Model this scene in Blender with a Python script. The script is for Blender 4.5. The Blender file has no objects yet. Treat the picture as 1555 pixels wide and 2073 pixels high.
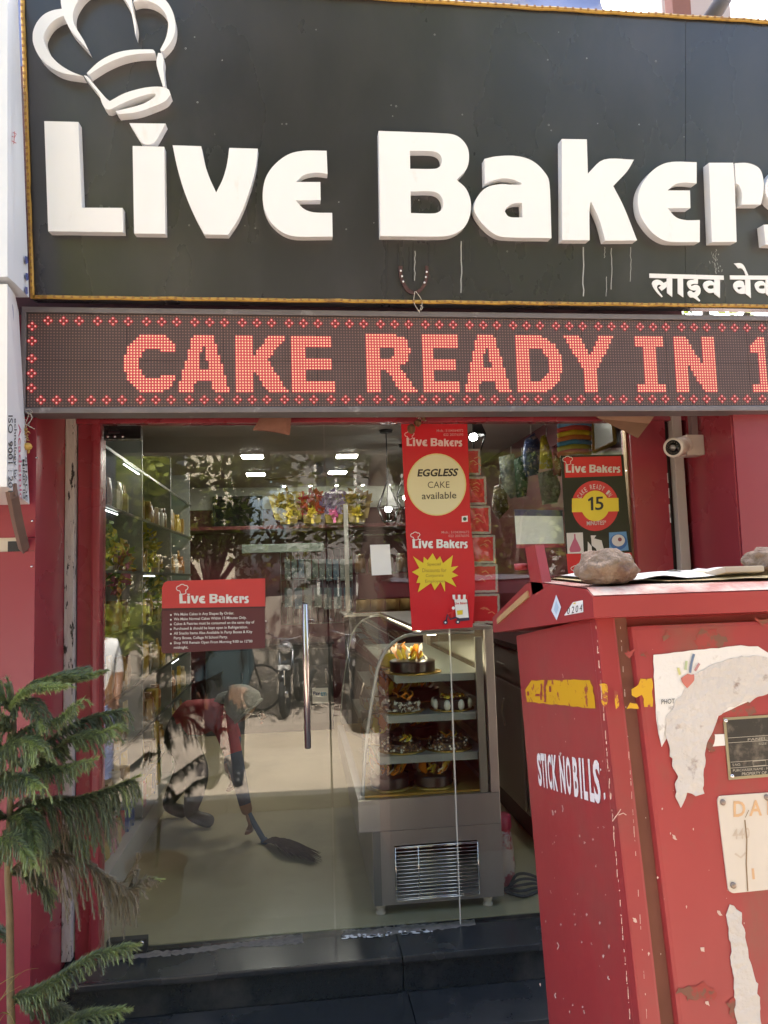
import bpy, bmesh, math, random
from mathutils import Vector, Matrix, noise
from mathutils.geometry import tessellate_polygon
random.seed(11)
C = bpy.context.scene.collection
SC = bpy.context.scene
V = Vector

# ------------------------------------------------------------------ camera
W0, H0, F0 = 1555.0, 2073.0, 1500.0
CAM = V((0.858, -3.409, 1.878))
YAW, PITCH, ROLL = 0.1176, 0.0878, -0.02987
cy, sy, cp, sp, cr, sr = math.cos(YAW), math.sin(YAW), math.cos(PITCH), math.sin(PITCH), math.cos(ROLL), math.sin(ROLL)
FWD = V((sy*cp, cy*cp, sp)); R0 = V((cy, -sy, 0)); U0 = R0.cross(FWD)
RGT = cr*R0 + sr*U0; UPV = -sr*R0 + cr*U0
cd = bpy.data.cameras.new('camera'); cam = bpy.data.objects.new('camera', cd); C.objects.link(cam)
cd.sensor_fit = 'VERTICAL'; cd.sensor_height = 36.0; cd.lens = 36.0*F0/H0
cd.clip_start = 0.02; cd.clip_end = 600
m = Matrix((RGT, UPV, -FWD)).transposed().to_4x4(); m.translation = CAM
cam.matrix_world = m
SC.camera = cam

# ------------------------------------------------------------------ light
SUN_EL, SUN_AZ = math.radians(56.5), math.radians(8.0)       # the sun stands behind the shop; the front is in its shade
wd = bpy.data.worlds.new('World'); SC.world = wd; wd.use_nodes = True
wn = wd.node_tree.nodes; wl = wd.node_tree.links
sky = wn.new('ShaderNodeTexSky'); sky.sky_type = 'NISHITA'; sky.sun_disc = False
sky.sun_elevation = SUN_EL; sky.sun_rotation = SUN_AZ; sky.air_density = 1.0; sky.dust_density = 5.0; sky.ozone_density = 1.0
bg = wn['Background']; bg.inputs['Strength'].default_value = 0.15
wl.new(sky.outputs[0], bg.inputs['Color'])
sd = bpy.data.lights.new('sun', 'SUN'); sd.energy = 5.0; sd.angle = math.radians(0.53); sd.color = (1.0, 0.955, 0.88)
sun = bpy.data.objects.new('sun', sd); C.objects.link(sun)
sdir = V((math.sin(SUN_AZ)*math.cos(SUN_EL), math.cos(SUN_AZ)*math.cos(SUN_EL), math.sin(SUN_EL)))
sun.rotation_euler = sdir.to_track_quat('Z', 'Y').to_euler(); sun.location = (0, 6, 14)
vs = SC.view_settings
vs.view_transform = 'Standard'; vs.look = 'None'; vs.exposure = 2.5; vs.gamma = 1.0; vs.use_curve_mapping = False
cyc = SC.cycles
cyc.use_denoising = True; cyc.max_bounces = 8; cyc.transparent_max_bounces = 14; cyc.diffuse_bounces = 4; cyc.glossy_bounces = 4
cyc.caustics_reflective = False; cyc.caustics_refractive = False; cyc.sample_clamp_indirect = 6.0
cyc.use_adaptive_sampling = True; cyc.adaptive_threshold = 0.015

# ------------------------------------------------------------------ picture <-> place
def ray(x, y): return (x-W0/2)/F0*RGT - (y-H0/2)/F0*UPV + FWD
class Plane:
    """a real plane of the place (point, outward normal) on which measured outlines are laid"""
    def __init__(s, p, n): s.p = V(p); s.n = V(n).normalized()
    def at(s, x, y, off=0.0):
        d = ray(x, y); q = s.p + s.n*off
        return CAM + d*((q-CAM).dot(s.n)/d.dot(s.n))
    def lay(s, pts, off=0.0): return [s.at(x, y, off) for x, y in pts]
def PY(Y): return Plane((0, Y, 0), (0, -1, 0))
def PXp(X): return Plane((X, 0, 0), (-1, 0, 0))
def PZ(Z): return Plane((0, 0, Z), (0, 0, 1))
def atY(x, y, Y): return PY(Y).at(x, y)
def atX(x, y, X): return PXp(X).at(x, y)
def atZ(x, y, Z): return PZ(Z).at(x, y)

# ------------------------------------------------------------------ materials
MATS = {}
def mat(name, col, rough=0.6, metal=0.0, var=0.12, scale=6.0, bump=0.0, bscale=60.0, coat=0.0, spec=0.5, col2=None, c2=(0.55, 0.7), c2scale=5.0, emit=None, es=0.0, trans=0.0, stretch=None, subs=0.0, detail=6.0, rvar=0.0):
    if name in MATS: return MATS[name]
    M = bpy.data.materials.new(name); M.use_nodes = True
    N, L = M.node_tree.nodes, M.node_tree.links
    P = N['Principled BSDF']
    P.inputs['Roughness'].default_value = rough; P.inputs['Metallic'].default_value = metal
    P.inputs['Coat Weight'].default_value = coat; P.inputs['Coat Roughness'].default_value = 0.12
    P.inputs['Specular IOR Level'].default_value = spec
    P.inputs['Transmission Weight'].default_value = trans
    tc = N.new('ShaderNodeTexCoord'); vec = tc.outputs['Object']
    if stretch:
        mp = N.new('ShaderNodeMapping'); mp.inputs['Scale'].default_value = stretch
        L.new(vec, mp.inputs['Vector']); vec = mp.outputs[0]
    nz = N.new('ShaderNodeTexNoise'); nz.inputs['Scale'].default_value = scale; nz.inputs['Detail'].default_value = detail
    L.new(vec, nz.inputs['Vector'])
    mx = N.new('ShaderNodeMix'); mx.data_type = 'RGBA'
    mx.inputs['A'].default_value = tuple(max(0, c*(1-var)) for c in col)+(1,)
    mx.inputs['B'].default_value = tuple(min(1, c*(1+var)) for c in col)+(1,)
    L.new(nz.outputs['Fac'], mx.inputs['Factor'])
    out = mx.outputs['Result']
    if col2:
        n2 = N.new('ShaderNodeTexNoise'); n2.inputs['Scale'].default_value = c2scale; n2.inputs['Detail'].default_value = 9; n2.inputs['Roughness'].default_value = 0.65
        L.new(vec, n2.inputs['Vector'])
        rp = N.new('ShaderNodeMapRange'); rp.inputs['From Min'].default_value = c2[0]; rp.inputs['From Max'].default_value = c2[1]
        L.new(n2.outputs['Fac'], rp.inputs['Value'])
        m2 = N.new('ShaderNodeMix'); m2.data_type = 'RGBA'; m2.inputs['B'].default_value = tuple(col2)+(1,)
        L.new(rp.outputs[0], m2.inputs['Factor']); L.new(out, m2.inputs['A']); out = m2.outputs['Result']
    L.new(out, P.inputs['Base Color'])
    if rvar:
        rr = N.new('ShaderNodeMapRange'); rr.inputs['To Min'].default_value = max(0.02, rough-rvar); rr.inputs['To Max'].default_value = rough+rvar
        n4 = N.new('ShaderNodeTexNoise'); n4.inputs['Scale'].default_value = 3.0; n4.inputs['Detail'].default_value = 8
        L.new(vec, n4.inputs['Vector']); L.new(n4.outputs['Fac'], rr.inputs['Value']); L.new(rr.outputs[0], P.inputs['Roughness'])
    if bump:
        n3 = N.new('ShaderNodeTexNoise'); n3.inputs['Scale'].default_value = bscale; n3.inputs['Detail'].default_value = 5
        L.new(vec, n3.inputs['Vector'])
        bp = N.new('ShaderNodeBump'); bp.inputs['Strength'].default_value = bump; bp.inputs['Distance'].default_value = 0.02
        L.new(n3.outputs['Fac'], bp.inputs['Height']); L.new(bp.outputs[0], P.inputs['Normal'])
    if emit:
        P.inputs['Emission Color'].default_value = tuple(emit)+(1,); P.inputs['Emission Strength'].default_value = es
    if subs:
        P.inputs['Subsurface Weight'].default_value = subs
    MATS[name] = M
    return M
def glass(name, tint=(0.965, 0.98, 0.965), f0=0.055, rough=0.0):
    if name in MATS: return MATS[name]
    M = bpy.data.materials.new(name); M.use_nodes = True
    N, L = M.node_tree.nodes, M.node_tree.links
    N.remove(N['Principled BSDF'])
    tr = N.new('ShaderNodeBsdfTransparent'); tr.inputs[0].default_value = tuple(tint)+(1,)
    gl = N.new('ShaderNodeBsdfGlossy'); gl.inputs['Roughness'].default_value = rough; gl.inputs['Color'].default_value = (1, 1, 1, 1)
    lw = N.new('ShaderNodeLayerWeight'); lw.inputs['Blend'].default_value = 0.5
    pw = N.new('ShaderNodeMath'); pw.operation = 'POWER'; pw.inputs[1].default_value = 5.0
    ma = N.new('ShaderNodeMath'); ma.operation = 'MULTIPLY_ADD'; ma.inputs[1].default_value = 1-f0; ma.inputs[2].default_value = f0
    L.new(lw.outputs['Facing'], pw.inputs[0]); L.new(pw.outputs[0], ma.inputs[0])
    tc = N.new('ShaderNodeTexCoord'); nz = N.new('ShaderNodeTexNoise'); nz.inputs['Scale'].default_value = 1.6; nz.inputs['Detail'].default_value = 1
    bp = N.new('ShaderNodeBump'); bp.inputs['Strength'].default_value = 0.02; bp.inputs['Distance'].default_value = 0.05
    L.new(tc.outputs['Object'], nz.inputs['Vector']); L.new(nz.outputs['Fac'], bp.inputs['Height']); L.new(bp.outputs[0], gl.inputs['Normal'])
    mx = N.new('ShaderNodeMixShader')
    L.new(ma.outputs[0], mx.inputs[0]); L.new(tr.outputs[0], mx.inputs[1]); L.new(gl.outputs[0], mx.inputs[2])
    L.new(mx.outputs[0], N['Material Output'].inputs['Surface'])
    MATS[name] = M
    return M
def leafmat(name, col, t=0.35):
    if name in MATS: return MATS[name]
    M = mat(name, col, rough=0.5, var=0.35, scale=2.5)
    N, L = M.node_tree.nodes, M.node_tree.links
    P = N['Principled BSDF']; tl = N.new('ShaderNodeBsdfTranslucent'); mx = N.new('ShaderNodeMixShader'); mx.inputs[0].default_value = t
    tl.inputs['Color'].default_value = (min(1, col[0]*1.6), min(1, col[1]*1.6), col[2]*0.9, 1)
    L.new(P.outputs[0], mx.inputs[1]); L.new(tl.outputs[0], mx.inputs[2]); L.new(mx.outputs[0], N['Material Output'].inputs['Surface'])
    return M
def flat(name, col, rough=0.55, **k): return mat(name, col, rough, var=0.04, **k)
def lamp_mat(name, col, s, base=(0.8, 0.8, 0.8)):
    return mat(name, base, 0.5, emit=col, es=s)

WHITE = flat('white_print', (0.78, 0.77, 0.74)); BLACK = flat('black_print', (0.015, 0.014, 0.014)); RED = flat('red_print', (0.56, 0.028, 0.03), 0.35)
YEL = flat('yellow_print', (0.72, 0.55, 0.03)); CREAM = flat('cream_print', (0.72, 0.66, 0.40)); GREY = flat('grey_print', (0.12, 0.115, 0.11))
STEEL = mat('brushed_steel', (0.52, 0.50, 0.47), 0.32, 0.95, var=0.12, scale=30, stretch=(1, 1, 0.06))
CHROME = mat('chrome', (0.75, 0.72, 0.70), 0.10, 1.0, var=0.05)
RUBBER = mat('black_rubber', (0.02, 0.02, 0.02), 0.6)
REDP = mat('red_laminate', (0.265, 0.030, 0.046), 0.30, var=0.10, scale=1.4, spec=0.5, bump=0.01, bscale=5, rvar=0.06)
REDD = mat('red_frame_paint', (0.31, 0.040, 0.052), 0.28, var=0.16, scale=4, rvar=0.08)
WOODM = mat('plywood', (0.36, 0.22, 0.10), 0.75, var=0.25, scale=9, stretch=(1, 6, 1))
TREAD = mat('dusty_granite_tread', (0.024, 0.027, 0.029), 0.26, var=0.3, scale=120, spec=0.6, bump=0.02, bscale=14, col2=(0.065, 0.062, 0.058), c2=(0.48, 0.75), c2scale=3.0, rvar=0.12)
GRAN = mat('black_granite', (0.019, 0.022, 0.024), 0.22, var=0.4, scale=160, spec=0.7, bump=0.02, bscale=14, col2=(0.075, 0.07, 0.065), c2=(0.50, 0.8), c2scale=3.5, rvar=0.12)
GLASS = glass('clear_glass')
WIRE = mat('old_string', (0.45, 0.40, 0.33), 0.9)

# ------------------------------------------------------------------ mesh builder
class MB:
    def __init__(s): s.v = []; s.f = []; s.m = []; s.sm = []
    def add(s, vs, fs, mi=0, sm=False):
        o = len(s.v); s.v += [V(p) for p in vs]
        for f in fs: s.f.append([i+o for i in f]); s.m.append(mi); s.sm.append(sm)
        return s
    def box(s, a, b, mi=0, bev=0.0, M=None):
        x0, y0, z0 = [min(a[i], b[i]) for i in range(3)]; x1, y1, z1 = [max(a[i], b[i]) for i in range(3)]
        e = min(bev, (x1-x0)*.45, (y1-y0)*.45, (z1-z0)*.45)
        if e <= 0:
            p = [V((x, y, z)) for z in (z0, z1) for y in (y0, y1) for x in (x0, x1)]
            fs = [(0, 2, 3, 1), (4, 5, 7, 6), (0, 1, 5, 4), (2, 6, 7, 3), (0, 4, 6, 2), (1, 3, 7, 5)]
        else:
            bm = bmesh.new(); bmesh.ops.create_cube(bm, size=1)
            for v in bm.verts: v.co = V(((x0+x1)/2+v.co.x*(x1-x0), (y0+y1)/2+v.co.y*(y1-y0), (z0+z1)/2+v.co.z*(z1-z0)))
            bmesh.ops.bevel(bm, geom=bm.edges[:], offset=e, segments=2, affect='EDGES', profile=0.7)
            bm.verts.index_update(); p = [v.co.copy() for v in bm.verts]; fs = [[v.index for v in f.verts] for f in bm.faces]; bm.free()
        if M is not None: p = [M @ q for q in p]
        return s.add(p, fs, mi)
    def tube(s, pts, r, n=8, mi=0, caps=True, sm=True, flat_=1.0):
        pts = [V(p) for p in pts]; k = len(pts)
        rs = r if isinstance(r, (list, tuple)) else [r]*k
        rings = []; up = None
        for i in range(k):
            t = (pts[min(i+1, k-1)]-pts[max(i-1, 0)]); t = t.normalized() if t.length > 1e-9 else V((0, 0, 1))
            if up is None: up = V((0, 0, 1)) if abs(t.z) < 0.9 else V((1, 0, 0))
            a = t.cross(up); a = a.normalized() if a.length > 1e-6 else t.orthogonal().normalized()
            b = a.cross(t).normalized(); up = b
            rings.append([pts[i]+(a*math.cos(2*math.pi*j/n)+b*math.sin(2*math.pi*j/n)*flat_)*rs[i] for j in range(n)])
        vs = [p for g in rings for p in g]
        fs = [(i*n+j, i*n+(j+1) % n, (i+1)*n+(j+1) % n, (i+1)*n+j) for i in range(k-1) for j in range(n)]
        if caps: fs += [tuple(range(n-1, -1, -1)), tuple((k-1)*n+j for j in range(n))]
        return s.add(vs, fs, mi, sm)
    def lathe(s, prof, c, axis=(0, 0, 1), n=20, mi=0, sm=True, wob=0.0):
        ax = V(axis).normalized(); a = ax.orthogonal().normalized(); b = ax.cross(a); c = V(c)
        vs = []
        for (r, h) in prof:
            for j in range(n):
                q = 2*math.pi*j/n; rr = r*(1+wob*math.sin(q*7+h*40))
                vs.append(c+ax*h+(a*math.cos(q)+b*math.sin(q))*rr)
        k = len(prof)
        fs = [(i*n+j, i*n+(j+1) % n, (i+1)*n+(j+1) % n, (i+1)*n+j) for i in range(k-1) for j in range(n)]
        fs += [tuple(range(n-1, -1, -1)), tuple((k-1)*n+j for j in range(n))]
        return s.add(vs, fs, mi, sm)
    def ball(s, c, r, mi=0, sub=2, rough=0.0, sc=(1, 1, 1), seed=0.0, sm=True):
        bm = bmesh.new(); bmesh.ops.create_icosphere(bm, subdivisions=sub, radius=1)
        c = V(c); p = []
        for v in bm.verts:
            d = v.co.normalized(); k = 1+rough*noise.noise(d*2.2+V((seed, seed*1.7, 0)))+rough*0.4*noise.noise(d*6+V((seed, 0, 3)))
            p.append(c+V((d.x*sc[0], d.y*sc[1], d.z*sc[2]))*r*k)
        fs = [[v.index for v in f.verts] for f in bm.faces]; bm.free()
        return s.add(p, fs, mi, sm)
    def quad(s, a, b, c, d, mi=0): return s.add([a, b, c, d], [(0, 1, 2, 3)], mi)
    def poly(s, loops, mi=0, off=None):
        """filled outline (first loop the rim, the rest holes), 3D points; off: extrude vector (walls and a second cap)"""
        loops = [[V(p) for p in l] for l in loops]
        flatv = [p for l in loops for p in l]
        tris = tessellate_polygon(loops)
        s.add(flatv, [tuple(t) for t in tris], mi)
        if off is not None:
            off = V(off); n = len(flatv)
            s.add([p+off for p in flatv], [tuple(reversed(t)) for t in tris], mi)
            for l in loops:
                k = len(l)
                s.add(l+[p+off for p in l], [(i, (i+1) % k, k+(i+1) % k, k+i) for i in range(k)], mi)
        return s
    def build(s, name, mats, parent=None, label=None, cat=None, group=None, kind=None, loc=None):
        if not isinstance(mats, (list, tuple)): mats = [mats]
        me = bpy.data.meshes.new(name)
        base = V((0, 0, 0))
        if parent is None:
            if loc is not None: base = V(loc)
            elif kind is None:
                xs = [p.x for p in s.v]; ys = [p.y for p in s.v]; zs = [p.z for p in s.v]
                base = V(((min(xs)+max(xs))/2, (min(ys)+max(ys))/2, min(zs)))
        else:
            q = parent
            while q is not None: base += q.location; q = q.parent
        me.from_pydata([p-base for p in s.v], [], s.f)
        for M in mats: me.materials.append(M)
        me.polygons.foreach_set('material_index', s.m); me.polygons.foreach_set('use_smooth', s.sm)
        me.update()
        bm = bmesh.new(); bm.from_mesh(me); bmesh.ops.recalc_face_normals(bm, faces=bm.faces[:]); bm.to_mesh(me); bm.free()
        o = bpy.data.objects.new(name, me); C.objects.link(o)
        if parent is not None: o.parent = parent
        else: o.location = base
        tag(o, label, cat, group, kind)
        return o
def tag(o, label=None, cat=None, group=None, kind=None):
    if label: o['label'] = label
    if cat: o['category'] = cat
    if group: o['group'] = group
    if kind: o['kind'] = kind
    return o
def thing(name, label, cat, loc=(0, 0, 0), group=None):
    o = bpy.data.objects.new(name, None); C.objects.link(o); o.location = loc; o.empty_display_size = 0.1
    return tag(o, label, cat, group)
def copy_tree(o, parent=None):
    c = o.copy(); C.objects.link(c); c.parent = parent
    for ch in list(o.children): copy_tree(ch, c)
    return c
def smooth(pts, n=5, thr=48):
    """round an outline through its points, keeping sharp corners sharp"""
    P = [V((p[0], p[1], 0)) for p in pts]; k = len(P); corner = []
    for i in range(k):
        a, b = P[i]-P[i-1], P[(i+1) % k]-P[i]
        corner.append(a.length < 1e-6 or b.length < 1e-6 or math.degrees(a.angle(b)) > thr)
    out = []
    for i in range(k):
        p0, p1, p2, p3 = P[i-1], P[i], P[(i+1) % k], P[(i+2) % k]
        out.append((p1.x, p1.y))
        if corner[i] and corner[(i+1) % k]: continue
        t1 = (p2-p1) if corner[i] else (p2-p0)*0.5
        t2 = (p2-p1) if corner[(i+1) % k] else (p3-p1)*0.5
        L = (p2-p1).length
        if t1.length > 1.2*L: t1 = t1.normalized()*1.2*L
        if t2.length > 1.2*L: t2 = t2.normalized()*1.2*L
        for j in range(1, n):
            u = j/n; h1 = 2*u**3-3*u*u+1; h2 = u**3-2*u*u+u; h3 = -2*u**3+3*u*u; h4 = u**3-u*u
            q = p1*h1+t1*h2+p2*h3+t2*h4; out.append((q.x, q.y))
    return out
def curve3(pts, n=6):
    P = [V(p) for p in pts]; out = []
    for i in range(len(P)-1):
        p0, p1, p2, p3 = P[max(i-1, 0)], P[i], P[i+1], P[min(i+2, len(P)-1)]
        for j in range(n):
            u = j/n
            out.append(0.5*((2*p1)+(p2-p0)*u+(2*p0-5*p1+4*p2-p3)*u*u+(3*p1-p0-3*p2+p3)*u**3))
    out.append(P[-1]); return out
def torn(pts, amp=3.0, step=9.0, seed=0):
    rnd = random.Random(seed); out = []
    for i in range(len(pts)):
        a, b = V((*pts[i], 0)), V((*pts[(i+1) % len(pts)], 0)); n = max(1, int((b-a).length/step))
        for j in range(n):
            q = a.lerp(b, j/n); out.append((q.x+rnd.uniform(-amp, amp), q.y+rnd.uniform(-amp, amp)))
    return out

# printing on planes
def ppoly(mb, pl, pts, off, mi=0, holes=(), th=None):
    loops = [pl.lay(pts, off)]+[pl.lay(h, off) for h in holes]
    return mb.poly(loops, mi, None if th is None else -pl.n*th)
def pline(mb, pl, pts, w, off, mi=0, closed=False):
    P = [V((*p, 0)) for p in pts]; k = len(P); L = []; Rr = []
    for i in range(k):
        a = P[i-1] if (i > 0 or closed) else P[i]; b = P[(i+1) % k] if (i < k-1 or closed) else P[i]
        t = (b-a).normalized(); n = V((-t.y, t.x, 0))*w/2
        L.append(P[i]+n); Rr.append(P[i]-n)
    vs = [pl.at(p.x, p.y, off) for p in L+Rr]
    fs = [(i, (i+1) % k, k+(i+1) % k, k+i) for i in range(k if closed else k-1)]
    return mb.add(vs, fs, mi)
TXT = {}
def text_mesh(s, bold=0.0):
    key = (s, bold)
    if key not in TXT:
        cu = bpy.data.curves.new('t', 'FONT'); cu.body = s; cu.offset = bold; cu.resolution_u = 3
        o = bpy.data.objects.new('t', cu); C.objects.link(o)
        me = bpy.data.meshes.new_from_object(o.evaluated_get(bpy.context.evaluated_depsgraph_get()))
        vs = [v.co.copy() for v in me.vertices]; fs = [list(p.vertices) for p in me.polygons]
        bpy.data.objects.remove(o); bpy.data.curves.remove(cu); bpy.data.meshes.remove(me)
        xs = [v.x for v in vs]; ys = [v.y for v in vs]; x0, x1, y0, y1 = min(xs), max(xs), min(ys), max(ys)
        TXT[key] = ([((v.x-x0)/(x1-x0), (v.y-y0)/(y1-y0)) for v in vs], fs)
    return TXT[key]
def ptext(mb, pl, s, quad, off, mi=0, bold=0.0):
    """quad: picture corners bottom-left, bottom-right, top-right, top-left of the lettering"""
    uv, fs = text_mesh(s, bold); a, b, c, d = [V((*q, 0)) for q in quad]
    vs = []
    for (u, v) in uv:
        q = a*(1-u)*(1-v)+b*u*(1-v)+c*u*v+d*(1-u)*v; vs.append(pl.at(q.x, q.y, off))
    return mb.add(vs, fs, mi)
def tline(mb, pl, s, x0, y0, x1, y1, h, off, mi=0, bold=0.0):
    return ptext(mb, pl, s, [(x0, y0), (x1, y1), (x1, y1-h), (x0, y0-h)], off, mi, bold)

# ================================================================== SETTING
mb = MB(); mb.box((-60, -60, -0.3), (60, 60, 0.0))
GROUND = mat('footpath_concrete', (0.17, 0.155, 0.135), 0.9, var=0.3, scale=3, bump=0.2, bscale=40, col2=(0.09, 0.08, 0.07), c2=(0.5, 0.75), c2scale=0.8)
mb.build('ground', GROUND, kind='structure')
mb = MB(); mb.box((-60, -13.0, -0.2), (60, -3.05, 0.012))
ROAD = mat('dusty_road', (0.36, 0.295, 0.235), 0.92, var=0.22, scale=2.2, bump=0.25, bscale=90, col2=(0.24, 0.185, 0.145), c2=(0.5, 0.75), c2scale=0.7)
mb.build('road', ROAD, kind='structure')
mb = MB()
for i in range(26): mb.box((-16+i*1.25, -3.05, 0), (-16+i*1.25+1.235, -2.9, 0.12), bev=0.012)
mb.build('kerb', mat('kerb_stone', (0.3, 0.28, 0.25), 0.9, var=0.25, bump=0.2), kind='structure')

# ------------------------------------------------------------------ shop building
ZT = 2.60; FL = 0.32
DARKRED = mat('interior_maroon', (0.105, 0.016, 0.021), 0.45, var=0.12)
LEDW = mat('fascia_maroon_rust', (0.10, 0.03, 0.03), 0.7, var=0.3, col2=(0.05, 0.03, 0.025), c2=(0.45, 0.7))
shop = thing('bakery_shop', 'single storey bakery shop front clad in glossy dark red panels', 'shop building', (1.3, 0, 0))
# side walls: front panels and returns of the entrance recess
def panel_wall(name, x0, x1, label=None):
    mb = MB(); mb.box((x0, -0.42, 0), (x1, 5.4, 2.95)); return mb.build(name, mat('brick_core', (0.2, 0.12, 0.1), 0.9), shop)
panel_wall('wall', -6.0, -0.40); panel_wall('wall', 2.80, 8.0)
mb = MB(); mb.box((-0.40, -0.30, 0), (-0.165, -0.02, 2.95)); mb.build('wall', mat('brick_core', (0, 0, 0)), shop)
# left panels: two upper pieces around a square cut-out, one lower piece
LP = PY(-0.425)
cut = [LP.at(0, 1090), LP.at(57, 1116)]
zc0, zc1 = cut[1].z, cut[0].z; xc1 = cut[1].x
mb = MB(); mb.box((-6, -0.428, zc1+0.002), (-0.142, -0.421, 2.95), bev=0.001); mb.build('cladding_panel', REDP, shop)
mb = MB(); mb.box((xc1, -0.428, zc0+0.002), (-0.142, -0.4208, zc1), bev=0.001); mb.build('cladding_panel', REDP, shop)
mb = MB(); mb.box((-6, -0.428, 0), (-0.142, -0.421, zc0), bev=0.001); mb.build('cladding_panel', REDP, shop)
mb = MB(); mb.box((-0.148, -0.421, 0), (-0.142, -0.02, 2.95), bev=0.001); mb.build('return_panel', REDD, shop)
# cut-out contents: pale timber frame and dark hole
mb = MB(); mb.box((xc1-0.45, -0.4195, zc0-.05), (xc1-0.115, -0.414, zc1+.05), 0)
mb.box((xc1-0.11, -0.4195, zc0-.05), (xc1-0.005, -0.415, zc1+.05), 1)
mb.box((xc1-0.075, -0.4235, zc0-.05), (xc1-0.013, -0.4205, zc1-.012), 2)
mb.build('wall_patch', [mat('old_timber', (0.35, 0.26, 0.15), 0.8), mat('pale_plaster', (0.6, 0.54, 0.44), 0.9), RUBBER], shop)
for (x, y) in ((75, 927), (66, 1055), (65, 1147), (63, 1436), (24, 1814)):
    mb = MB(); p = LP.at(x, y); mb.lathe([(0.0045, 0), (0.0045, 0.003), (0.002, 0.005)], p+V((0, -0.003, 0)), (0, -1, 0), 10); mb.build('screw', CHROME, shop)
# right panels
mb = MB(); mb.box((2.745, -0.421, 0), (2.752, 0.0, 2.95), bev=0.001); mb.build('return_panel', REDD, shop)
mb = MB(); mb.box((2.752, -0.428, 0), (5.2, -0.421, 2.95), bev=0.001); mb.build('cladding_panel', REDP, shop)
# roof, upper wall behind the sign
mb = MB(); mb.box((-6, -0.10, 3.0), (2.62, 5.6, 3.12)); mb.build('roof', mat('roof_concrete', (0.3, 0.28, 0.25), 0.95), shop)
mb = MB(); mb.box((-6, -0.40, 2.62), (2.60, -0.12, 2.99), 0); mb.box((-6, -0.34, 2.99), (2.60, -0.12, 4.05), 0); mb.build('fascia_wall', LEDW, shop)
# header beam and jambs of the glass front
mb = MB(); mb.box((-0.14, -0.045, 2.598), (2.745, 0.03, 2.80), bev=0.006); mb.box((-0.14, -0.052, 2.594), (2.745, -0.02, 2.612), bev=0.003); mb.build('header_beam', REDD, shop)
mb = MB(); mb.box((-0.10, -0.03, 0.32), (-0.03, 0.05, 2.597), bev=0.006); mb.box((-0.04, -0.05, 0.32), (0.0, 0.06, 2.597), bev=0.012); mb.build('door_jamb', REDD, shop)
mb = MB(); mb.box((2.462, -0.045, 0.32), (2.64, 0.06, 2.597), bev=0.004); mb.build('door_jamb', REDD, shop)
mb = MB(); mb.box((2.452, -0.012, 0.32), (2.461, 0.02, 2.597)); mb.build('edge_trim', mat('brass_trim', (0.35, 0.22, 0.12), 0.35, 0.8), shop)
mb = MB(); mb.box((2.64, -0.02, 0.16), (2.665, 0.05, 2.8)); mb.build('dark_gap', mat('gap_black', (0.02, 0.014, 0.012), 0.8), shop)
# interior shell
mb = MB(); mb.box((-0.5, 5.2, 0.3), (2.75, 5.4, 2.76), 0); mb.box((-0.5, 5.18, 2.70), (2.75, 5.4, 2.95), 1); mb.build('back_wall', [DARKRED, mat('cove_white', (0.62, 0.66, 0.60), 0.6)], shop)
mb = MB(); mb.box((-0.55, 0.03, 0.3), (-0.46, 5.2, 2.95)); mb.build('side_wall', mat('shelf_wall_grey', (0.34, 0.35, 0.34), 0.5), shop)
mb = MB(); mb.box((2.66, 0.06, 0.3), (2.74, 5.2, 2.95)); mb.build('side_wall', DARKRED, shop)
mb = MB(); mb.box((-0.5, 0.04, 2.95), (2.70, 5.2, 2.998)); mb.build('ceiling', mat('ceiling_paint', (0.42, 0.40, 0.37), 0.7, var=0.05), shop)
mb = MB(); mb.box((-0.5, 0.055, 0.2), (2.7, 5.3, 0.322)); mb.build('floor', mat('tan_floor_tile', (0.36, 0.315, 0.20), 0.34, var=0.14, scale=2.5, bump=0.02, col2=(0.30, 0.26, 0.17), c2=(0.5, 0.7), c2scale=2), shop)

# steps of black granite, two slabs per tread and riser
XJa, XJb = atZ(802, 1889, .32).x, atY(819, 2011, -.211).x
def slab(a, b): mb = MB(); mb.box(a, b, bev=0.007); return mb
steps = thing('entrance_steps', 'two black polished granite steps below the glass shop front', 'steps', (1.3, -0.25, 0))
e = 0.0012
for (a, b) in (((-0.138, -0.232, 0.292), (XJa-e, 0.052, 0.32)), ((XJa+e, -0.232, 0.292), (2.738, 0.052, 0.32)),
               ((-0.138, -0.211, 0.168), (XJa-e+.004, -0.18, 0.2915)), ((XJa+e+.004, -0.211, 0.168), (2.738, -0.18, 0.2915)),
               ((-0.20, -0.485, 0.137), (XJa+.02-e, -0.185, 0.1675)), ((XJa+.02+e, -0.485, 0.137), (2.78, -0.185, 0.1675)),
               ((-0.20, -0.465, 0.0), (XJa+.024-e, -0.435, 0.1365)), ((XJa+.024+e, -0.465, 0.0), (2.78, -0.435, 0.1365))):
    slab(a, b).build('granite_slab', TREAD if b[2]-a[2] < .05 else GRAN, steps)
mb = MB(); mb.box((-0.13, -0.178, 0.0), (2.73, 0.05, 0.291)); mb.box((-0.19, -0.43, 0.0), (2.77, -0.18, 0.136)); mb.build('step_core', mat('grout', (0.3, 0.28, 0.25), 0.95), steps)
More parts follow.
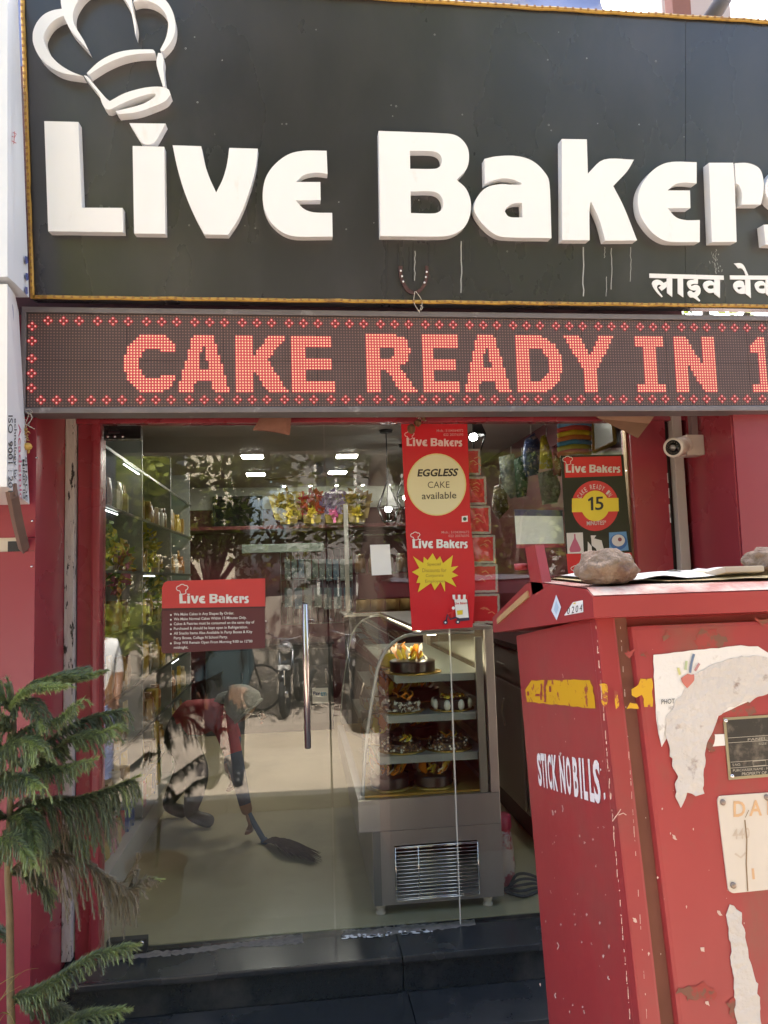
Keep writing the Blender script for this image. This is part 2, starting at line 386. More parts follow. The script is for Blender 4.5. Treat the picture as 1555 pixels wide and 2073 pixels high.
# cement smear and paint drips on the top tread, along the foot of the glass
SM = mat('cement_smear', (0.20, 0.175, 0.15), 0.95, var=0.3, scale=30, bump=0.3, col2=(0.1, 0.09, 0.08), c2=(0.5, 0.7), c2scale=25)
T0 = PZ(0.3205)
for k, pts in enumerate(([(690, 1893), (700, 1884), (760, 1879), (830, 1872), (900, 1868), (935, 1864), (960, 1862), (962, 1870), (930, 1876), (870, 1884), (800, 1890), (740, 1896), (695, 1899)],
            [(345, 1925), (480, 1908), (612, 1891), (614, 1908), (560, 1914), (470, 1918), (430, 1925), (350, 1934)],
            [(215, 1941), (300, 1926), (345, 1924), (345, 1934), (280, 1938), (222, 1946)])):
    mb = MB(); ppoly(mb, T0, torn(pts, 2.2, 7, k), 0.001, 0, th=0.001); mb.build('cement_smear', SM, steps)
mb = MB(); rnd = random.Random(4)
for i in range(34):
    x = rnd.uniform(695, 880); y = 1896-(x-695)*0.075+rnd.uniform(-2, 5); w, h = rnd.uniform(2, 9), rnd.uniform(1, 2.6)
    ppoly(mb, T0, [(x+w*math.cos(a)*rnd.uniform(.7, 1.2), y+h*math.sin(a)) for a in [j*math.pi/4 for j in range(8)]], 0.003)
mb.build('paint_drip', WHITE, steps, kind='stuff')

# ------------------------------------------------------------------ peeling conduits in the corners
PEEL = mat('peeling_white_paint', (0.55, 0.50, 0.45), 0.8, var=0.14, scale=4, bump=0.35, bscale=60, col2=(0.03, 0.022, 0.018), c2=(0.575, 0.61), c2scale=42, stretch=(1, 1, 0.3))
mb = MB(); mb.box((-0.1405, -0.075, 0.34), (-0.102, -0.034, 2.79), bev=0.004); mb.build('cable_trunking', PEEL, label='peeling white vertical cable trunking left of the glass door', cat='trunking')
mb = MB(); mb.box((2.668, -0.065, 0.33), (2.716, -0.02, 2.79), bev=0.004)
mb.build('cable_trunking', mat('beige_trunking', (0.5, 0.44, 0.38), 0.6, var=0.12, scale=5), label='plain beige vertical cable trunking behind the white security camera', cat='trunking')
mb = MB()
rnd = random.Random(2)
for i in range(26):
    z = rnd.uniform(0.4, 2.3); x = 2.6395; l = rnd.uniform(.008, .05)
    mb.box((x-rnd.uniform(.002, .006), -0.0475, z), (x, -0.0455, z+l))
mb.build('paint_chip', WHITE, shop, kind='stuff')

# ------------------------------------------------------------------ glass front
def pane(name, x0, x1, y0, y1, z0, z1, label):
    mb = MB(); mb.box((x0, y0, z0), (x1, y1, z1)); return mb.build(name, GLASS, label=label, cat='glass panel')
door = thing('glass_door', 'frameless glass door leaf with long steel pull handle', 'glass door', (0.0, 0, FL))
mb = MB(); mb.box((0.004, -0.006, FL+0.008), (0.986, 0.006, 2.592)); mb.build('door_leaf', GLASS, door)
FIT = mat('dark_chrome', (0.10, 0.09, 0.09), 0.22, 0.9, var=0.3)
p0, p1 = atY(210, 890, -.02), atY(285, 863, -.02)
mb = MB(); mb.box((p0.x, -0.02, p0.z), (p1.x, 0.02, 2.59), bev=0.003); f1 = mb.build('patch_fitting', FIT, door)
mb = MB()
for x in (.018, .048, .082): mb.lathe([(0.006, 0), (0.006, 0.003), (0.003, 0.004)], (x+p0.x, -0.02, p0.z+.014), (0, -1, 0), 10)
mb.box((p0.x+.02, -0.0225, p0.z+.028), (p0.x+.07, -0.0195, p0.z+.037)); mb.build('screw', CHROME, f1)
p0, p1 = atY(235, 1925, -.02), atY(297, 1902, -.02)
mb = MB(); mb.box((p0.x-.04, -0.02, FL+.006), (p1.x, 0.02, FL+.062), bev=0.003); f1 = mb.build('patch_fitting', RUBBER, door)
mb = MB(); mb.lathe([(0.009, 0), (0.009, 0.003), (0.005, 0.004)], (p1.x-.02, -0.02, FL+.045), (0, -1, 0), 12); mb.build('lock_cylinder', CHROME, f1)
h0, h1 = atY(615, 1222, -.055), atY(626, 1515, -.055)
hx = (h0.x+h1.x)/2
mb = MB(); mb.lathe([(0.012, h1.z), (0.0145, h1.z+.004), (0.0145, h0.z-.004), (0.012, h0.z)], (hx, -0.055, 0), (0, 0, 1), 20)
hd = mb.build('pull_handle', mat('handle_steel', (0.62, 0.56, 0.54), 0.16, 1.0, var=0.05), door)
mb = MB()
for z in (h1.z+.09, h0.z-.09): mb.tube([(hx, -0.06, z), (hx, -0.004, z)], 0.008, 10)
mb.build('standoff', CHROME, hd)
mb = MB(); mb.lathe([(0.011, h1.z+.006), (0.0125, h1.z+.01), (0.0125, h0.z-.01), (0.011, h0.z-.006)], (hx-.002, 0.05, 0), (0, 0, 1), 16); mb.build('inner_handle', FIT, door)
pane('glass_panel', 0.994, 1.5465, -0.006, 0.006, FL+.004, 2.597, 'narrow fixed glass panel between the door leaf and the posters')
pane('glass_panel', 1.5515, 2.451, -0.006, 0.006, FL+.004, 2.597, 'wide fixed glass panel beside the red metal cabinet')
mb = MB(); mb.box((1.5468, -0.0065, FL+.004), (1.5512, 0.0065, 2.597)); mb.build('silicone_joint', mat('silicone', (0.55, 0.52, 0.46), 0.4), label='pale silicone joint between the two fixed glass panels', cat='joint')

# ------------------------------------------------------------------ LED message board
LY = -0.50
LEDP = PY(LY)
lt = LEDP.at(43, 621).z; lb = LEDP.at(47, 837).z; lx0 = LEDP.at(43, 730).x; lx1 = 4.2
board = thing('led_message_board', 'long scrolling LED board glowing red dots that spell CAKE READY IN', 'LED sign', (1.5, LY, lb))
FRM = mat('dusty_grey_aluminium', (0.20, 0.17, 0.17), 0.5, 0.4, var=0.25, scale=9, col2=(0.45, 0.42, 0.4), c2=(0.6, 0.72), c2scale=6)
ft = 0.022
mb = MB()
mb.box((lx0, LY-.004, lt-ft), (lx1, LY+.10, lt), bev=0.003); mb.box((lx0, LY-.004, lb), (lx1, LY+.10, lb+ft), bev=0.003); mb.box((lx0, LY-.005, lb+ft), (lx0+ft*.8, LY+.10, lt-ft), bev=0.002)
mb.build('frame', FRM, board)
mb = MB(); mb.box((lx0+.005, LY+.095, lb+.005), (lx1, LY+.10, lt-.005)); mb.build('back_plate', RUBBER, board)
NR = 32; ax0 = lx0+ft*.8+.003; az0 = lb+ft+.002; az1 = lt-ft-.002; pit = (az1-az0)/NR; NCx = int((3.25-ax0)/pit)
LEDBG = mat('led_module_black', (0.082, 0.050, 0.046), 0.6, var=0.2, scale=12)
mb = MB()
mw = 32*pit
for i in range(int(NCx/32)+1):
    for j in range(2):
        mb.box((ax0+i*mw+.0006, LY+.004, az0+j*16*pit+.0006), (ax0+(i+1)*mw-.0006, LY+.04, az0+(j+1)*16*pit-.0006))
mb.build('led_module', LEDBG, board)
def cell(px, py):
    q = LEDP.at(px, py); return (q.x-ax0)/pit, (q.z-az0)/pit
GLY = {
 'A': ([[(0, 0), (.30, 1), (.68, 1), (1, 0), (.70, 0), (.63, .2), (.36, .2), (.28, 0)], [(.41, .42), (.59, .42), (.52, .78), (.47, .78)]]),
 'K': ([[(0, 0), (0, 1), (.34, 1), (.34, .62), (.66, 1), (1, 1), (.62, .56), (1, 0), (.62, 0), (.34, .40), (.34, 0)]]),
 'E': ([[(0, 0), (0, 1), (.97, 1), (.97, .80), (.33, .80), (.33, .60), (.93, .60), (.93, .41), (.33, .41), (.33, .21), (1, .21), (1, 0)]]),
 'R': ([[(0, 0), (0, 1), (.62, 1), (.84, .93), (.87, .72), (.84, .55), (.66, .46), (1, 0), (.67, 0), (.42, .38), (.29, .38), (.29, 0)], [(.29, .60), (.52, .60), (.58, .66), (.58, .74), (.52, .80), (.29, .80)]]),
 'D': ([[(0, 0), (0, 1), (.60, 1), (.88, .85), (1, .62), (1, .38), (.88, .15), (.60, 0)], [(.30, .22), (.55, .22), (.68, .36), (.68, .64), (.55, .78), (.30, .78)]]),
 'Y': ([[(.36, 0), (.36, .40), (0, 1), (.33, 1), (.52, .66), (.70, 1), (1, 1), (.64, .40), (.64, 0)]]),
 'I': ([[(0, 0), (0, .17), (.28, .17), (.28, .83), (0, .83), (0, 1), (1, 1), (1, .83), (.72, .83), (.72, .17), (1, .17), (1, 0)]]),
 'N': ([[(0, 0), (0, 1), (.32, 1), (.68, .50), (.68, 1), (1, 1), (1, 0), (.70, 0), (.30, .55), (.30, 0)]]),
 '1': ([[(0, 0), (0, .15), (.34, .15), (.34, .72), (0, .70), (0, .84), (.40, 1), (.66, 1), (.66, .15), (1, .15), (1, 0)]]),
 'C': None}
def inside(P, u, v):
    c = False
    for i in range(len(P)):
        (x0, y0), (x1, y1) = P[i-1], P[i]
        if (y0 > v) != (y1 > v) and u < (x1-x0)*(v-y0)/(y1-y0)+x0: c = not c
    return c
def glyph(ch, u, v):
    if ch == 'C':
        a, b = (u-.55)/.56, (v-.5)/.52; r = math.hypot(a, b)
        return 0.50 < math.hypot((u-.58)/.56, (v-.5)/.52) and r < 1.0 and not (u > .62 and .30 < v < .70) and u < 1.0
    L = GLY[ch]; return inside(L[0], u, v) and not any(inside(h, u, v) for h in L[1:])
lit = set()
for (ch, x0, x1) in (('C', 252, 353), ('A', 358, 466), ('K', 474, 585), ('E', 589, 678), ('R', 737, 847), ('E', 852, 933), ('A', 936, 1037), ('D', 1043, 1141), ('Y', 1142, 1248), ('I', 1286, 1351), ('N', 1361, 1455), ('1', 1516, 1572)):
    ym = (x0+x1)/2; yt = 674+(ym-300)*0.0075; yb = 795
    c0, r1 = cell(x0, yt); c1, r0 = cell(x1, yb)
    for c in range(int(c0), int(c1)+1):
        for r in range(int(r0), int(r1)+1):
            u, v = (c+.5-c0)/(c1-c0), (r+.5-r0)/(r1-r0)
            if 0 <= u <= 1 and 0 <= v <= 1 and glyph(ch, u, v): lit.add((c, r))
dots = set()
def diamond(c, r):
    for d in ((1, 0), (0, 1), (2, 1), (1, 2)): dots.add((c+d[0], r+d[1]))
for k in range(-1, NCx//16+1):
    for s in (0, 5, 10):
        if 16*k+s+5 >= 5: diamond(16*k+s+5, NR-4)
        if 16*k+s+3 >= 3: diamond(16*k+s+3, 1)
for r in (5, 10, 15, 21, 26): diamond(0, r)
dots = {d for d in dots if 0 <= d[0] < NCx and 0 <= d[1] < NR}
HEX = [(math.cos(a), math.sin(a)) for a in [j*math.pi/3 for j in range(6)]]
def disc(mb, c, r, rad, y):
    x, z = ax0+(c+.5)*pit, az0+(r+.5)*pit
    mb.add([(x+rad*a, y, z+rad*b) for a, b in HEX], [tuple(range(6))])
mo, mg, ml, mc, md = MB(), MB(), MB(), MB(), MB()
for c in range(NCx):
    for r in range(NR):
        if (c, r) in lit:
            x, z = ax0+c*pit, az0+r*pit
            mg.add([(x, LY+.0032, z), (x+pit, LY+.0032, z), (x+pit, LY+.0032, z+pit), (x, LY+.0032, z+pit)], [(0, 1, 2, 3)])
            disc(mc, c, r, pit*.28, LY+.0012)
        elif (c, r) in dots:
            disc(ml, c, r, pit*.70, LY+.0030); disc(md, c, r, pit*.30, LY+.0012)
        else: disc(mo, c, r, pit*.25, LY+.0026)
mo.build('unlit_led', mat('led_lens_off', (0.26, 0.14, 0.11), 0.35), board, kind='stuff')
mg.build('lit_glow', lamp_mat('led_red', (0.85, 0.07, 0.115), 0.10, (.10, .012, .012)), board, kind='stuff')  # emissive cell squares paint the red glow around the lit dots
mc.build('lit_led', lamp_mat('led_core', (1.0, 0.60, 0.30), 0.25, (.12, .05, .03)), board, kind='stuff')
ml.build('border_glow', lamp_mat('led_red_border', (0.8, 0.035, 0.045), 0.075, (.10, .015, .015)), board, kind='stuff')  # oversized emissive discs paint the red glow around the border dots
md.build('border_led', lamp_mat('led_core_border', (1.0, 0.42, 0.36), 0.17, (.12, .05, .04)), board, kind='stuff')

# ------------------------------------------------------------------ main shop sign
SG = Plane((0, -0.52, 2.979), (0, -1, -0.13)); su = V((0, -0.13, 1)).normalized()
sx0, sx1, sh = -0.135, 3.75, 1.20
def sp(x, h, off=0.0): return V((x, 0, 0))+V((0, -0.52, 2.979))+su*h+SG.n*off
sign = thing('shop_sign', 'big dark grey sign board lettered Live Bakers in raised white letters', 'shop sign', (1.8, -0.52, 2.979))
SB = mat('charcoal_sign_panel', (0.029, 0.0268, 0.0298), 0.28, var=0.30, scale=1.6, spec=0.8, rvar=0.06, bump=0.05, bscale=1.1, col2=(0.058, 0.053, 0.055), c2=(0.46, 0.80), c2scale=1.7, stretch=(1, 1, 0.5))
seam = SG.at(1388, 200).x
def sbox(x0, x1, h0, h1, d0, d1, mi=0, mb=None):
    mb = mb or MB(); P = [sp(x, h, d) for d in (d0, d1) for h in (h0, h1) for x in (x0, x1)]
    mb.add(P, [(0, 1, 3, 2), (4, 6, 7, 5), (0, 4, 5, 1), (2, 3, 7, 6), (0, 2, 6, 4), (1, 5, 7, 3)], mi); return mb
sbox(sx0, seam-.0008, 0, sh, -.06, 0).build('panel', SB, sign); sbox(seam+.0008, sx1, 0, sh, -.06, 0).build('panel', SB, sign)
rope = mat('amber_strip_light', (0.46, 0.27, 0.05), 0.45, var=0.3, scale=24, col2=(0.20, 0.11, 0.04), c2=(0.55, 0.7), c2scale=12)
def wav(a, b, n, amp, seed):
    return [a.lerp(b, i/n)+V((amp*noise.noise(V((i*.7, seed, 0))), 0, amp*noise.noise(V((i*.7, seed, 5))))) for i in range(n+1)]
for a, b, n in ((sp(sx0+.008, .006, .008), sp(sx1, .012, .008), 60), (sp(sx0+.006, .0, .008), sp(sx0+.006, sh, .008), 24), (sp(sx0, sh-.004, .008), sp(sx1, sh+.002, .008), 60)):
    MB().tube(wav(a, b, n, .004, a.z+n), 0.0080, 8).build('strip_light', rope, sign)
    mk = MB()
    for i in range(n*2):
        q = a.lerp(b, (i+.5)/(n*2)); t = (b-a).normalized()
        mk.box((q.x-.0045, q.y-.0105, q.z-.0045), (q.x+.0045, q.y-.008, q.z+.0045))
    mk.build('strip_marking', mat('strip_mark', (0.30, 0.15, 0.04), 0.6), sign, kind='stuff')
SLOT = mat('dusty_speck', (0.36, 0.36, 0.35), 0.8)
mb = MB(); rnd = random.Random(8)
marks = [(394, 75), (376, 98), (450, 122), (400, 207), (795, 235), (792, 213), (802, 215), (571, 251), (580, 251), (936, 232), (517, 462), (701, 464), (757, 451), (383, 456), (496, 457), (848, 405), (1131, 65), (1109, 121), (1188, 118), (1111, 253), (1116, 264), (1210, 250), (1294, 252), (1328, 124), (1385, 277), (1027, 509), (686, 409), (880, 70), (640, 60)]
for (x, y) in marks:
    r = rnd.uniform(.8, 1.7); pline(mb, SG, [(x+r*math.cos(a), y+r*math.sin(a)) for a in [j*math.pi/4 for j in range(8)]], .8, 0.0012, closed=True)
for (x, y, w, l) in ((1181, 500, 2.4, 100), (1224, 500, 1.2, 22), (1238, 502, 1.6, 84), (1277, 500, 1.2, 70), (934, 488, 2.2, 105), (840, 508, 1.6, 60), (1228, 560, 1.2, 40)):
    P = [(x+rnd.uniform(-1.2, 1.2)*(j > 0), y+l*j/8) for j in range(9)]; pline(mb, SG, P, w, 0.0012)
for k in range(26):
    x = 1445+rnd.gauss(0, 5)+k*.3; y = 505+k*1.7+rnd.uniform(-2, 2); pline(mb, SG, [(x, y), (x+rnd.uniform(-2, 2), y+rnd.uniform(2, 6))], rnd.uniform(.6, 2), 0.0012)
mb.build('dust_streak', SLOT, sign, kind='stuff')
mb = MB()
for (x, y, l) in ((783, 488, 118), (806, 488, 60), (836, 490, 80), (868, 490, 45), (880, 488, 30), (952, 484, 45), (938, 486, 40), (828, 500, 50)):
    P = [(x+rnd.uniform(-1, 1), y+l*j/8) for j in range(9)]; pline(mb, SG, P, rnd.uniform(1.2, 2.6), 0.0010)
mb.build('rain_stain', mat('dark_stain', (0.018, 0.016, 0.016), 0.6), sign, kind='stuff')

LET = mat('white_acrylic_letter', (0.84, 0.835, 0.825), 0.42, var=0.03, col2=(0.62, 0.58, 0.50), c2=(0.60, 0.8), c2scale=5, stretch=(1, 1, .4))
def k1(P): return [(x/2.99, y/2.99) for x, y in P]
def k2(P): return [(500+x/2.88, 200+y/2.88) for x, y in P]
def k3(P): return [(1000+x/2.8018, y/2.8018) for x, y in P]
LETTERS = {
 'L': [k1([(268, 733), (475, 738), (495, 1257), (742, 1258), (746, 1405), (292, 1400)])],
 'i': [k1([(803, 883), (994, 888), (1001, 1415), (812, 1413)])],
 'dot': [k1([(783, 745), (1003, 748), (945, 850), (922, 868), (893, 873), (863, 866), (838, 835)])],
 'v': [k1([(1045, 879), (1218, 885), (1240, 990), (1270, 1080), (1309, 1165), (1350, 1080), (1375, 990), (1388, 895), (1561, 900), (1545, 1030), (1495, 1200), (1440, 1330), (1380, 1421), (1238, 1419), (1180, 1310), (1120, 1170), (1075, 1020)])],
 'e': [k2([(465, 303), (330, 303), (240, 325), (160, 385), (110, 460), (92, 550), (100, 640), (140, 720), (210, 780), (290, 803), (500, 803), (497, 665), (390, 662), (330, 640), (285, 592), (430, 590), (428, 485), (285, 485), (330, 445), (400, 430), (470, 437)])],
 'B': [k2([(768, 187), (1170, 203), (1235, 222), (1282, 275), (1295, 340), (1280, 410), (1222, 472), (1278, 525), (1305, 600), (1300, 680), (1270, 745), (1205, 790), (1120, 803), (778, 800)]),
       k2([(950, 303), (1080, 305), (1122, 322), (1137, 356), (1126, 392), (1095, 408), (952, 408)]), k2([(954, 540), (1080, 540), (1125, 560), (1145, 606), (1130, 650), (1090, 668), (956, 666)])],
 'a': [[(981, 321.5), (1005, 316.5), (1035, 315), (1060, 318.5), (1080, 327), (1098, 343), (1112, 368), (1116.6, 482), (1021, 480), (996.5, 471), (972, 447), (960, 422), (967, 398), (986, 379), (1014, 372.6), (1032, 373.7), (1054, 373.7), (1056, 371), (1040, 363.5), (1020, 361), (1003, 364), (982, 372)],
       [(1057, 410.5), (1039, 412), (1027, 419), (1022, 428), (1028, 437), (1037, 440), (1058, 440)]],
 'k': [k3([(385, 788), (527, 790), (533, 985), (625, 905), (795, 905), (755, 972), (677, 1055), (740, 1180), (812, 1363), (632, 1365), (600, 1250), (550, 1140), (542, 1200), (543, 1362), (388, 1362)])],
 'e2': [k3([(1150, 920), (1010, 918), (930, 945), (865, 1005), (825, 1080), (818, 1160), (840, 1240), (900, 1320), (970, 1365), (1040, 1373), (1168, 1372), (1168, 1248), (1085, 1248), (1030, 1230), (985, 1180), (1115, 1180), (1112, 1080), (985, 1080), (1030, 1045), (1080, 1035), (1150, 1040)])],
 'r': [k3([(1220, 923), (1357, 923), (1364, 1000), (1370, 1160), (1377, 1372), (1237, 1373)])],
 'flag': [k3([(1368, 925), (1440, 925), (1500, 950), (1525, 1000), (1530, 1080), (1515, 1160), (1405, 1160), (1408, 1100), (1390, 1050), (1372, 1040)])],
 's': [[(1640, 330), (1600, 330), (1568, 345), (1550, 375), (1556, 405), (1580, 425), (1600, 440), (1595, 452), (1546, 455), (1550, 495), (1610, 497), (1640, 480), (1652, 445), (1640, 415), (1605, 385), (1604, 372), (1640, 372)]],
}
STAND = 0.046
def raised(key, names, parent, name='letter', st=STAND, sm=True, loops=None, M=None):
    mb = MB()
    for k in (names if loops is None else [None]):
        L = LETTERS[k] if loops is None else loops
        P3 = [SG.lay(smooth(l) if sm else l, st) for l in L]
        mb.poly(P3, 0, -SG.n*(st-0.001))
    return mb.build(name, M or LET, parent)
for grp in (['L'], ['i', 'dot'], ['v'], ['e'], ['B'], ['a'], ['k'], ['e2'], ['r', 'flag'], ['s']): raised(None, grp, sign)
HAT = [
 k1([(505, 462), (380, 442), (300, 402), (238, 342), (203, 268), (198, 215), (205, 175), (228, 128), (268, 86), (320, 62), (376, 52), (385, 95), (345, 112), (306, 142), (275, 188), (263, 230), (280, 282), (312, 340), (362, 390), (430, 432)]),
 k1([(372, -40), (368, 0), (374, 50), (395, 120), (432, 188), (480, 242), (538, 306), (530, 290), (505, 240), (462, 170), (442, 118), (447, 60), (478, 0), (520, -45), (590, -85), (660, -90), (720, -60), (760, 0), (790, 60), (808, 140), (820, 216), (825, 150), (806, 60), (796, 0), (775, -60), (720, -110), (650, -140), (560, -135), (460, -105)]),
 k1([(806, 14), (850, 2), (905, 8), (955, 32), (992, 68), (1012, 110), (1018, 160), (1004, 230), (970, 300), (985, 312), (1030, 262), (1056, 205), (1061, 135), (1042, 62), (1002, 0), (940, -40), (880, -50), (820, -30)]),
 k1([(525, 442), (600, 372), (690, 324), (790, 302), (922, 299), (938, 312), (934, 322), (840, 326), (742, 345), (640, 388), (556, 440), (540, 452)]),
 k1([(957, 320), (982, 322), (990, 360), (988, 410), (1000, 520), (986, 522), (964, 450), (947, 380)]),
 k1([(507, 455), (528, 462), (585, 528), (640, 592), (665, 612), (760, 562), (880, 530), (970, 525), (1018, 540), (1033, 572), (1000, 612), (920, 648), (830, 678), (715, 692), (700, 672), (800, 648), (880, 622), (938, 584), (942, 566), (895, 570), (800, 600), (722, 634), (668, 662), (640, 660), (620, 630), (598, 572), (558, 520)]),
]
for l in HAT: raised(None, None, sign, name='chef_hat_stroke', st=0.05, loops=[l])
# devanagari line, cut-out strokes traced one by one
def k6(P): return [(1300+x/6.098, 520+y/6.098) for x, y in P]
DEV = [([(92, 205), (1007, 230), (1010, 282), (92, 258)], None, 0),
 ([(245, 498), (190, 445), (145, 385), (122, 330), (138, 297), (175, 282), (215, 286), (245, 303), (266, 322), (304, 300), (304, 372), (245, 420), (205, 378), (238, 350), (215, 340), (192, 352), (185, 380), (200, 415), (255, 488)], None, 1),
 ([(305, 259), (373, 261), (373, 495), (310, 445)], None, 0), ([(440, 263), (505, 265), (510, 498), (442, 450)], None, 0),
 ([(640, 271), (690, 272), (690, 333), (640, 332), (600, 345), (610, 362), (660, 344), (702, 360), (722, 402), (716, 452), (682, 492), (720, 540), (705, 552), (638, 503), (598, 500), (568, 470), (562, 438), (582, 418), (608, 420), (628, 440), (655, 432), (668, 412), (640, 414), (600, 400), (568, 368), (556, 325), (572, 295), (600, 284), (640, 282)], None, 1),
 ([(893, 280), (962, 282), (962, 508), (893, 455)], None, 0), ([(892, 330), (880, 310), (850, 294), (815, 294), (775, 308), (755, 335), (760, 375), (790, 420), (830, 445), (870, 442), (892, 440)], [(885, 352), (840, 350), (808, 368), (815, 388), (850, 395), (885, 385)], 1),
 ([(1085, 228), (1580, 232), (1580, 282), (1088, 278)], None, 0), ([(1275, 281), (1335, 283), (1345, 508), (1278, 455)], None, 0),
 ([(1274, 345), (1262, 352), (1255, 315), (1235, 296), (1195, 292), (1150, 308), (1127, 345), (1135, 390), (1170, 432), (1215, 455), (1274, 455)], [(1178, 376), (1200, 372), (1240, 378), (1222, 386), (1200, 406), (1182, 395)], 1),
 ([(1135, 80), (1215, 78), (1255, 105), (1290, 175), (1312, 227), (1283, 227), (1255, 165), (1225, 140), (1190, 142)], None, 1),
 ([(1524, 330), (1490, 300), (1440, 298), (1400, 320), (1392, 355), (1410, 405), (1450, 440), (1500, 450), (1524, 445)], [(1512, 352), (1465, 352), (1440, 372), (1450, 392), (1490, 392), (1515, 385)], 1), ([(1525, 283), (1600, 283), (1600, 520), (1530, 455)], None, 0)]
for o_, h_, f_ in DEV: raised(None, None, sign, name='devanagari_stroke', st=0.0045, loops=[k6(o_)]+([k6(h_)] if h_ else []), sm=bool(f_))

# horseshoe and string below the letter B
hs = thing('horseshoe', 'rusty horseshoe nailed to the sign board below the big letter B', 'horseshoe', SG.at(840, 570, .01))
out = k2([(885, 975), (888, 1030), (905, 1080), (930, 1120), (960, 1138), (985, 1140), (1015, 1125), (1045, 1085), (1058, 1035), (1058, 975), (1040, 972), (1042, 1030), (1030, 1068), (1008, 1105), (975, 1122), (945, 1105), (918, 1065), (906, 1025), (908, 975)])
mb = MB(); mb.poly([SG.lay(smooth(out), .010)], 0, -SG.n*.009); mb.build('shoe', mat('rusty_iron', (0.10, 0.05, 0.045), 0.6, 0.5, var=0.4, scale=80), hs)
for (x, y) in ((897, 1003), (904, 1035), (911, 1066), (1048, 1010), (1043, 1040), (1035, 1072)):
    mb = MB(); p = SG.at(500+x/2.88, 200+y/2.88, .010); mb.lathe([(0.0042, 0), (0.0042, 0.002), (0.002, 0.003)], p, SG.n, 8); mb.build('nail_head', WHITE, hs)
mb = MB()
for L in ([(840, 590), (838, 612), (848, 630), (850, 634)], [(842, 590), (853, 606), (854, 618), (848, 632)], [(850, 618), (856, 622), (852, 628)]):
    mb.tube(curve3([SG.at(x, y, .014) for x, y in L], 4), 0.0016, 5)
mb.build('string', WIRE, hs)

# ================================================================== THINGS ON THE FACADE
# projecting sign boxes at the left edge
SBW = mat('sign_flex_white', (0.80, 0.80, 0.79), 0.5, var=0.04, col2=(0.6, 0.6, 0.6), c2=(0.6, 0.8), c2scale=2)
def plane3(a, b, c):
    n = (b-a).cross(c-a).normalized(); return Plane(a, n if n.dot(CAM-a) > 0 else -n)
def sidebox(P, w=0.36):
    mb = MB(); P = [V(p) for p in P]; Q_ = [p+V((-w, .02, 0)) for p in P]; n = len(P)
    mb.add(P+Q_, [tuple(range(n)), tuple(range(2*n-1, n-1, -1))]+[(i, (i+1) % n, n+(i+1) % n, n+i) for i in range(n)]); return mb
ib, it, ob, ot = PY(-.445).at(60, 1021), PY(-.535).at(38, 632), PY(-.75).at(14, 985), PY(-.80).at(15, 575)
lowb = thing('projecting_sign_box', 'lower white sign box with upright lettering and a red and blue swoosh', 'sign box', ib)
sidebox([ob, ib, it, it.lerp(ot, .35)+V((0, 0, .03)), ot]).build('box', SBW, lowb)
BP = plane3(ib, ob, it.lerp(ot, .5))
for (s, x0, y0, x1, y1, h, mi) in (('AN  ISO  9001 : 201', 17, 788, 17, 996, 9, 0), ('Technology by SG', 27, 832, 28, 1005, 7, 0), ('Academic', 37, 858, 40, 1012, 6, 1), ('SHADE', 51, 925, 52, 1014, 4, 0), ('MIND ID', 46, 930, 47, 1010, 4, 0)):
    mb = MB(); ptext(mb, BP, s, [(x0, y0), (x1, y1), (x1+h, y1), (x0+h, y0)], .006, 0, .004); mb.build('lettering', flat('faded_red', (0.6, 0.12, 0.2)) if mi else BLACK, lowb)
mb = MB(); ppoly(mb, BP, smooth([(17, 620), (22, 605), (27, 625), (28, 700), (27, 750), (24, 756), (18, 690)]), .006, 0); mb.build('swoosh', flat('ink_blue', (0.10, 0.12, 0.30)), lowb)
mb = MB(); ppoly(mb, BP, smooth([(19, 640), (24, 650), (26, 700), (25, 735), (20, 690)]), .008, 0); mb.build('swoosh', flat('pink_red', (0.65, 0.08, 0.18)), lowb)
upb = thing('projecting_sign_box', 'tall upper white sign box beside the left edge of the big dark sign', 'sign box', it)
ib2, it2, ob2, ot2 = PY(-.575).at(59, 602), PY(-.70).at(36, -20), PY(-.815).at(15, 560), PY(-.86).at(15, -20)
sidebox([ob2, ob2.lerp(ib2, .3)+V((0, 0, .003)), ib2, it2, ot2], .38).build('box', mat('sign_sheet_pale', (0.72, 0.75, 0.77), 0.45, var=0.06), upb)
U2 = plane3(ib2, ob2, ot2)
mb = MB()
pline(mb, U2, [(26, 268), (33, 271), (30, 278), (24, 276)], 1.5, .006); pline(mb, U2, [(30, 266), (28, 292)], 1.5, .0065); pline(mb, U2, [(24, 285), (33, 290)], 1.5, .007)
mb.build('red_mark', flat('faint_red', (0.5, 0.12, 0.12)), upb)
for (x, y) in ((53, 526), (54, 560), (53, 588)):
    mb = MB(); ppoly(mb, U2, smooth([(x-2, y-8), (x+3, y-6), (x+4, y+6), (x-1, y+9)]), .006); mb.build('ink_mark', flat('ink_blue', (0, 0, 0)), upb)
s0, s1 = PY(-.66).at(25, 1003), PY(-.43).at(47, 1112)
mb = MB(); mb.tube([s0+V((-.003, -.01, .04)), s0, s0.lerp(s1, .5), s1+V((0, .012, 0))], 0.021, 4, sm=False)
mb.build('support_strut', mat('rusty_steel', (0.16, 0.10, 0.08), 0.8, var=0.3, scale=12), lowb)

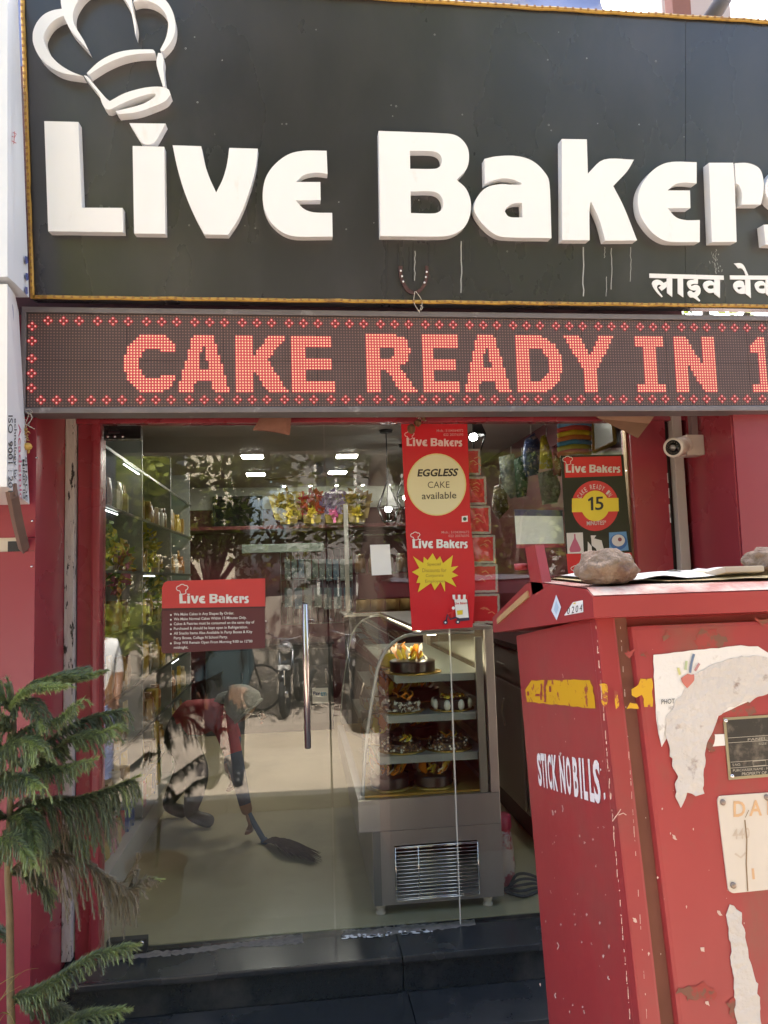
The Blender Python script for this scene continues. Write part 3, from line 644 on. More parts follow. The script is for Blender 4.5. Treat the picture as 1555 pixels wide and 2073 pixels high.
# hanging charms, pouch, cardboard
YC = -0.512
lemon = thing('lemon_charm', 'dried lemon and chilli charm hanging by frayed string from the LED board corner', 'charm', PY(YC).at(55, 905))
Q = PY(YC)
mb = MB(); c0 = Q.at(56, 904); mb.ball(c0, 0.0165, 0, 2, 0.04, (1, 1, .92)); mb.lathe([(0.003, 0), (0.005, -.006), (0.001, -.014)], c0+V((.006, 0, -.014)), (0.3, 0, 1), 8)
mb.build('lemon', mat('dried_lemon', (0.55, 0.33, 0.07), 0.6, var=0.3, scale=60, bump=0.2), lemon)
mb = MB(); rnd = random.Random(5)
for i in range(26):
    t = rnd.random(); p = Q.at(48+rnd.uniform(-5, 7), 868+t*24, rnd.uniform(-.006, .008)); q = p+V((rnd.uniform(-.012, .012), rnd.uniform(-.006, .006), rnd.uniform(-.014, .006)))
    mb.tube([p, p.lerp(q, .5)+V((0, 0, .002)), q], [.003, .0026, .001], 5)
mb.build('chilli', mat('dried_chilli', (0.42, 0.27, 0.10), 0.8, var=0.4, scale=30), lemon)
mb = MB()
for L in ([(52, 832), (58, 840), (52, 856), (50, 872), (55, 892)], [(56, 834), (66, 845), (55, 860), (52, 870)], [(48, 836), (42, 842), (52, 850)], [(60, 830), (64, 846), (58, 862), (70, 868)], [(52, 830), (60, 828), (66, 834), (58, 838)], [(50, 858), (62, 864), (70, 869)]):
    mb.tube(curve3([Q.at(x, y, rnd.uniform(-.004, .006)) for x, y in L], 4), 0.0012, 5)
mb.build('string', WIRE, lemon)
Q = PY(-0.10)
coco = thing('coconut_charm', 'small brown dried coconut charm hanging under the header above the red posters', 'charm', Q.at(838, 870))
mb = MB(); mb.ball(Q.at(833, 868), 0.021, 0, 2, 0.12, (.9, 1, 1.15), 3); mb.ball(Q.at(846, 856), 0.017, 0, 2, 0.16, (1, 1, 1.1), 8); mb.ball(Q.at(858, 848), 0.010, 0, 2, 0.2, (1, 1, 1), 5)
mb.build('dried_fruit', mat('coconut_husk', (0.16, 0.075, 0.03), 0.9, var=0.4, scale=40, bump=0.5), coco)
mb = MB()
for i in range(9):
    p = Q.at(852+i*2-8, 846+i % 3*3); mb.tube([p, p+V((rnd.uniform(-.02, .02), 0, rnd.uniform(0, .03)))], .0012, 4)
mb.tube([Q.at(850, 850), Q.at(852, 830), Q.at(855, 800)], .0012, 4); mb.build('string', WIRE, coco)
def pillow(pts, pl, off, th, name, M, **k):
    """a stuffed pouch: outline on a plane, bulging both ways"""
    P = smooth(pts, 4); cx = sum(p[0] for p in P)/len(P); cyy = sum(p[1] for p in P)/len(P); n = len(P); rings = []
    for f, d in ((1, 0), (.8, .55), (.55, .85), (.25, .98)): rings.append((f, d))
    mb = MB(); vs = []
    for sgn in (1, -1):
        for f, d in rings: vs += [pl.at(cx+(x-cx)*f, cyy+(y-cyy)*f, off+sgn*d*th*(1+.25*noise.noise(V((x*.06, y*.06, f))))) for x, y in P]
        vs.append(pl.at(cx, cyy, off+sgn*th))
    fs = []; R = len(rings)
    for s in (0, 1):
        o = s*(R*n+1)
        for r in range(R-1): fs += [(o+r*n+i, o+r*n+(i+1) % n, o+(r+1)*n+(i+1) % n, o+(r+1)*n+i) for i in range(n)]
        fs += [(o+(R-1)*n+i, o+(R-1)*n+(i+1) % n, o+R*n) for i in range(n)]
    mb.add(vs, fs, 0, True); return mb.build(name, M, **k)
Q = PY(-0.13)
pch = thing('cloth_pouch', 'small dusty orange cloth pouch hanging below the LED board', 'pouch', Q.at(550, 870))
pillow([(511, 871), (528, 844), (590, 838), (588, 870), (586, 881), (545, 874)], Q, .0, .022, 'bag', mat('orange_cloth', (0.27, 0.125, 0.085), 0.9, var=0.25, scale=20, bump=0.3, bscale=25), parent=pch)
mb = MB(); mb.tube([Q.at(552, 846), Q.at(552, 825), Q.at(553, 800)], .0018, 5); mb.build('string', WIRE, pch)
Q = PY(-0.20)
tri = [(1190, 832), (1332, 832), (1318, 856), (1286, 889), (1215, 848)]
mb = MB(); P = [Q.at(x, y) for x, y in tri]; P[2] += V((0, .02, 0)); P[3] += V((0, -.03, 0))
mb.poly([P], 0, V((0, .006, 0)))
mb.build('cardboard_sheet', mat('brown_cardboard', (0.30, 0.17, 0.11), 0.85, var=0.12, scale=5), label='folded brown cardboard corner poking down from under the LED board', cat='cardboard')

# security camera
cc = thing('security_camera', 'white bullet security camera on a square box on the right recess wall', 'security camera', (2.74, -.16, 2.1))
CW = mat('camera_white', (0.66, 0.58, 0.50), 0.45, var=0.06)
q0 = atX(1400, 903, 2.70)
cz, cyy = q0.z, q0.y
mb = MB(); mb.box((2.655, cyy-.035, cz-.048), (2.744, cyy+.045, cz+.048), bev=0.006); mb.build('junction_box', CW, cc)
c1 = V((2.66, cyy-.005, cz+.002)); tgt = PY(cyy-.13).at(1352, 908)
ax = (tgt-c1).normalized()
mb = MB(); mb.lathe([(0.03, 0), (0.043, .005), (0.043, .018), (0.03, .022), (0.03, .035), (0.04, .038), (0.043, .05), (0.043, .11), (0.045, .112), (0.045, .135), (0.038, .140), (0.034, .132)], c1, ax, 28); mb.build('housing', CW, cc)
mb = MB(); mb.lathe([(0.0345, .1335), (0.0345, .1345)], c1, ax, 28); l = mb.build('lens_plate', mat('lens_black', (0.012, 0.011, 0.01), 0.15), cc)
mb = MB(); mb.lathe([(0.014, .134), (0.014, .140), (0.011, .141)], c1, ax, 20)
s_ = ax.orthogonal().normalized(); t_ = ax.cross(s_)
for i in range(14):
    q = 2*math.pi*i/14; mb.ball(c1+ax*.1345+(s_*math.cos(q)+t_*math.sin(q))*.025, .0028, 0, 1)
mb.build('lens', mat('lens_glass', (0.10, 0.07, 0.05), 0.1, spec=0.8), cc)
mb = MB(); mb.box((2.69, cyy-.03, 2.8), (2.72, cyy+.0, cz+.04)); mb.build('cable_cover', mat('grey_cover', (0.2, 0.14, 0.13), 0.6), cc)

# ------------------------------------------------------------------ posters on the glass
GP = PY(-0.0066)
HATL = [(0, 2), (-4, 1), (-6, -3), (-4, -7), (0, -8), (3, -10.5), (8, -11), (11, -9), (15, -9), (18, -5), (16, -1), (13, 0.5), (13.5, 7), (8, 9), (3, 8), (1, 2)]
def small_logo(mb, pl, x0, y0, x1, y1, h, off, mi):
    for k in ('L', 'i', 'dot', 'v', 'e', 'B', 'a', 'k', 'e2', 'r', 'flag', 's'):
        loops = []
        for l in LETTERS[k]:
            P = smooth(l, 3) if k != 'L' else l
            loops.append([pl.at(x0+(x-90)/1562*(x1-x0), y0+(x-90)/1562*(y1-y0)-(497-y)/252*h, off) for x, y in P])
        mb.poly(loops, mi)
def small_hat(mb, pl, x, y, s, off, mi, w=1.6): pline(mb, pl, smooth([(x+a*s, y+b*s) for a, b in HATL], 3), w, off, mi, True)
def sheet(name, label, cat, pts, M, off=0.0, th=0.0015, pl=GP):
    t = thing(name, label, cat, pl.at(*pts[0]))
    mb = MB(); ppoly(mb, pl, pts, off+th, 0, th=th); mb.build('sheet', M, t); return t
GLOSSR = mat('glossy_red_vinyl', (0.56, 0.028, 0.034), 0.22, var=0.05, scale=8, bump=0.05, bscale=9, spec=0.5)
MAROON = flat('maroon_vinyl', (0.105, 0.018, 0.024), 0.4)
# notice plate on the door
no = thing('door_notice', 'red and maroon plastic notice of shop rules stuck on the door leaf', 'notice', GP.at(430, 1320))
mb = MB(); ppoly(mb, GP, [(328, 1232), (328, 1190), (332, 1180), (340, 1176), (537, 1171), (537, 1228)], .003, 0, th=.003)
ppoly(mb, GP, [(327, 1236), (536, 1230), (537, 1308), (536, 1312), (331, 1323), (327, 1319)], .003, 1, th=.003); mb.build('plate', [flat('coral_red_vinyl', (0.60, 0.045, 0.045), 0.4), MAROON], no)
mb = MB(); ppoly(mb, GP, [(328, 1231.5), (537, 1227.5), (537, 1230.5), (328, 1236.5)], .0032, 1)
small_logo(mb, GP, 363, 1224, 504, 1221, 22, .0042, 0); small_hat(mb, GP, 363, 1194, 1.0, .0042, 0)
rows = ['We Make Cakes in Any Shapes By Order.', 'We Make Normal Cakes Within 15 Minutes Only.', 'Cakes & Pastries must be consumed on the same day of', 'Purchased & should be kept open in Refrigeration.', 'All Snacks Items Also Available In Party Boxes & Kity', 'Party Boxes, Collage N School Party.', 'Shop Will Remain Open From Morning 9:00 to 12"00', 'midnight.']
wid = [122, 147, 163, 150, 159, 109, 159, 29]
for i, (s, w) in enumerate(zip(rows, wid)):
    y = 1247.5+i*9.6; tline(mb, GP, s, 352, y+.6, 352+w, y+.6-w*.022, 7.2, .0042, 0, .012)
    if i not in (5, 7): ppoly(mb, GP, [(346+2*math.cos(a), y-2.5+2*math.sin(a)) for a in [j*math.pi/3 for j in range(6)]], .0042, 0)
mb.build('lettering', [WHITE, flat('dark_maroon', (0.06, 0.012, 0.015))], no)
# eggless cake poster
p1 = sheet('poster', 'upper red poster with a cream disc reading EGGLESS CAKE available', 'poster', [(812, 858), (946, 858), (953, 1062), (822, 1068)], GLOSSR, .004)
mb = MB(); n = 40
ppoly(mb, GP, [(884+60*math.cos(2*math.pi*i/n), 981+63*math.sin(2*math.pi*i/n)) for i in range(n)], .0062, 0)
ppoly(mb, GP, [(884+57.5*math.cos(2*math.pi*i/n), 981+60.5*math.sin(2*math.pi*i/n)) for i in range(n)], .0068, 1)
ptext(mb, GP, 'EGGLESS', [(845, 965), (925, 964), (929, 948), (847, 950)], .0076, 2, .03)
tline(mb, GP, 'CAKE', 866, 988, 910, 987.5, 13, .0076, 3, .0); tline(mb, GP, 'available', 854, 1011, 924, 1009, 14, .0076, 3, .008)
small_logo(mb, GP, 823, 905, 936, 904, 19, .0064, 4); small_hat(mb, GP, 824, 882, .8, .0064, 4, 1.2)
tline(mb, GP, 'Mob.: 5104364072', 884, 874.5, 938, 874, 5, .0064, 5, .004); tline(mb, GP, '022 20376595', 898, 882.5, 938, 882, 5, .0064, 5, .004)
ppoly(mb, GP, [(935, 1045), (947, 1044), (947, 1056), (935, 1057)], .0064, 6)
ppoly(mb, GP, [(941+3.8*math.cos(a), 1050.5+3.8*math.sin(a)) for a in [j*math.pi/6 for j in range(12)]], .0072, 7)
mb.build('print', [flat('yellow_cream', (0.70, 0.60, 0.24)), CREAM, flat('dark_brown_ink', (0.03, 0.02, 0.015)), flat('brown_ink', (0.09, 0.075, 0.05)), flat('pinkish_white', (0.72, 0.5, 0.46)), flat('pale_red', (0.62, 0.30, 0.28)), WHITE, flat('green_ink', (0.02, 0.08, 0.03))], p1)
# discount poster: wrinkled sheet
p2 = thing('poster', 'lower crinkled red poster with a yellow starburst offering special discounts', 'poster', GP.at(890, 1270))
q = [(821, 1066), (953, 1062), (964, 1210), (961, 1250), (957, 1270), (834, 1277)]
NU, NV = 16, 24; mb = MB(); vs = []
def wr(u, v): return 0.0016+0.0030*max(0, noise.noise(V((u*3+1, v*5, 0.4))))+0.004*max(0, noise.noise(V((u*9, v*3-4, 2))))*(1-u)
Bq = [(821, 1066), (953, 1062), (957, 1270), (834, 1277)]
def bil(u, v): return ((Bq[3][0]*(1-u)+Bq[2][0]*u)*(1-v)+(Bq[0][0]*(1-u)+Bq[1][0]*u)*v+7*u*math.sin(math.pi*v)*.9, (Bq[3][1]*(1-u)+Bq[2][1]*u)*(1-v)+(Bq[0][1]*(1-u)+Bq[1][1]*u)*v)
for j in range(NV+1):
    for i in range(NU+1):
        u, v = i/NU, j/NV; x, y = bil(u, v); vs.append(GP.at(x, y, .002+wr(u, v)))
mb.add(vs, [(j*(NU+1)+i, j*(NU+1)+i+1, (j+1)*(NU+1)+i+1, (j+1)*(NU+1)+i) for j in range(NV) for i in range(NU)], 0, True); mb.build('sheet', GLOSSR, p2)
mb = MB()
star = [(876, 1120), (884, 1134), (891, 1126), (897, 1140), (917, 1124), (913, 1148), (928, 1146), (915, 1158), (928, 1165), (914, 1170), (924, 1188), (901, 1176), (901, 1198), (892, 1178), (880, 1195), (873, 1180), (846, 1199), (851, 1180), (843, 1180), (848, 1166), (834, 1158), (849, 1150), (836, 1126), (857, 1140), (858, 1127), (866, 1134)]
ppoly(mb, GP, star, .0085, 0)
for i, (s, x0, x1) in enumerate((('Special', 865, 892), ('Discounts for', 855, 904), ('Corporate', 862, 898), ('Employees', 861, 901))):
    tline(mb, GP, s, x0, 1147+i*11.5, x1, 1147+i*11.5-.5, 8, .0092, 1, .004)
small_logo(mb, GP, 835, 1112, 947, 1110, 21, .0085, 2); small_hat(mb, GP, 836, 1086, .8, .0085, 2, 1.3)
tline(mb, GP, 'Mob.: 5104384672', 894, 1080, 950, 1079.5, 5, .0085, 3, .006); tline(mb, GP, '022 20376595', 908, 1087.5, 950, 1087, 5, .0085, 3, .006)
# phone, awning, scooter and rider
ppoly(mb, GP, [(918, 1208), (946, 1207), (951, 1256), (926, 1258)], .0085, 4); ppoly(mb, GP, [(919.5, 1210), (945, 1209), (949, 1250), (924, 1252)], .0092, 2)
for i in range(6): ppoly(mb, GP, [(916+i*5.4, 1204), (921.4+i*5.4, 1204), (922+i*5.2, 1212), (919+i*5.2, 1214), (916.6+i*5.2, 1212)], .0098, 5 if i % 2 else 2)
tline(mb, GP, 'Live Bakers', 921, 1224, 946, 1223, 5, .0098, 5, .02); ppoly(mb, GP, [(925, 1236), (937, 1235), (937, 1244), (926, 1245)], .0098, 0)
for (x, y) in ((902, 1260), (927, 1259)):
    ppoly(mb, GP, [(x+4.6*math.cos(a), y+4.6*math.sin(a)) for a in [j*math.pi/6 for j in range(12)]], .0098, 4); ppoly(mb, GP, [(x+2*math.cos(a), y+2*math.sin(a)) for a in [j*math.pi/4 for j in range(8)]], .0104, 2)
pline(mb, GP, [(903, 1258), (906, 1244), (912, 1254), (922, 1250), (932, 1254)], 3.4, .0098, 4); pline(mb, GP, [(915, 1250), (916, 1240), (918, 1234)], 5, .0102, 5); pline(mb, GP, [(917, 1239), (906, 1243)], 2.6, .0104, 5)
ppoly(mb, GP, [(918+3.4*math.cos(a), 1231+3.4*math.sin(a)) for a in [j*math.pi/4 for j in range(8)]], .0104, 2)
mb.build('print', [YEL, flat('ochre_ink', (0.35, 0.22, 0.03)), WHITE, flat('pale_red', (0, 0, 0)), flat('navy_ink', (0.03, 0.02, 0.05)), RED], p2)
# black poster at the right
p3 = thing('poster', 'black poster with red roundel reading CAKE READY IN 15 MINUTES', 'poster', GP.at(1208, 1190))
mb = MB(); ppoly(mb, GP, [(1135, 922), (1262, 920), (1279, 1118), (1147, 1121)], .0018, 0, th=.0015)
ppoly(mb, GP, [(1147, 1121.5), (1279, 1118.5), (1282, 1192), (1153, 1192)], .0018, 1, th=.0015)
ppoly(mb, GP, [(1141, 926), (1257, 923), (1260, 963), (1144, 967)], .0022, 1); mb.build('sheet', [flat('black_vinyl', (0.022, 0.017, 0.015), 0.25), GLOSSR], p3)
mb = MB(); cx, cyq = 1205, 1024; n = 44
def cir(r, x=cx, y=cyq, sx=1.0): return [(x+r*sx*math.cos(2*math.pi*i/n), y+r*math.sin(2*math.pi*i/n)) for i in range(n)]
ppoly(mb, GP, cir(51, sx=.93), .0028, 0); ppoly(mb, GP, [(1158, 1009), (1252, 1008), (1253, 1035), (1158, 1037)], .0034, 1); ppoly(mb, GP, cir(31, sx=.93), .0039, 1)
ppoly(mb, GP, [(1197.5, 1006), (1201, 1006), (1201.5, 1033), (1196.5, 1033.2), (1196, 1013), (1191, 1015), (1190.5, 1011)], .0047, 2); tline(mb, GP, '5', 1205, 1033, 1222, 1032, 27, .0047, 2, .012)
for i, ch in enumerate('CAKE READY IN'):
    if ch == ' ': continue
    q = math.radians(-152+i*9.8); r0, r1 = 34, 44; w = math.radians(3.6)
    f = lambda r, a: (cx+r*.93*math.cos(a), cyq+r*math.sin(a))
    ptext(mb, GP, ch, [f(r0, q-w), f(r0, q+w), f(r1, q+w*.9), f(r1, q-w*.9)], .0042, 3, .01)
tline(mb, GP, 'MINUTES*', 1188, 1064, 1227, 1062, 9, .0042, 3, .012)
small_logo(mb, GP, 1145, 959, 1256, 957, 19, .0036, 3); small_hat(mb, GP, 1144, 933, .85, .0036, 3, 1.2)
ppoly(mb, GP, [(1147, 1079), (1180, 1078), (1182, 1120), (1149, 1121)], .0028, 3)
ppoly(mb, GP, smooth([(1162, 1081), (1165, 1081), (1166, 1090), (1170, 1098), (1176, 1112), (1174, 1117), (1155, 1118), (1153, 1112), (1158, 1099), (1162, 1090)]), .0036, 4)
ppoly(mb, GP, [(1233, 1078), (1268, 1076), (1273, 1114), (1234, 1117)], .0028, 5); ppoly(mb, GP, cir(16, 1252, 1097, 1.1), .0036, 6); ppoly(mb, GP, cir(12, 1252, 1094, 1.1), .0042, 3); ppoly(mb, GP, cir(4, 1255, 1092), .0048, 7)
ppoly(mb, GP, [(1196, 1084), (1207, 1084), (1203, 1090), (1218, 1094), (1224, 1118), (1216, 1112), (1210, 1119), (1206, 1110), (1198, 1104), (1197, 1092)], .0036, 3)
ppoly(mb, GP, [(1190, 1096), (1198, 1106), (1199, 1134), (1190, 1136)], .0036, 3)
small_hat(mb, GP, 1160, 1153, .7, .0036, 3, 1.1)
mb.build('print', [RED, YEL, BLACK, flat('greyish_white', (0.62, 0.57, 0.52)), flat('rose_pink', (0.45, 0.10, 0.16)), flat('sky_blue_print', (0.12, 0.28, 0.5)), flat('royal_blue_print', (0.04, 0.12, 0.32)), flat('dark_red_print', (0.2, 0.04, 0.05))], p3)
# strip of red cards behind the posters
for i, (x0, x1, y0, y1) in enumerate(((930, 973, 909, 962), (936, 985, 966, 1022), (940, 994, 1025, 1081), (946, 1003, 1084, 1141), (950, 1008, 1143, 1200), (953, 1012, 1203, 1262))):
    Q = PY(0.03)
    t = thing('red_card', ['topmost', 'second', 'third', 'fourth', 'fifth', 'lowest'][i]+' red card with grey lace edge in the column beside the red posters', 'card', Q.at(x1, y1), 'red cards with grey lace edges in a column')
    mb = MB(); ppoly(mb, Q, [(x0, y0), (x1-1, y0-1), (x1+1, y1-1), (x0, y1)], .002, 0, th=.002); mb.build('card', GLOSSR, t)
    mb = MB(); pline(mb, Q, torn([(x0, y0+2), (x1-3, y0+1), (x1-2, y1-3), (x0, y1-2)][0:4], .6, 4, i)[:-int((y1-y0)/4)], 4.5, .003); mb.build('lace_edge', mat('grey_lace', (0.36, 0.31, 0.27), 0.9, var=0.5, scale=300), t)
    mb = MB()
    for k in range(3):
        xx = x0+rnd.uniform(18, 36); yy = y0+rnd.uniform(12, 44); pline(mb, Q, [(xx, yy), (xx+8, yy-3), (xx+14, yy+2)], 2.2, .0032)
    mb.build('ink_swirl', flat('orange_ink', (0.62, 0.16, 0.08)), t)
# hanging laminated sheet and plain paper
Q = PY(0.04)
la = sheet('laminated_sheet', 'shiny laminated sheet with purple top band and red lower edge beside the black poster', 'sheet', [(1041, 1031), (1139, 1033), (1143, 1106), (1046, 1108)], mat('laminate_glare_white', (0.9, 0.9, 0.89), 0.2, spec=0.8, coat=0.6), pl=Q)  # near-white sheet colour includes the sky glare on the laminate
mb = MB(); ppoly(mb, Q, [(1041, 1031), (1139, 1033), (1139, 1045), (1042, 1044)], .003, 0); mb.build('colour_band', flat('purple_band', (0.07, 0.055, 0.14)), la)
mb = MB(); ppoly(mb, Q, [(1045, 1102), (1143, 1100), (1143, 1108), (1046, 1110)], .003, 0); mb.build('colour_band', flat('red_band', (0.4, 0.05, 0.08)), la)
sheet('paper_sheet', 'blank white paper sheet taped inside the narrow glass panel', 'paper', [(749, 1103), (789, 1102), (793, 1163), (753, 1165)], mat('bright_paper', (0.8, 0.8, 0.78), 0.7), .0005, .001)

# ================================================================== RED FEEDER PILLAR
TL = math.radians(8); ct, st_ = math.cos(TL), math.sin(TL)
BO = V((1.434, -2.0, 1.789))
def Bx(x, y, z): return BO+V((x, y*ct+z*st_, -y*st_+z*ct))
BM = Matrix(((1, 0, 0, BO.x), (0, ct, st_, BO.y), (0, -st_, ct, BO.z), (0, 0, 0, 1)))
FN = V((0, -ct, st_))
CABR = mat('sunfaded_red_paint', (0.335, 0.040, 0.040), 0.42, var=0.28, scale=3.4, bump=0.34, bscale=3.0, col2=(0.20, 0.090, 0.060), c2=(0.50, 0.74), c2scale=4.2, rvar=0.12, stretch=(1, 1, .55))
CABS = mat('side_red_paint', (0.315, 0.034, 0.036), 0.40, var=0.22, scale=2.6, bump=0.25, bscale=2.6, col2=(0.23, 0.06, 0.05), c2=(0.54, 0.82), c2scale=2.6, rvar=0.08)
DUSTR = mat('dusty_pink_paint', (0.40, 0.16, 0.13), 0.6, var=0.2, scale=6, col2=(0.55, 0.46, 0.38), c2=(0.45, 0.62), c2scale=7, bump=0.1)
HB = -2.05; DEP = 0.55; WID = 1.25
cab = thing('electric_cabinet', 'weathered red electric feeder cabinet with torn poster and STICK NO BILLS stencil', 'electric cabinet', (2.0, -1.75, 0.0))
mb = MB(); mb.box((0, 0.0, HB), (WID, DEP, 0.0), bev=0.008, M=BM); mb.build('body', CABS, cab)
mb = MB(); mb.box((-.003, -0.012, HB), (0.036, 0.02, -0.002), bev=0.005, M=BM); mb.build('corner_post', CABS, cab)
mb = MB(); mb.box((0.062, -0.022, HB), (WID, 0.01, -0.022), bev=0.008, M=BM); dr = mb.build('door', CABR, cab)
mb = MB(); mb.box((0.036, -0.004, HB), (0.062, 0.005, -0.004), M=BM); mb.build('groove', mat('dusty_groove', (0.20, 0.075, 0.05), 0.8, var=0.3, scale=10), cab)
# lid with sloped roof
prof = [(-.045, -.006), (-.05, .034), (-.02, .052), (.31, .112), (.36, .112), (.70, .062), (.705, .022), (.69, .018)]
mb = MB(); L0 = [Bx(-.02, y, z) for y, z in prof]; mb.poly([L0], 0, V((WID+.03, 0, 0)))
lid = mb.build('lid', CABS, cab)
lp = [(-.0505, .036), (-.0205, .0545), (.312, .1145), (.36, .1145)]
mb = MB()
for i in range(3):
    (y0, z0), (y1, z1) = lp[i], lp[i+1]; N = 14
    for j in range(N):
        a = -.018+(WID+.026)*j/N; b2 = -.018+(WID+.026)*(j+1)/N; mb.quad(Bx(a, y0, z0), Bx(b2, y0, z0), Bx(b2, y1, z1), Bx(a, y1, z1))
mb.build('lid_dust', DUSTR, lid)
q = PXp(BO.x-.02)
mb = MB(); P = [q.at(*p) for p in ((1063, 1108), (1083, 1104), (1100, 1192), (1078, 1205))]
mb.poly([P], 0, V((.012, 0, 0))); mb.poly([[p+V((.012, 0, 0)) for p in (P[1], P[2])]+[p+V((.022, 0, 0)) for p in (P[2], P[1])]], 0, V((0, .006, 0))); lug = mb.build('lifting_lug', CABS, cab)
bp_ = q.at(1066, 1147); mb = MB(); mb.lathe([(0.014, -.006), (0.014, .012), (0.009, .014)], bp_+V((.02, 0, 0)), (-1, 0, 0), 10); mb.lathe([(.008, .0), (.008, .03)], bp_, (-1, 0, 0), 8); mb.build('bolt', CABS, lug)
a, b = q.at(1008, 1252), q.at(1070, 1196)
pk = MB(); dd = (b-a); nn = V((0, -dd.z, dd.y)).normalized()*.016; Pk = [a, b, b+nn, a+nn]
pk.poly([[p+V((-.004, 0, 0)) for p in Pk]], 0, V((.20, 0, 0)))
pk.build('wood_plank', mat('weathered_plank', (0.42, 0.25, 0.11), 0.8, var=0.3, scale=14, stretch=(1, .15, 1)), label='thin weathered wooden plank lying on the back slope of the red cabinet lid', cat='plank')
SD = PXp(BO.x); FR = Plane(Bx(0, -.022, 0), FN); FC = Plane(Bx(0, -.012, 0), FN)
# stickers on the lid end
SL = PXp(BO.x-.0205)
mb = MB(); ppoly(mb, SL, [(1126, 1204), (1136, 1229), (1127, 1256), (1116, 1236)], .0008, 0); ppoly(mb, SL, [(1126, 1216), (1131, 1229), (1126, 1244), (1121, 1234)], .0014, 1)
mb.build('diamond_sticker', [flat('sticker_blue_white', (0.62, 0.70, 0.78)), flat('pale_blue', (0.40, 0.55, 0.68))], lid)
mb = MB(); ppoly(mb, SL, [(1142, 1246), (1160, 1219), (1180, 1215), (1181, 1239), (1145, 1246)], .0008, 0)
for s, x, y in (('0', 1148, 1244), ('2', 1157, 1242), ('0', 1165, 1240), ('4', 1173, 1238)): ptext(mb, SL, s, [(x, y), (x+5, y-1), (x+6, y-15), (x+1, y-14)], .0014, 1)
ppoly(mb, SL, [(1159, 1222), (1165, 1219), (1165, 1223)], .0016, 2); mb.build('number_sticker', [WHITE, BLACK, YEL], lid)
# yellow band
YB = flat('yellow_road_paint', (0.62, 0.34, 0.008), 0.55, col2=(0.33, 0.06, 0.04), c2=(0.57, 0.60), c2scale=30)
mb = MB(); ppoly(mb, SD, torn([(1064, 1396), (1076, 1378), (1098, 1377), (1194, 1376), (1200, 1392), (1206, 1434), (1160, 1430), (1100, 1424), (1066, 1422)], 1.2, 8, 3), .0012, 0); mb.build('yellow_band', YB, cab)
mb = MB(); ppoly(mb, FC, smooth(torn([(1214, 1386), (1222, 1384), (1230, 1386), (1230, 1424), (1224, 1432), (1217, 1420), (1220, 1400)], 1, 8, 4)), .0012, 0); mb.build('yellow_band', YB, cab)
mb = MB(); ppoly(mb, FR, smooth(torn([(1244, 1398), (1251, 1402), (1253, 1430), (1247, 1436)], 1, 8, 4)), .0014, 0); mb.build('yellow_band', YB, cab)
mb = MB(); ppoly(mb, FR, smooth(torn([(1278, 1395), (1292, 1384), (1298, 1374), (1318, 1374), (1322, 1384), (1321, 1432), (1306, 1430), (1300, 1405), (1288, 1412), (1280, 1406)], 1.6, 8, 5), 2), .0014, 0); mb.build('yellow_band', YB, cab)
mb = MB(); ppoly(mb, FR, smooth(torn([(1268, 1434), (1276, 1423), (1290, 1424), (1294, 1434)], 1.4, 7, 6), 2), .0014, 0); mb.build('yellow_band', YB, cab)
mb = MB()
for (x, y, w, h) in ((1094, 1384, 3, 34), (1101, 1378, 4, 44), (1106, 1376, 2, 12), (1084, 1404, 8, 5), (1112, 1390, 3, 10), (1066, 1400, 5, 8)): ppoly(mb, SD, torn([(x, y), (x+w, y), (x+w, y+h), (x, y+h)], 1.2, 6, x), .002, 0)
mb.build('bare_paint', CABS, cab, kind='stuff')
# stencil
mb = MB()
top = lambda x: 1524+(x-1086)*.118; bot = lambda x: 1592+(x-1090)*.30
for s, x0, x1 in (('S', 1086, 1094), ('T', 1094, 1101), ('I', 1102, 1105), ('C', 1107, 1115), ('K', 1116, 1126), ('N', 1131, 1142), ('O', 1144, 1154), ('B', 1158, 1168), ('I', 1171, 1175), ('L', 1178, 1187), ('L', 1190, 1200), ('S', 1199, 1213)):
    ptext(mb, SD, s, [(x0+5, bot(x0)), (x1+4, bot(x1)), (x1, top(x1)), (x0, top(x0))], .0012, 0, .035)
ppoly(mb, SD, [(1222, 1606), (1225, 1604), (1226, 1616), (1223, 1620)], .0012, 0); ppoly(mb, SD, [(1215, 1556), (1217, 1556), (1217, 1560), (1215, 1560)], .0012, 0)
mb.build('stencil_lettering', flat('white_stencil', (0.78, 0.74, 0.72)), cab)
mb = MB(); rnd = random.Random(12)
for L in ([(1240, 1662), (1252, 1646), (1257, 1638)], [(1252, 1650), (1262, 1646), (1268, 1650)]): pline(mb, FC, L, 1.8, .003)
for (x, y) in ((1138, 1364), (1206, 1356), (1118, 1640), (1173, 1690), (1182, 1704), (1114, 1802), (1220, 1673), (1128, 1908), (1197, 1908), (1125, 2010), (1182, 2045), (1232, 1976), (1138, 1630)):
    l = rnd.uniform(3, 14); pline(mb, SD, [(x, y), (x+rnd.uniform(-2, 4), y+l*.5), (x+rnd.uniform(0, 3), y+l)], rnd.uniform(1, 2.6), .0014)
for (x, y) in ((1364, 1694), (1422, 1922), (1285, 1862), (1456, 1848), (1432, 2030)): ppoly(mb, FR, torn([(x-4, y-4), (x+3, y-3), (x+6, y+6), (x-2, y+4)], 1.5, 4, x), .0012)
for k in range(66):
    x, y = (rnd.uniform(1090, 1235), rnd.uniform(1440, 2060)) if k % 3 else (rnd.uniform(1300, 1550), rnd.uniform(1270, 2060)); pl_ = SD if k % 3 else FR; l = rnd.uniform(.6, 3.2)
    if k % 3 and x > 1200+(y-1262)*.088: continue
    ppoly(mb, pl_, [(x, y-l), (x+l*rnd.uniform(.4, 1), y), (x+rnd.uniform(-.5, .5), y+l*rnd.uniform(.6, 2.5)), (x-l*.6, y)], .0013)
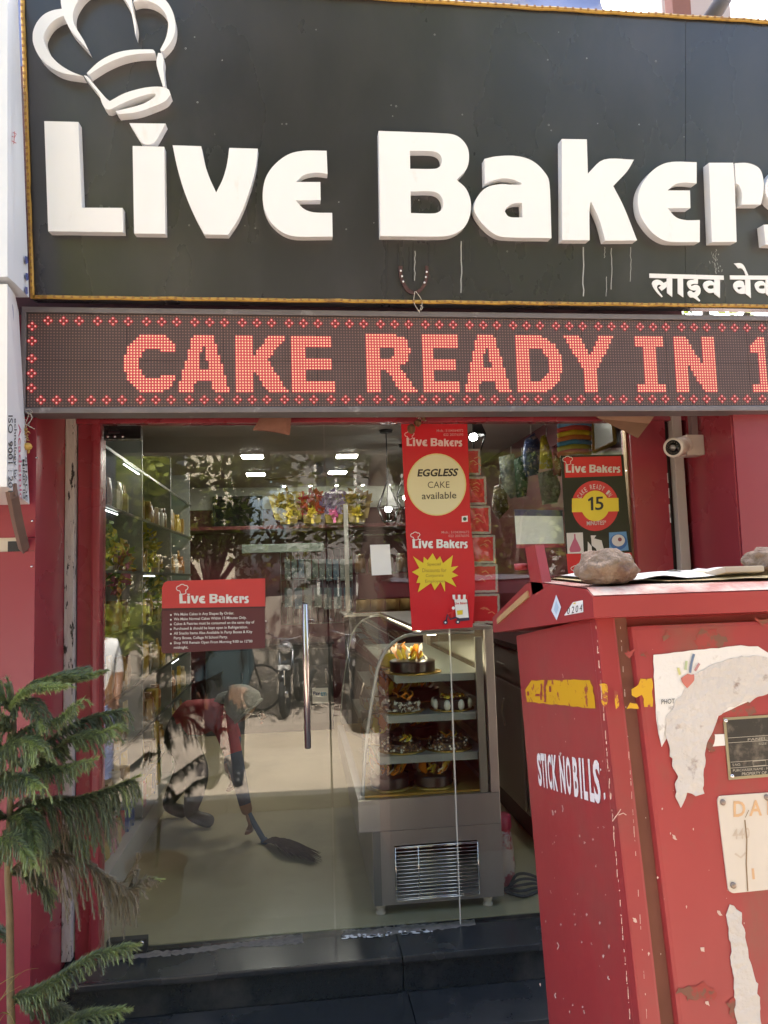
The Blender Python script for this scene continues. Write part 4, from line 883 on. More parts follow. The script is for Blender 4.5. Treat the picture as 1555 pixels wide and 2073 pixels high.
for k in range(70):
    y = rnd.uniform(1262, 2060); x = 1206+max(0, (y-1262))*.088+rnd.uniform(-1.2, .8)
    pline(mb, FC, [(x, y), (x+.4, y+rnd.uniform(2, 16))], rnd.uniform(.6, 1.8), .0022)
    if k % 2: x = 1256+max(0, (y-1270))*.068; pline(mb, FR, [(x, y), (x+.4, y+rnd.uniform(2, 14))], rnd.uniform(.5, 1.3), .0016)
mb.build('scratch', flat('bare_scratch', (0.60, 0.42, 0.36)), cab, kind='stuff')
# glue and grime stains on the door
GRM = mat('glue_grime', (0.20, 0.085, 0.055), 0.8, var=0.4, scale=14, col2=(0.33, 0.05, 0.04), c2=(0.46, 0.54), c2scale=26)
for k, (x, y, a, b2) in enumerate(((1436, 1296, 34, 22), (1275, 1322, 9, 8), (1303, 1324, 8, 6), (1352, 1286, 10, 9), (1545, 1258, 16, 9), (1412, 2008, 38, 18), (1480, 1440, 50, 24), (1500, 2040, 30, 24), (1440, 1496, 10, 30))):
    mb = MB(); ppoly(mb, FR, smooth(torn([(x+a*math.cos(t), y+b2*math.sin(t)) for t in [j*math.pi/5 for j in range(10)]], 6, 6, k), 2), .0006+.00012*k); mb.build('grime_stain', GRM, cab)
PAP = mat('torn_paper_white', (0.76, 0.72, 0.68), 0.8, var=0.06, scale=8, col2=(0.42, 0.36, 0.32), c2=(0.56, 0.70), c2scale=20, bump=0.15, bscale=40)
PAP2 = mat('torn_paper_grey', (0.60, 0.55, 0.51), 0.9, var=0.12, scale=10, col2=(0.30, 0.23, 0.20), c2=(0.60, 0.72), c2scale=26, bump=0.4, bscale=60)
tp = thing('torn_poster', 'big white torn poster with a coloured hand print and the word PHOT', 'poster', FR.at(1430, 1400))
mb = MB(); ppoly(mb, FR, torn([(1323, 1325), (1500, 1307), (1535, 1309), (1556, 1322), (1560, 1400), (1520, 1418), (1455, 1448), (1447, 1470), (1350, 1492), (1340, 1512), (1331, 1470), (1326, 1400)], 1.0, 14, 5), .0018, 0, th=.0012); mb.build('sheet', PAP, tp)
mb = MB(); ppoly(mb, FR, smooth(torn([(1400, 1370), (1440, 1345), (1500, 1328), (1556, 1330), (1562, 1400), (1520, 1420), (1478, 1432), (1455, 1450), (1440, 1480), (1428, 1512), (1427, 1560), (1424, 1606), (1410, 1612), (1392, 1606), (1376, 1636), (1368, 1612), (1368, 1590), (1376, 1570), (1362, 1548), (1350, 1490), (1348, 1455), (1372, 1415)], 3.0, 9, 6), 2), .0030, 0, th=.0011); mb.build('torn_layer', PAP2, tp)
mb = MB(); ppoly(mb, FR, torn([(1332, 1440), (1342, 1450), (1346, 1470), (1340, 1512), (1334, 1480)], .6, 8, 2), .004, 0); mb.build('loose_strip', PAP, tp)
mb = MB(); tline(mb, FR, 'PHOT', 1339, 1426, 1366, 1424, 10, .0032, 0, .012); tline(mb, FR, 'HO', 1354, 1437, 1363, 1436, 7, .0032, 1)
ppoly(mb, FR, smooth(torn([(1380, 1372), (1392, 1364), (1406, 1366), (1404, 1380), (1392, 1392), (1384, 1388)], 1.4, 6, 1), 2), .0034, 2)
for L, mi in (([(1377, 1366), (1373, 1352)], 3), ([(1388, 1356), (1390, 1338)], 4), ([(1397, 1362), (1400, 1342), (1405, 1324)], 5), ([(1407, 1358), (1416, 1343)], 6)): pline(mb, FR, L, 5, .0034, mi)
mb.build('print', [GREY, flat('light_grey_ink', (0.35, 0.3, 0.28)), flat('coral_paint', (0.55, 0.17, 0.13)), flat('pale_yellow_paint', (0.62, 0.58, 0.25)), flat('pale_green_paint', (0.45, 0.52, 0.3)), flat('slate_blue_paint', (0.15, 0.2, 0.3)), flat('rose_paint', (0.5, 0.25, 0.25))], tp)
# rating plate
rp = thing('rating_plate', 'scratched black metal rating plate riveted to the red cabinet door', 'rating plate', FR.at(1520, 1577))
mb = MB(); ppoly(mb, FR, [(1464, 1453), (1610, 1444), (1618, 1568), (1476, 1579)], .0022, 0, th=.0022); ppoly(mb, FR, [(1470, 1458), (1606, 1449), (1612, 1562), (1481, 1573)], .0026, 1)
mb.build('plate', [mat('plate_brass', (0.42, 0.36, 0.24), 0.4, 0.7, var=.2), mat('plate_black', (0.05, 0.042, 0.036), 0.4, 0.2, var=0.4, scale=18, col2=(0.22, 0.18, 0.14), c2=(0.48, 0.66), c2scale=18)], rp)
mb = MB(); PK = FR
tline(mb, PK, 'PROPERTY OF', 1502, 1570, 1552, 1567, 6, .0034, 0, .01); tline(mb, PK, 'PURCHASER NAME : M', 1484, 1562.5, 1556, 1558, 5, .0034, 0); tline(mb, PK, 'S.NO.', 1483, 1551, 1500, 1550, 5, .0034, 0)
tline(mb, PK, 'PANEL', 1514, 1500, 1552, 1497, 5, .0034, 0); tline(mb, PK, 'SIZE', 1536, 1508, 1552, 1507, 4, .0034, 0)
for (x0, y0, x1, y1) in ((1479, 1555, 1612, 1546), (1479, 1543, 1612, 1534), (1474, 1494, 1610, 1485), (1474, 1504, 1610, 1495)): pline(mb, PK, [(x0, y0), (x1, y1)], 1, .0034)
pline(mb, PK, [(1524, 1541), (1550, 1539), (1551, 1549), (1525, 1551)], 1.2, .0034, 0, True)
mb.build('lettering', flat('plate_lettering', (0.45, 0.40, 0.32)), rp)
for (x, y) in ((1469, 1459), (1482, 1571)):
    mb = MB(); mb.lathe([(.004, 0), (.004, .0015), (.002, .003)], FR.at(x, y, .0024), FN, 8); mb.build('rivet', CHROME, rp)
st2 = sheet('paper_sticker', 'small white sticker strip between torn poster and black rating plate', 'sticker', [(1434, 1492), (1440, 1487), (1468, 1486), (1470, 1509), (1434, 1512)], PAP, .0002, .001, FR)
# danger plate
dp = thing('danger_plate', 'faded white enamel danger plate screwed to the red cabinet door', 'danger plate', FR.at(1530, 1808))
mb = MB(); ppoly(mb, FR, smooth([(1453, 1622), (1456, 1612), (1465, 1611), (1640, 1599), (1660, 1790), (1486, 1808), (1477, 1804), (1474, 1796)], 4, 60), .0026, 0, th=.0026)
ENA = mat('faded_enamel', (0.64, 0.57, 0.49), 0.55, var=0.08, scale=5, col2=(0.36, 0.26, 0.18), c2=(0.62, 0.72), c2scale=9)
mb.build('plate', ENA, dp)
mb = MB()
for s, x, w in (('D', 1485, 24), ('A', 1517, 26), ('N', 1553, 26), ('G', 1590, 26)): tline(mb, FR, s, x, 1654-(x-1485)*.06, x+w, 1653-(x-1485)*.06, 32, .0032, 0, .02)
tline(mb, FR, '440', 1483, 1700, 1518, 1697, 22, .0032, 1, .01); pline(mb, FR, [(1524, 1758), (1526, 1780)], 5, .0032, 0); pline(mb, FR, [(1488, 1728), (1500, 1736), (1510, 1726)], 4, .0032, 1)
mb.build('lettering', [flat('faded_orange', (0.64, 0.40, 0.22)), flat('ghost_lettering', (0.56, 0.46, 0.37))], dp)
mb = MB(); pline(mb, FR, [(1508, 1660), (1512, 1700), (1511, 1750), (1514, 1804)], 2.4, .0034, 0); pline(mb, FR, [(1509, 1655), (1516, 1640)], 1.2, .0034, 0); mb.build('rust_streak', mat('rust_stain', (0.26, 0.17, 0.09), 0.8), dp)
for (x, y) in ((1463, 1624), (1484, 1792), (1552, 1614)):
    mb = MB(); mb.lathe([(.0055, 0), (.0055, .002), (.003, .0035)], FR.at(x, y, .0026), FN, 10); mb.build('screw', mat('rusty_screw', (0.3, 0.24, 0.2), 0.5, 0.7), dp)
ts = thing('torn_paper_strip', 'long torn strip of pale paper pasted under the danger plate', 'paper', FR.at(1510, 2073))
mb = MB(); ppoly(mb, FR, torn([(1478, 1832), (1488, 1832), (1500, 1850), (1508, 1890), (1520, 1950), (1532, 1985), (1538, 2030), (1545, 2090), (1492, 2090), (1486, 1990), (1478, 1900), (1470, 1860)], 2.6, 9, 9), .0022, 0, th=.0014); mb.build('strip', PAP2, ts)

# newspapers and stones on the lid
NEWS = mat('newsprint', (0.76, 0.72, 0.65), 0.9, var=0.06, scale=5, col2=(0.48, 0.45, 0.42), c2=(0.60, 0.68), c2scale=42)
NEWY = mat('yellowed_newsprint', (0.55, 0.42, 0.22), 0.9, var=0.2, scale=8)
def roofz(y): 
    for (y0, z0), (y1, z1) in zip(lp, lp[1:]+[(.70, .066)]):
        if y <= y1: return z0+(z1-z0)*(y-y0)/(y1-y0)
    return .066
def news(label, x0, x1, y0, y1, lift, seed, M=NEWS, skew=0.0):
    mb = MB(); nx, ny = 22, 10; vs = []
    for j in range(ny+1):
        for i in range(nx+1):
            u, v = i/nx, j/ny; x = x0+(x1-x0)*u; y = y0+(y1-y0)*v+skew*(u-.5)+.016*noise.noise(V((u*5, seed, 1)))*(1 if j in (0, ny) else 0)
            e = .35+.4*math.sin(math.pi*v)
            vs.append(Bx(x, y, roofz(y)+lift+e*.022*max(0, noise.noise(V((u*4.2, v*2, seed)))+.12)))
    fs = [(j*(nx+1)+i, j*(nx+1)+i+1, (j+1)*(nx+1)+i+1, (j+1)*(nx+1)+i) for j in range(ny) for i in range(nx)]
    mb.add(vs, fs, 0, True); mb.add([p+V((0, 0, .0015)) for p in vs], fs, 0, True)
    return mb.build('newspaper', M, label=label, cat='newspaper')
news('dog-eared newspaper pinned under the left stone on the cabinet lid', .03, .42, .02, .36, .004, 1.3, NEWY, -.05)
news('crumpled white newspaper lying over the yellowed one behind the left stone', .05, .40, .045, .44, .009, 4.1, NEWS, .04)
news('wide creased newspaper spread across the right part of the cabinet lid', .28, 1.15, .05, .42, .006, 7.7, NEWS, -.03)
news('flat newspaper under the tile fragment on the cabinet lid', .34, .70, .09, .45, .013, 9.2)
STN = mat('dusty_stone', (0.25, 0.18, 0.13), 0.95, var=0.45, scale=14, bump=1.0, bscale=38, col2=(0.15, 0.085, 0.06), c2=(0.48, 0.62), c2scale=14)
def stone(label, x, y, r, sc, seed, lift=0.012):
    p = Bx(x, y, roofz(y)+lift); mb = MB(); mb.ball(p+V((0, 0, r*sc[2]*.80)), r, 0, 4, .24, sc, seed, True)
    for v in mb.v:
        if v.z < p.z: v.z = p.z+(v.z-p.z)*.05
    return mb.build('stone', STN, label=label, cat='stone')
s1 = CAM+ray(1215, 1186)*1.0
stone('big rounded brown stone weighing down papers at the left end of the cabinet lid', .045, .025, .060, (1.0, .8, .64), 2.4, .004)
stone('grey brown stone at the far right end of the cabinet lid', .430, .07, .047, (1.15, .9, .72), 7.1, .006)
mb = MB(); mb.box((.298, .02, .0), (.385, .10, .013), bev=.003, M=Matrix.Translation(Bx(0, 0, roofz(.06)+.012)-BO) @ BM)
mb.build('tile_fragment', mat('broken_tile', (0.50, 0.42, 0.32), 0.85, var=0.2, scale=15), label='flat broken tile fragment lying on newspaper beside the right stone', cat='tile fragment')

# ================================================================== NORFOLK PINE IN FRONT, LEFT
pine = thing('norfolk_pine', 'young potted norfolk pine with drooping needle branches left of the steps', 'pine tree', (0.02, -1.12, 0.0))
NEED = [leafmat('needle_dark', (0.118, 0.145, 0.092), .12), leafmat('needle_mid', (0.185, 0.22, 0.118), .15), leafmat('needle_light', (0.28, 0.34, 0.14), .2), mat('twig_bark', (0.16, 0.12, 0.07), 0.85), leafmat('needle_faded', (0.22, 0.19, 0.135), .1)]
YP = -1.12
tk = [(22, 2150), (21, 2000), (20, 1860), (16, 1760), (20, 1650), (24, 1560), (28, 1480), (24, 1410), (18, 1380)]
mb = MB(); mb.tube(curve3([V((.02, YP, .25))]+[atY(x, y, YP) for x, y in tk], 4), [.012-.0045*i/36 for i in range(37)], 8)
mb.build('trunk', mat('green_brown_stem', (0.20, 0.15, 0.08), 0.8, var=0.3, scale=25, bump=0.3), pine)
prnd = random.Random(21)
def needle_twig(mb, pts, r, mi, dens=1.0):
    """a branchlet: thin stem thick with short overlapping needles"""
    P = curve3(pts, 3); mb.tube(P, [r*.35]*len(P), 4, mi, caps=False)
    Ltot = sum((P[i+1]-P[i]).length for i in range(len(P)-1)); n = max(4, int(Ltot/.0036*dens)); acc = 0; k = 0
    for j in range(n):
        t = j/n*(len(P)-1); i = min(int(t), len(P)-2); p = P[i].lerp(P[i+1], t-i); d = (P[i+1]-P[i]).normalized()
        a = d.orthogonal().normalized(); b = d.cross(a)
        taper = min(1, (1-j/n)*4+.35)
        for s in range(3):
            q = j*2.4+s*2.09+prnd.uniform(-.3, .3); o = (a*math.cos(q)+b*math.sin(q)); l = .0150*taper*prnd.uniform(.7, 1.25)
            tip = p+o*l*.62+d*l; sd = d.cross(o).normalized()*.0016
            mb.add([p-sd, p+sd, tip], [(0, 1, 2)], mi if prnd.random() > .32 else min(2, mi+1) if mi < 3 else mi)
def branch(path, droop, length, tone, n, dy=0.0, side=1.0, light_tip=True, r=.0032):
    mb = MB(); P3 = [atY(x, y, YP+dy*(i/(len(path)-1))) for i, (x, y) in enumerate(path)]; P = curve3(P3, 8)
    mb.tube(P, [r*(1-.6*i/len(P)) for i in range(len(P))], 6, 3)
    needle_twig(mb, [P[int(len(P)*.55)], P[int(len(P)*.75)], P[-1], P[-1]+(P[-1]-P[-4]).normalized()*.03], .003, 2 if light_tip else tone)
    n = int(n*2.1); length *= 1.8
    for k in range(n):
        t = .05+.93*k/n; i = min(int(t*(len(P)-1)), len(P)-2); p = P[i]; d = (P[i+1]-P[i]).normalized()
        L = length*prnd.uniform(.8, 1.1)*(.55+.45*math.sin(math.pi*min(1, t*1.15+.1)))*prnd.uniform(.75, 1.2)
        for sgn in (-1, 1):
            out = V((0, sgn, 0)).lerp(d, .55).normalized(); L2 = L*prnd.uniform(.8, 1.15)
            e = p+out*L2*(1-droop*.55)*.75+V((0, 0, -droop*L2*prnd.uniform(.75, 1.05)))+d*L2*.15+V((0, 0, (1-droop)*.25*L2))
            mid = p.lerp(e, .45)+V((0, 0, .22*L2*(.4+droop*.5)))+out*L2*.12
            tn = tone if prnd.random() < .7 else (2 if t > .8 and light_tip else max(0, tone-1) if tone < 3 else tone)
            needle_twig(mb, [p, mid, e], .0042, tn, .9)
    mb.build('branch', NEED, pine)
branch([(18, 1430), (60, 1402), (110, 1385), (150, 1380), (178, 1374)], .15, .075, 1, 17, -.06)
branch([(20, 1440), (-20, 1400), (-60, 1390)], .3, .08, 1, 9, -.1)
branch([(24, 1440), (8, 1415), (-15, 1402)], .3, .06, 1, 6, -.1)
branch([(22, 1445), (40, 1424), (66, 1432), (84, 1466)], .5, .06, 0, 8, -.2)
branch([(22, 1445), (40, 1412), (70, 1396), (120, 1392)], .3, .06, 2, 10, -.2)
branch([(22, 1545), (70, 1520), (130, 1478), (185, 1452), (236, 1440)], .62, .10, 0, 20, .02)
branch([(22, 1550), (80, 1540), (140, 1500), (190, 1490), (226, 1476)], .45, .085, 1, 16, -.14)
branch([(22, 1540), (10, 1515), (45, 1500), (75, 1512)], .6, .10, 1, 12, -.22)
branch([(24, 1530), (-10, 1520), (-50, 1540)], .6, .12, 0, 10, -.1)
branch([(20, 1650), (80, 1618), (150, 1614), (210, 1600), (264, 1578)], .85, .105, 0, 20, -.05)
branch([(20, 1640), (60, 1612), (110, 1620), (190, 1630), (228, 1655)], .9, .09, 4, 13, .10, light_tip=False)
branch([(18, 1660), (40, 1650), (62, 1672), (70, 1710)], .7, .09, 1, 11, -.2)
branch([(18, 1655), (-20, 1650), (-60, 1690)], .7, .1, 0, 9, -.1)
branch([(16, 1770), (60, 1730), (110, 1728), (170, 1740), (215, 1772), (258, 1800), (275, 1750)], .95, .10, 4, 15, .04, light_tip=False)
branch([(215, 1772), (260, 1800), (290, 1782), (312, 1780)], .5, .035, 4, 7, .02)
branch([(16, 1770), (50, 1765), (80, 1778), (105, 1800)], .6, .075, 0, 10, .12)
branch([(20, 2020), (70, 2005), (120, 1978), (190, 1934), (262, 1916)], .55, .075, 1, 19, -.08)
branch([(20, 2120), (100, 2095), (160, 2062), (245, 2046)], .45, .07, 1, 16, -.1)
branch([(20, 2030), (60, 2020), (110, 2030), (140, 2045)], .7, .07, 0, 9, .1, light_tip=False)
branch([(23, 1500), (60, 1474), (110, 1462), (150, 1430)], .45, .07, 1, 14, -.18)
branch([(22, 1600), (60, 1566), (120, 1556), (180, 1540)], .6, .07, 1, 14, -.2)
branch([(22, 1600), (0, 1580), (40, 1572), (72, 1590)], .6, .07, 0, 11, -.26)
branch([(20, 1700), (60, 1690), (120, 1688), (170, 1702)], .8, .07, 0, 13, .12)
branch([(20, 1720), (0, 1700), (30, 1700), (60, 1740)], .7, .07, 1, 10, -.28)
branch([(22, 1480), (-5, 1470), (-40, 1500)], .5, .08, 1, 9, -.2)
branch([(20, 1900), (-10, 1880), (-50, 1900)], .6, .07, 0, 8, .1)
mb = MB(); mb.lathe([(.10, 0), (.13, .02), (.16, .26), (.175, .27), (.175, .30), (.155, .30), (.15, .27), (.0, .26)], (.02, YP, 0), n=28); mb.build('pot', mat('terracotta_pot', (0.30, 0.13, 0.07), 0.85, var=0.2), pine)
# dry grass blades by the pot
gr = thing('grass_tuft', 'tuft of yellow green grass blades at the lower left corner beside the pine', 'grass', (0.0, -1.35, 0.0))
for L in ([(-30, 2120), (10, 2010), (45, 1968), (78, 1960)], [(-40, 2100), (0, 2025), (35, 2000), (44, 1996)], [(-30, 2150), (-5, 2060), (18, 2053), (30, 2073)], [(-60, 2060), (-10, 2000), (40, 1970)], [(-30, 2140), (0, 2066), (25, 2040), (44, 2022)]):
    mb = MB(); P = curve3([V((-.12, -1.35, .02))]+[atY(x, y, -1.35+prnd.uniform(-.05, .05)) for x, y in L], 5); n = len(P)
    mb.tube(P, [.0032*(1-.85*i/n) for i in range(n)], 5, 0, flat_=.35); mb.build('blade', leafmat('dry_grass', (0.28, 0.24, 0.07), .3), gr)

# ================================================================== INSIDE THE SHOP
ORD = ['first', 'second', 'third', 'fourth', 'fifth', 'sixth', 'seventh', 'eighth', 'ninth', 'tenth', 'eleventh', 'twelfth', 'thirteenth', 'fourteenth']
# lamps: ceiling panels, cove spots, shelf strips, pendants (all emissive)
LAMP = lamp_mat('panel_light', (1.0, 0.95, 0.84), 17.0)
for i, (x, y, lab) in enumerate(((.49, 2.93, 'front left lit ceiling panel inside the bakery'), (.46, 4.01, 'rear left lit ceiling panel inside the bakery'), (1.30, 2.96, 'front lit ceiling panel behind the door joint'), (1.27, 3.95, 'rear lit ceiling panel nearest the flower hampers'), (1.95, 1.6, 'lit ceiling panel above the cake display case'))):
    t = thing('ceiling_light', lab, 'ceiling light', (x, y, 2.95), 'square lit panels in the bakery ceiling')
    mb = MB(); mb.box((x-.10, y-.10, 2.936), (x+.10, y+.10, 2.9495), bev=.003); mb.build('frame', WHITE, t)
    mb = MB(); mb.box((x-.085, y-.085, 2.932), (x+.085, y+.085, 2.937)); mb.build('diffuser', LAMP, t)
fan = thing('ceiling_fan', 'dark three bladed ceiling fan seen through the glass between the lit panels', 'ceiling fan', (1.05, 3.4, 2.95))
mb = MB(); mb.lathe([(.02, 2.80), (.09, 2.81), (.10, 2.84), (.05, 2.87), (.012, 2.88), (.012, 2.95)], (1.05, 3.4, 0), n=20); mb.build('motor', mat('fan_brown', (0.10, 0.07, 0.05), 0.4), fan)
for k in range(3):
    q = k*2.094+.5; mb = MB(); mb.box((.10, -.05, 2.835), (.55, .05, 2.84), bev=.002, M=Matrix.Translation((1.05, 3.4, 0)) @ Matrix.Rotation(q, 4, 'Z')); mb.build('blade', mat('fan_brown', (0, 0, 0)), fan)
SPOT = lamp_mat('spot_light', (1.0, 0.95, 0.8), 14.0)
for k in range(5):
    t = thing('cove_spot', ORD[k]+' small recessed spot light from the left above the flower hampers', 'spot light', (.72+k*.30, 5.05, 2.95), 'spot lights in a row above the hampers')
    mb = MB(); mb.lathe([(.028, 2.944), (.028, 2.9495)], (.72+k*.30, 5.05, 0), n=14); mb.build('rim', WHITE, t)
    mb = MB(); mb.lathe([(.018, 2.940), (.018, 2.9445)], (.72+k*.30, 5.05, 0), n=14); mb.build('bulb', SPOT, t)
    mb = MB()
    for j in range(5): mb.box((.64+k*.30, 5.172, 2.72+j*.045), (.80+k*.30, 5.179, 2.735+j*.045), bev=.002)
    mb.build('cove_rib', mat('cove_white', (0, 0, 0)), shop)
PEND = mat('pendant_black', (0.015, 0.015, 0.015), 0.35)
def pendant(px, py, Y, lab, s=1.0, bulb=12.0):
    c = atY(px, py, Y); t = thing('pendant_lamp', lab, 'pendant lamp', c, 'black wire diamond pendant lamps')
    r = .085*s; top = c+V((0, 0, .19*s)); bot = [c+V((r*.55*math.cos(a), r*.55*math.sin(a), -.11*s)) for a in [j*math.pi/3+.3 for j in range(6)]]
    mid = [c+V((r*math.cos(a), r*math.sin(a), -.01*s)) for a in [j*math.pi/3+.3 for j in range(6)]]
    mb = MB()
    for j in range(6):
        mb.tube([top, mid[j]], .004, 4); mb.tube([mid[j], bot[j]], .004, 4); mb.tube([mid[j], mid[(j+1) % 6]], .004, 4); mb.tube([bot[j], bot[(j+1) % 6]], .004, 4)
        if j % 2 == 0: mb.add([top, mid[j], mid[(j+1) % 6]], [(0, 1, 2)])
    mb.build('lamp_shade', PEND, t)
    mb = MB(); mb.ball(c+V((0, 0, -.02)), .026*s, 0, 2); mb.build('bulb', lamp_mat('bulb_glow', (1.0, 0.97, 0.92), bulb), t)
    mb = MB(); mb.tube([top, (top.x, top.y, 2.93)], .004, 6); mb.lathe([(.045*s, 2.93), (.05*s, 2.9495)], (top.x, top.y, 0), n=16); mb.build('cord', PEND, t)
pendant(786, 1025, 1.9, 'black diamond pendant lamp left of the red posters', 1.0)
pendant(822, 1002, 2.5, 'black diamond pendant lamp half hidden behind the upper red poster', 1.0)
pendant(958, 878, 1.0, 'bright black pendant lamp at the top right corner of the upper red poster', 1.0)
# left wall rack
RK = mat('rack_grey_board', (0.30, 0.31, 0.305), 0.4, var=0.06); STRIP = lamp_mat('shelf_strip', (0.95, 1.0, 0.97), 2.6)
rack = thing('wall_rack', 'tall grey glass shelf rack with lit strips along the left wall of the bakery', 'shelf rack', (-.28, 2.0, FL))
for y in (.36, 1.35, 2.4, 3.4):
    mb = MB(); mb.box((-.458, y-.012, FL), (-.10, y+.012, 2.85), bev=.002); mb.build('upright', RK, rack)
mb = MB(); mb.box((-.458, .3, FL), (-.452, 3.5, 2.85)); mb.build('back_panel', mat('rack_mirror', (0.25, 0.26, 0.25), 0.15, 0.6), rack)
mb = MB(); mb.box((-.458, .34, FL+.001), (-.085, 3.5, FL+.16), bev=.004); mb.build('plinth', mat('plinth_grey', (0.36, 0.35, 0.33), 0.3), rack)
SHZ = (.70, .99, 1.29, 1.62, 1.95, 2.28, 2.58)
GSH = glass('shelf_glass', (.80, .92, .86), .08)
for z in SHZ:
    mb = MB(); mb.box((-.45, .375, z-.005), (-.105, 3.48, z+.005)); mb.build('shelf', GSH, rack)
    mb = MB(); mb.box((-.104, .375, z-.008), (-.096, 3.48, z+.008), bev=.001); mb.build('shelf_edge', mat('edge_black', (0.03, 0.035, 0.03), 0.3), rack)
for (z, y0, y1) in ((2.57, .9, 1.3), (2.27, .42, .75), (1.94, 1.45, 1.8), (1.28, 2.45, 2.8)):
    mb = MB(); mb.box((-.116, y0, z-.0105), (-.110, y1, z-.0065)); mb.build('light_strip', STRIP, rack)
PKC = [('gold', (0.30, 0.17, 0.035)), ('amber', (0.26, 0.11, 0.03)), ('cream', (0.42, 0.34, 0.20)), ('red', (0.40, 0.03, 0.03)), ('green', (0.06, 0.20, 0.05)), ('blue', (0.05, 0.10, 0.32)), ('brown', (0.16, 0.08, 0.04)), ('yellow', (0.42, 0.29, 0.04)), ('clear', (0.45, 0.42, 0.36)), ('pink', (0.5, 0.15, 0.22))]
PM = {n: mat('packet_'+n, c, 0.28, var=0.35, scale=22, spec=0.6, col2=tuple(min(1, x*.35+.25) for x in c), c2=(.55, .6), c2scale=14) for n, c in PKC}
def pouch_mb(c, w, h, d=.03):
    mb = MB(); W, H = 5, 7; vs = []
    for s in (1, -1):
        for j in range(H+1):
            for i in range(W+1):
                u, v = i/W-.5, j/H; t = math.sin(math.pi*min(1, max(0, (u+.5))))**.6*math.sin(math.pi*min(1, max(0, v*.94+.03)))**.6
                vs.append(c+V((s*d*.5*t+.004*noise.noise(V((u*5, v*5, c.y*9))), u*w*(1-.06*math.sin(v*3)), v*h)))
    o = (W+1)*(H+1)
    fs = [(s*o+j*(W+1)+i, s*o+j*(W+1)+i+1, s*o+(j+1)*(W+1)+i+1, s*o+(j+1)*(W+1)+i) for s in (0, 1) for j in range(H) for i in range(W)]
    return mb.add(vs, fs, 0, True)
def jar_mb(c, r, h): return MB().lathe([(r*.9, 0), (r, .01), (r, h*.72), (r*.7, h*.8), (r*.75, h*.82), (r*.75, h), (r*.6, h)], c, n=14)
def carton_mb(c, w, h, d=.07): return MB().box(c+V((-d/2, -w/2, 0)), c+V((d/2, w/2, h)), bev=.003)
irnd = random.Random(6); PROTO = {}; NTH = {}
SHN = ['lowest', 'second lowest', 'third', 'fourth', 'fifth', 'sixth', 'top']
for si, z in enumerate((FL+.161,)+tuple(s+.0052 for s in SHZ[:6])):
    y = .43
    while y < 3.3:
        if any(abs(y-u) < .07 for u in (1.35, 2.4)): y += .08; continue
        kind = irnd.choice(('pouch', 'pouch', 'jar', 'carton')) if si else 'carton'
        col = irnd.choice(['red', 'blue', 'yellow', 'green', 'pink']) if si == 0 else irnd.choice(['gold', 'amber', 'cream', 'brown', 'yellow', 'gold', 'clear'])
        w = .105 if kind != 'jar' else .09
        key = (kind, col)
        if key not in PROTO:
            c = V((0, 0, 0)); mb = {'pouch': lambda: pouch_mb(c, .10, .19), 'jar': lambda: jar_mb(c, .042, .16), 'carton': lambda: carton_mb(c, .10, .14)}[kind]()
            me_o = mb.build('snack_'+kind, PM[col], loc=(0, 0, 0)); PROTO[key] = me_o; o = me_o
        else: o = PROTO[key].copy(); C.objects.link(o)
        o.location = (-.17+irnd.uniform(-.02, .015), y, z); o.rotation_euler = (0, 0, irnd.uniform(-.18, .18)); s = irnd.uniform(.86, 1.1); o.scale = (1, 1, s)
        NTH[(kind, col, si)] = NTH.get((kind, col, si), 0)+1; tag(o, f"{ORD[NTH[(kind, col, si)]-1]} {col} snack {kind} from the glass on the {SHN[si]} rack shelf", kind if kind != 'pouch' else 'snack packet', f"{col} snack {kind}s on the {SHN[si]} shelf of the left rack")
        y += w+irnd.uniform(.0, .02)
# leafy flower garlands on top of the rack
FLW = [mat('flower_yellow', (0.42, 0.34, 0.03), 0.6, var=.3), mat('flower_orange', (0.40, 0.15, 0.03), 0.6, var=.3), mat('flower_pink', (0.45, 0.10, 0.16), 0.6, var=.3), leafmat('garland_green', (0.14, 0.18, 0.05))]
def petals(mb, c, R, n, mis, sz, rnd, sc=(1, 1, 1)):
    for _ in range(n):
        d = V((rnd.gauss(0, 1), rnd.gauss(0, 1), rnd.gauss(0, 1))).normalized(); p = c+V((d.x*sc[0], d.y*sc[1], d.z*sc[2]))*R*rnd.random()**.5
        a = V((rnd.gauss(0, 1), rnd.gauss(0, 1), rnd.gauss(0, 1))).normalized(); b = a.orthogonal().normalized(); s = sz*rnd.uniform(.6, 1.3)
        mb.add([p-a*s, p+b*s*.5, p+a*s, p-b*s*.5], [(0, 1, 2, 3)], rnd.choice(mis))
for i, (y, z, mis, lab) in enumerate(((.62, 2.10, [0, 0, 3], 'yellow artificial flower bunch nearest the door hinge'), (1.0, 1.98, [1, 2, 0, 3], 'orange and pink artificial flower bunch below the yellow one'), (1.75, 2.12, [3, 0, 0], 'yellow green artificial flower bunch on the middle of the rack'), (2.1, 1.86, [3, 3, 0], 'greenish artificial leaf bunch near the dark wall screen'))):
    mb = MB(); r_ = random.Random(i+40); petals(mb, V((-.16, y, z)), .14, 240, mis, .028, r_, (.6, 1, 1.2)); mb.tube([(-.16, y, z-.16), (-.16, y, z)], .006, 5, 3)
    mb.build('flower_bunch', FLW, label=lab+' of the left rack', cat='flower bunch')
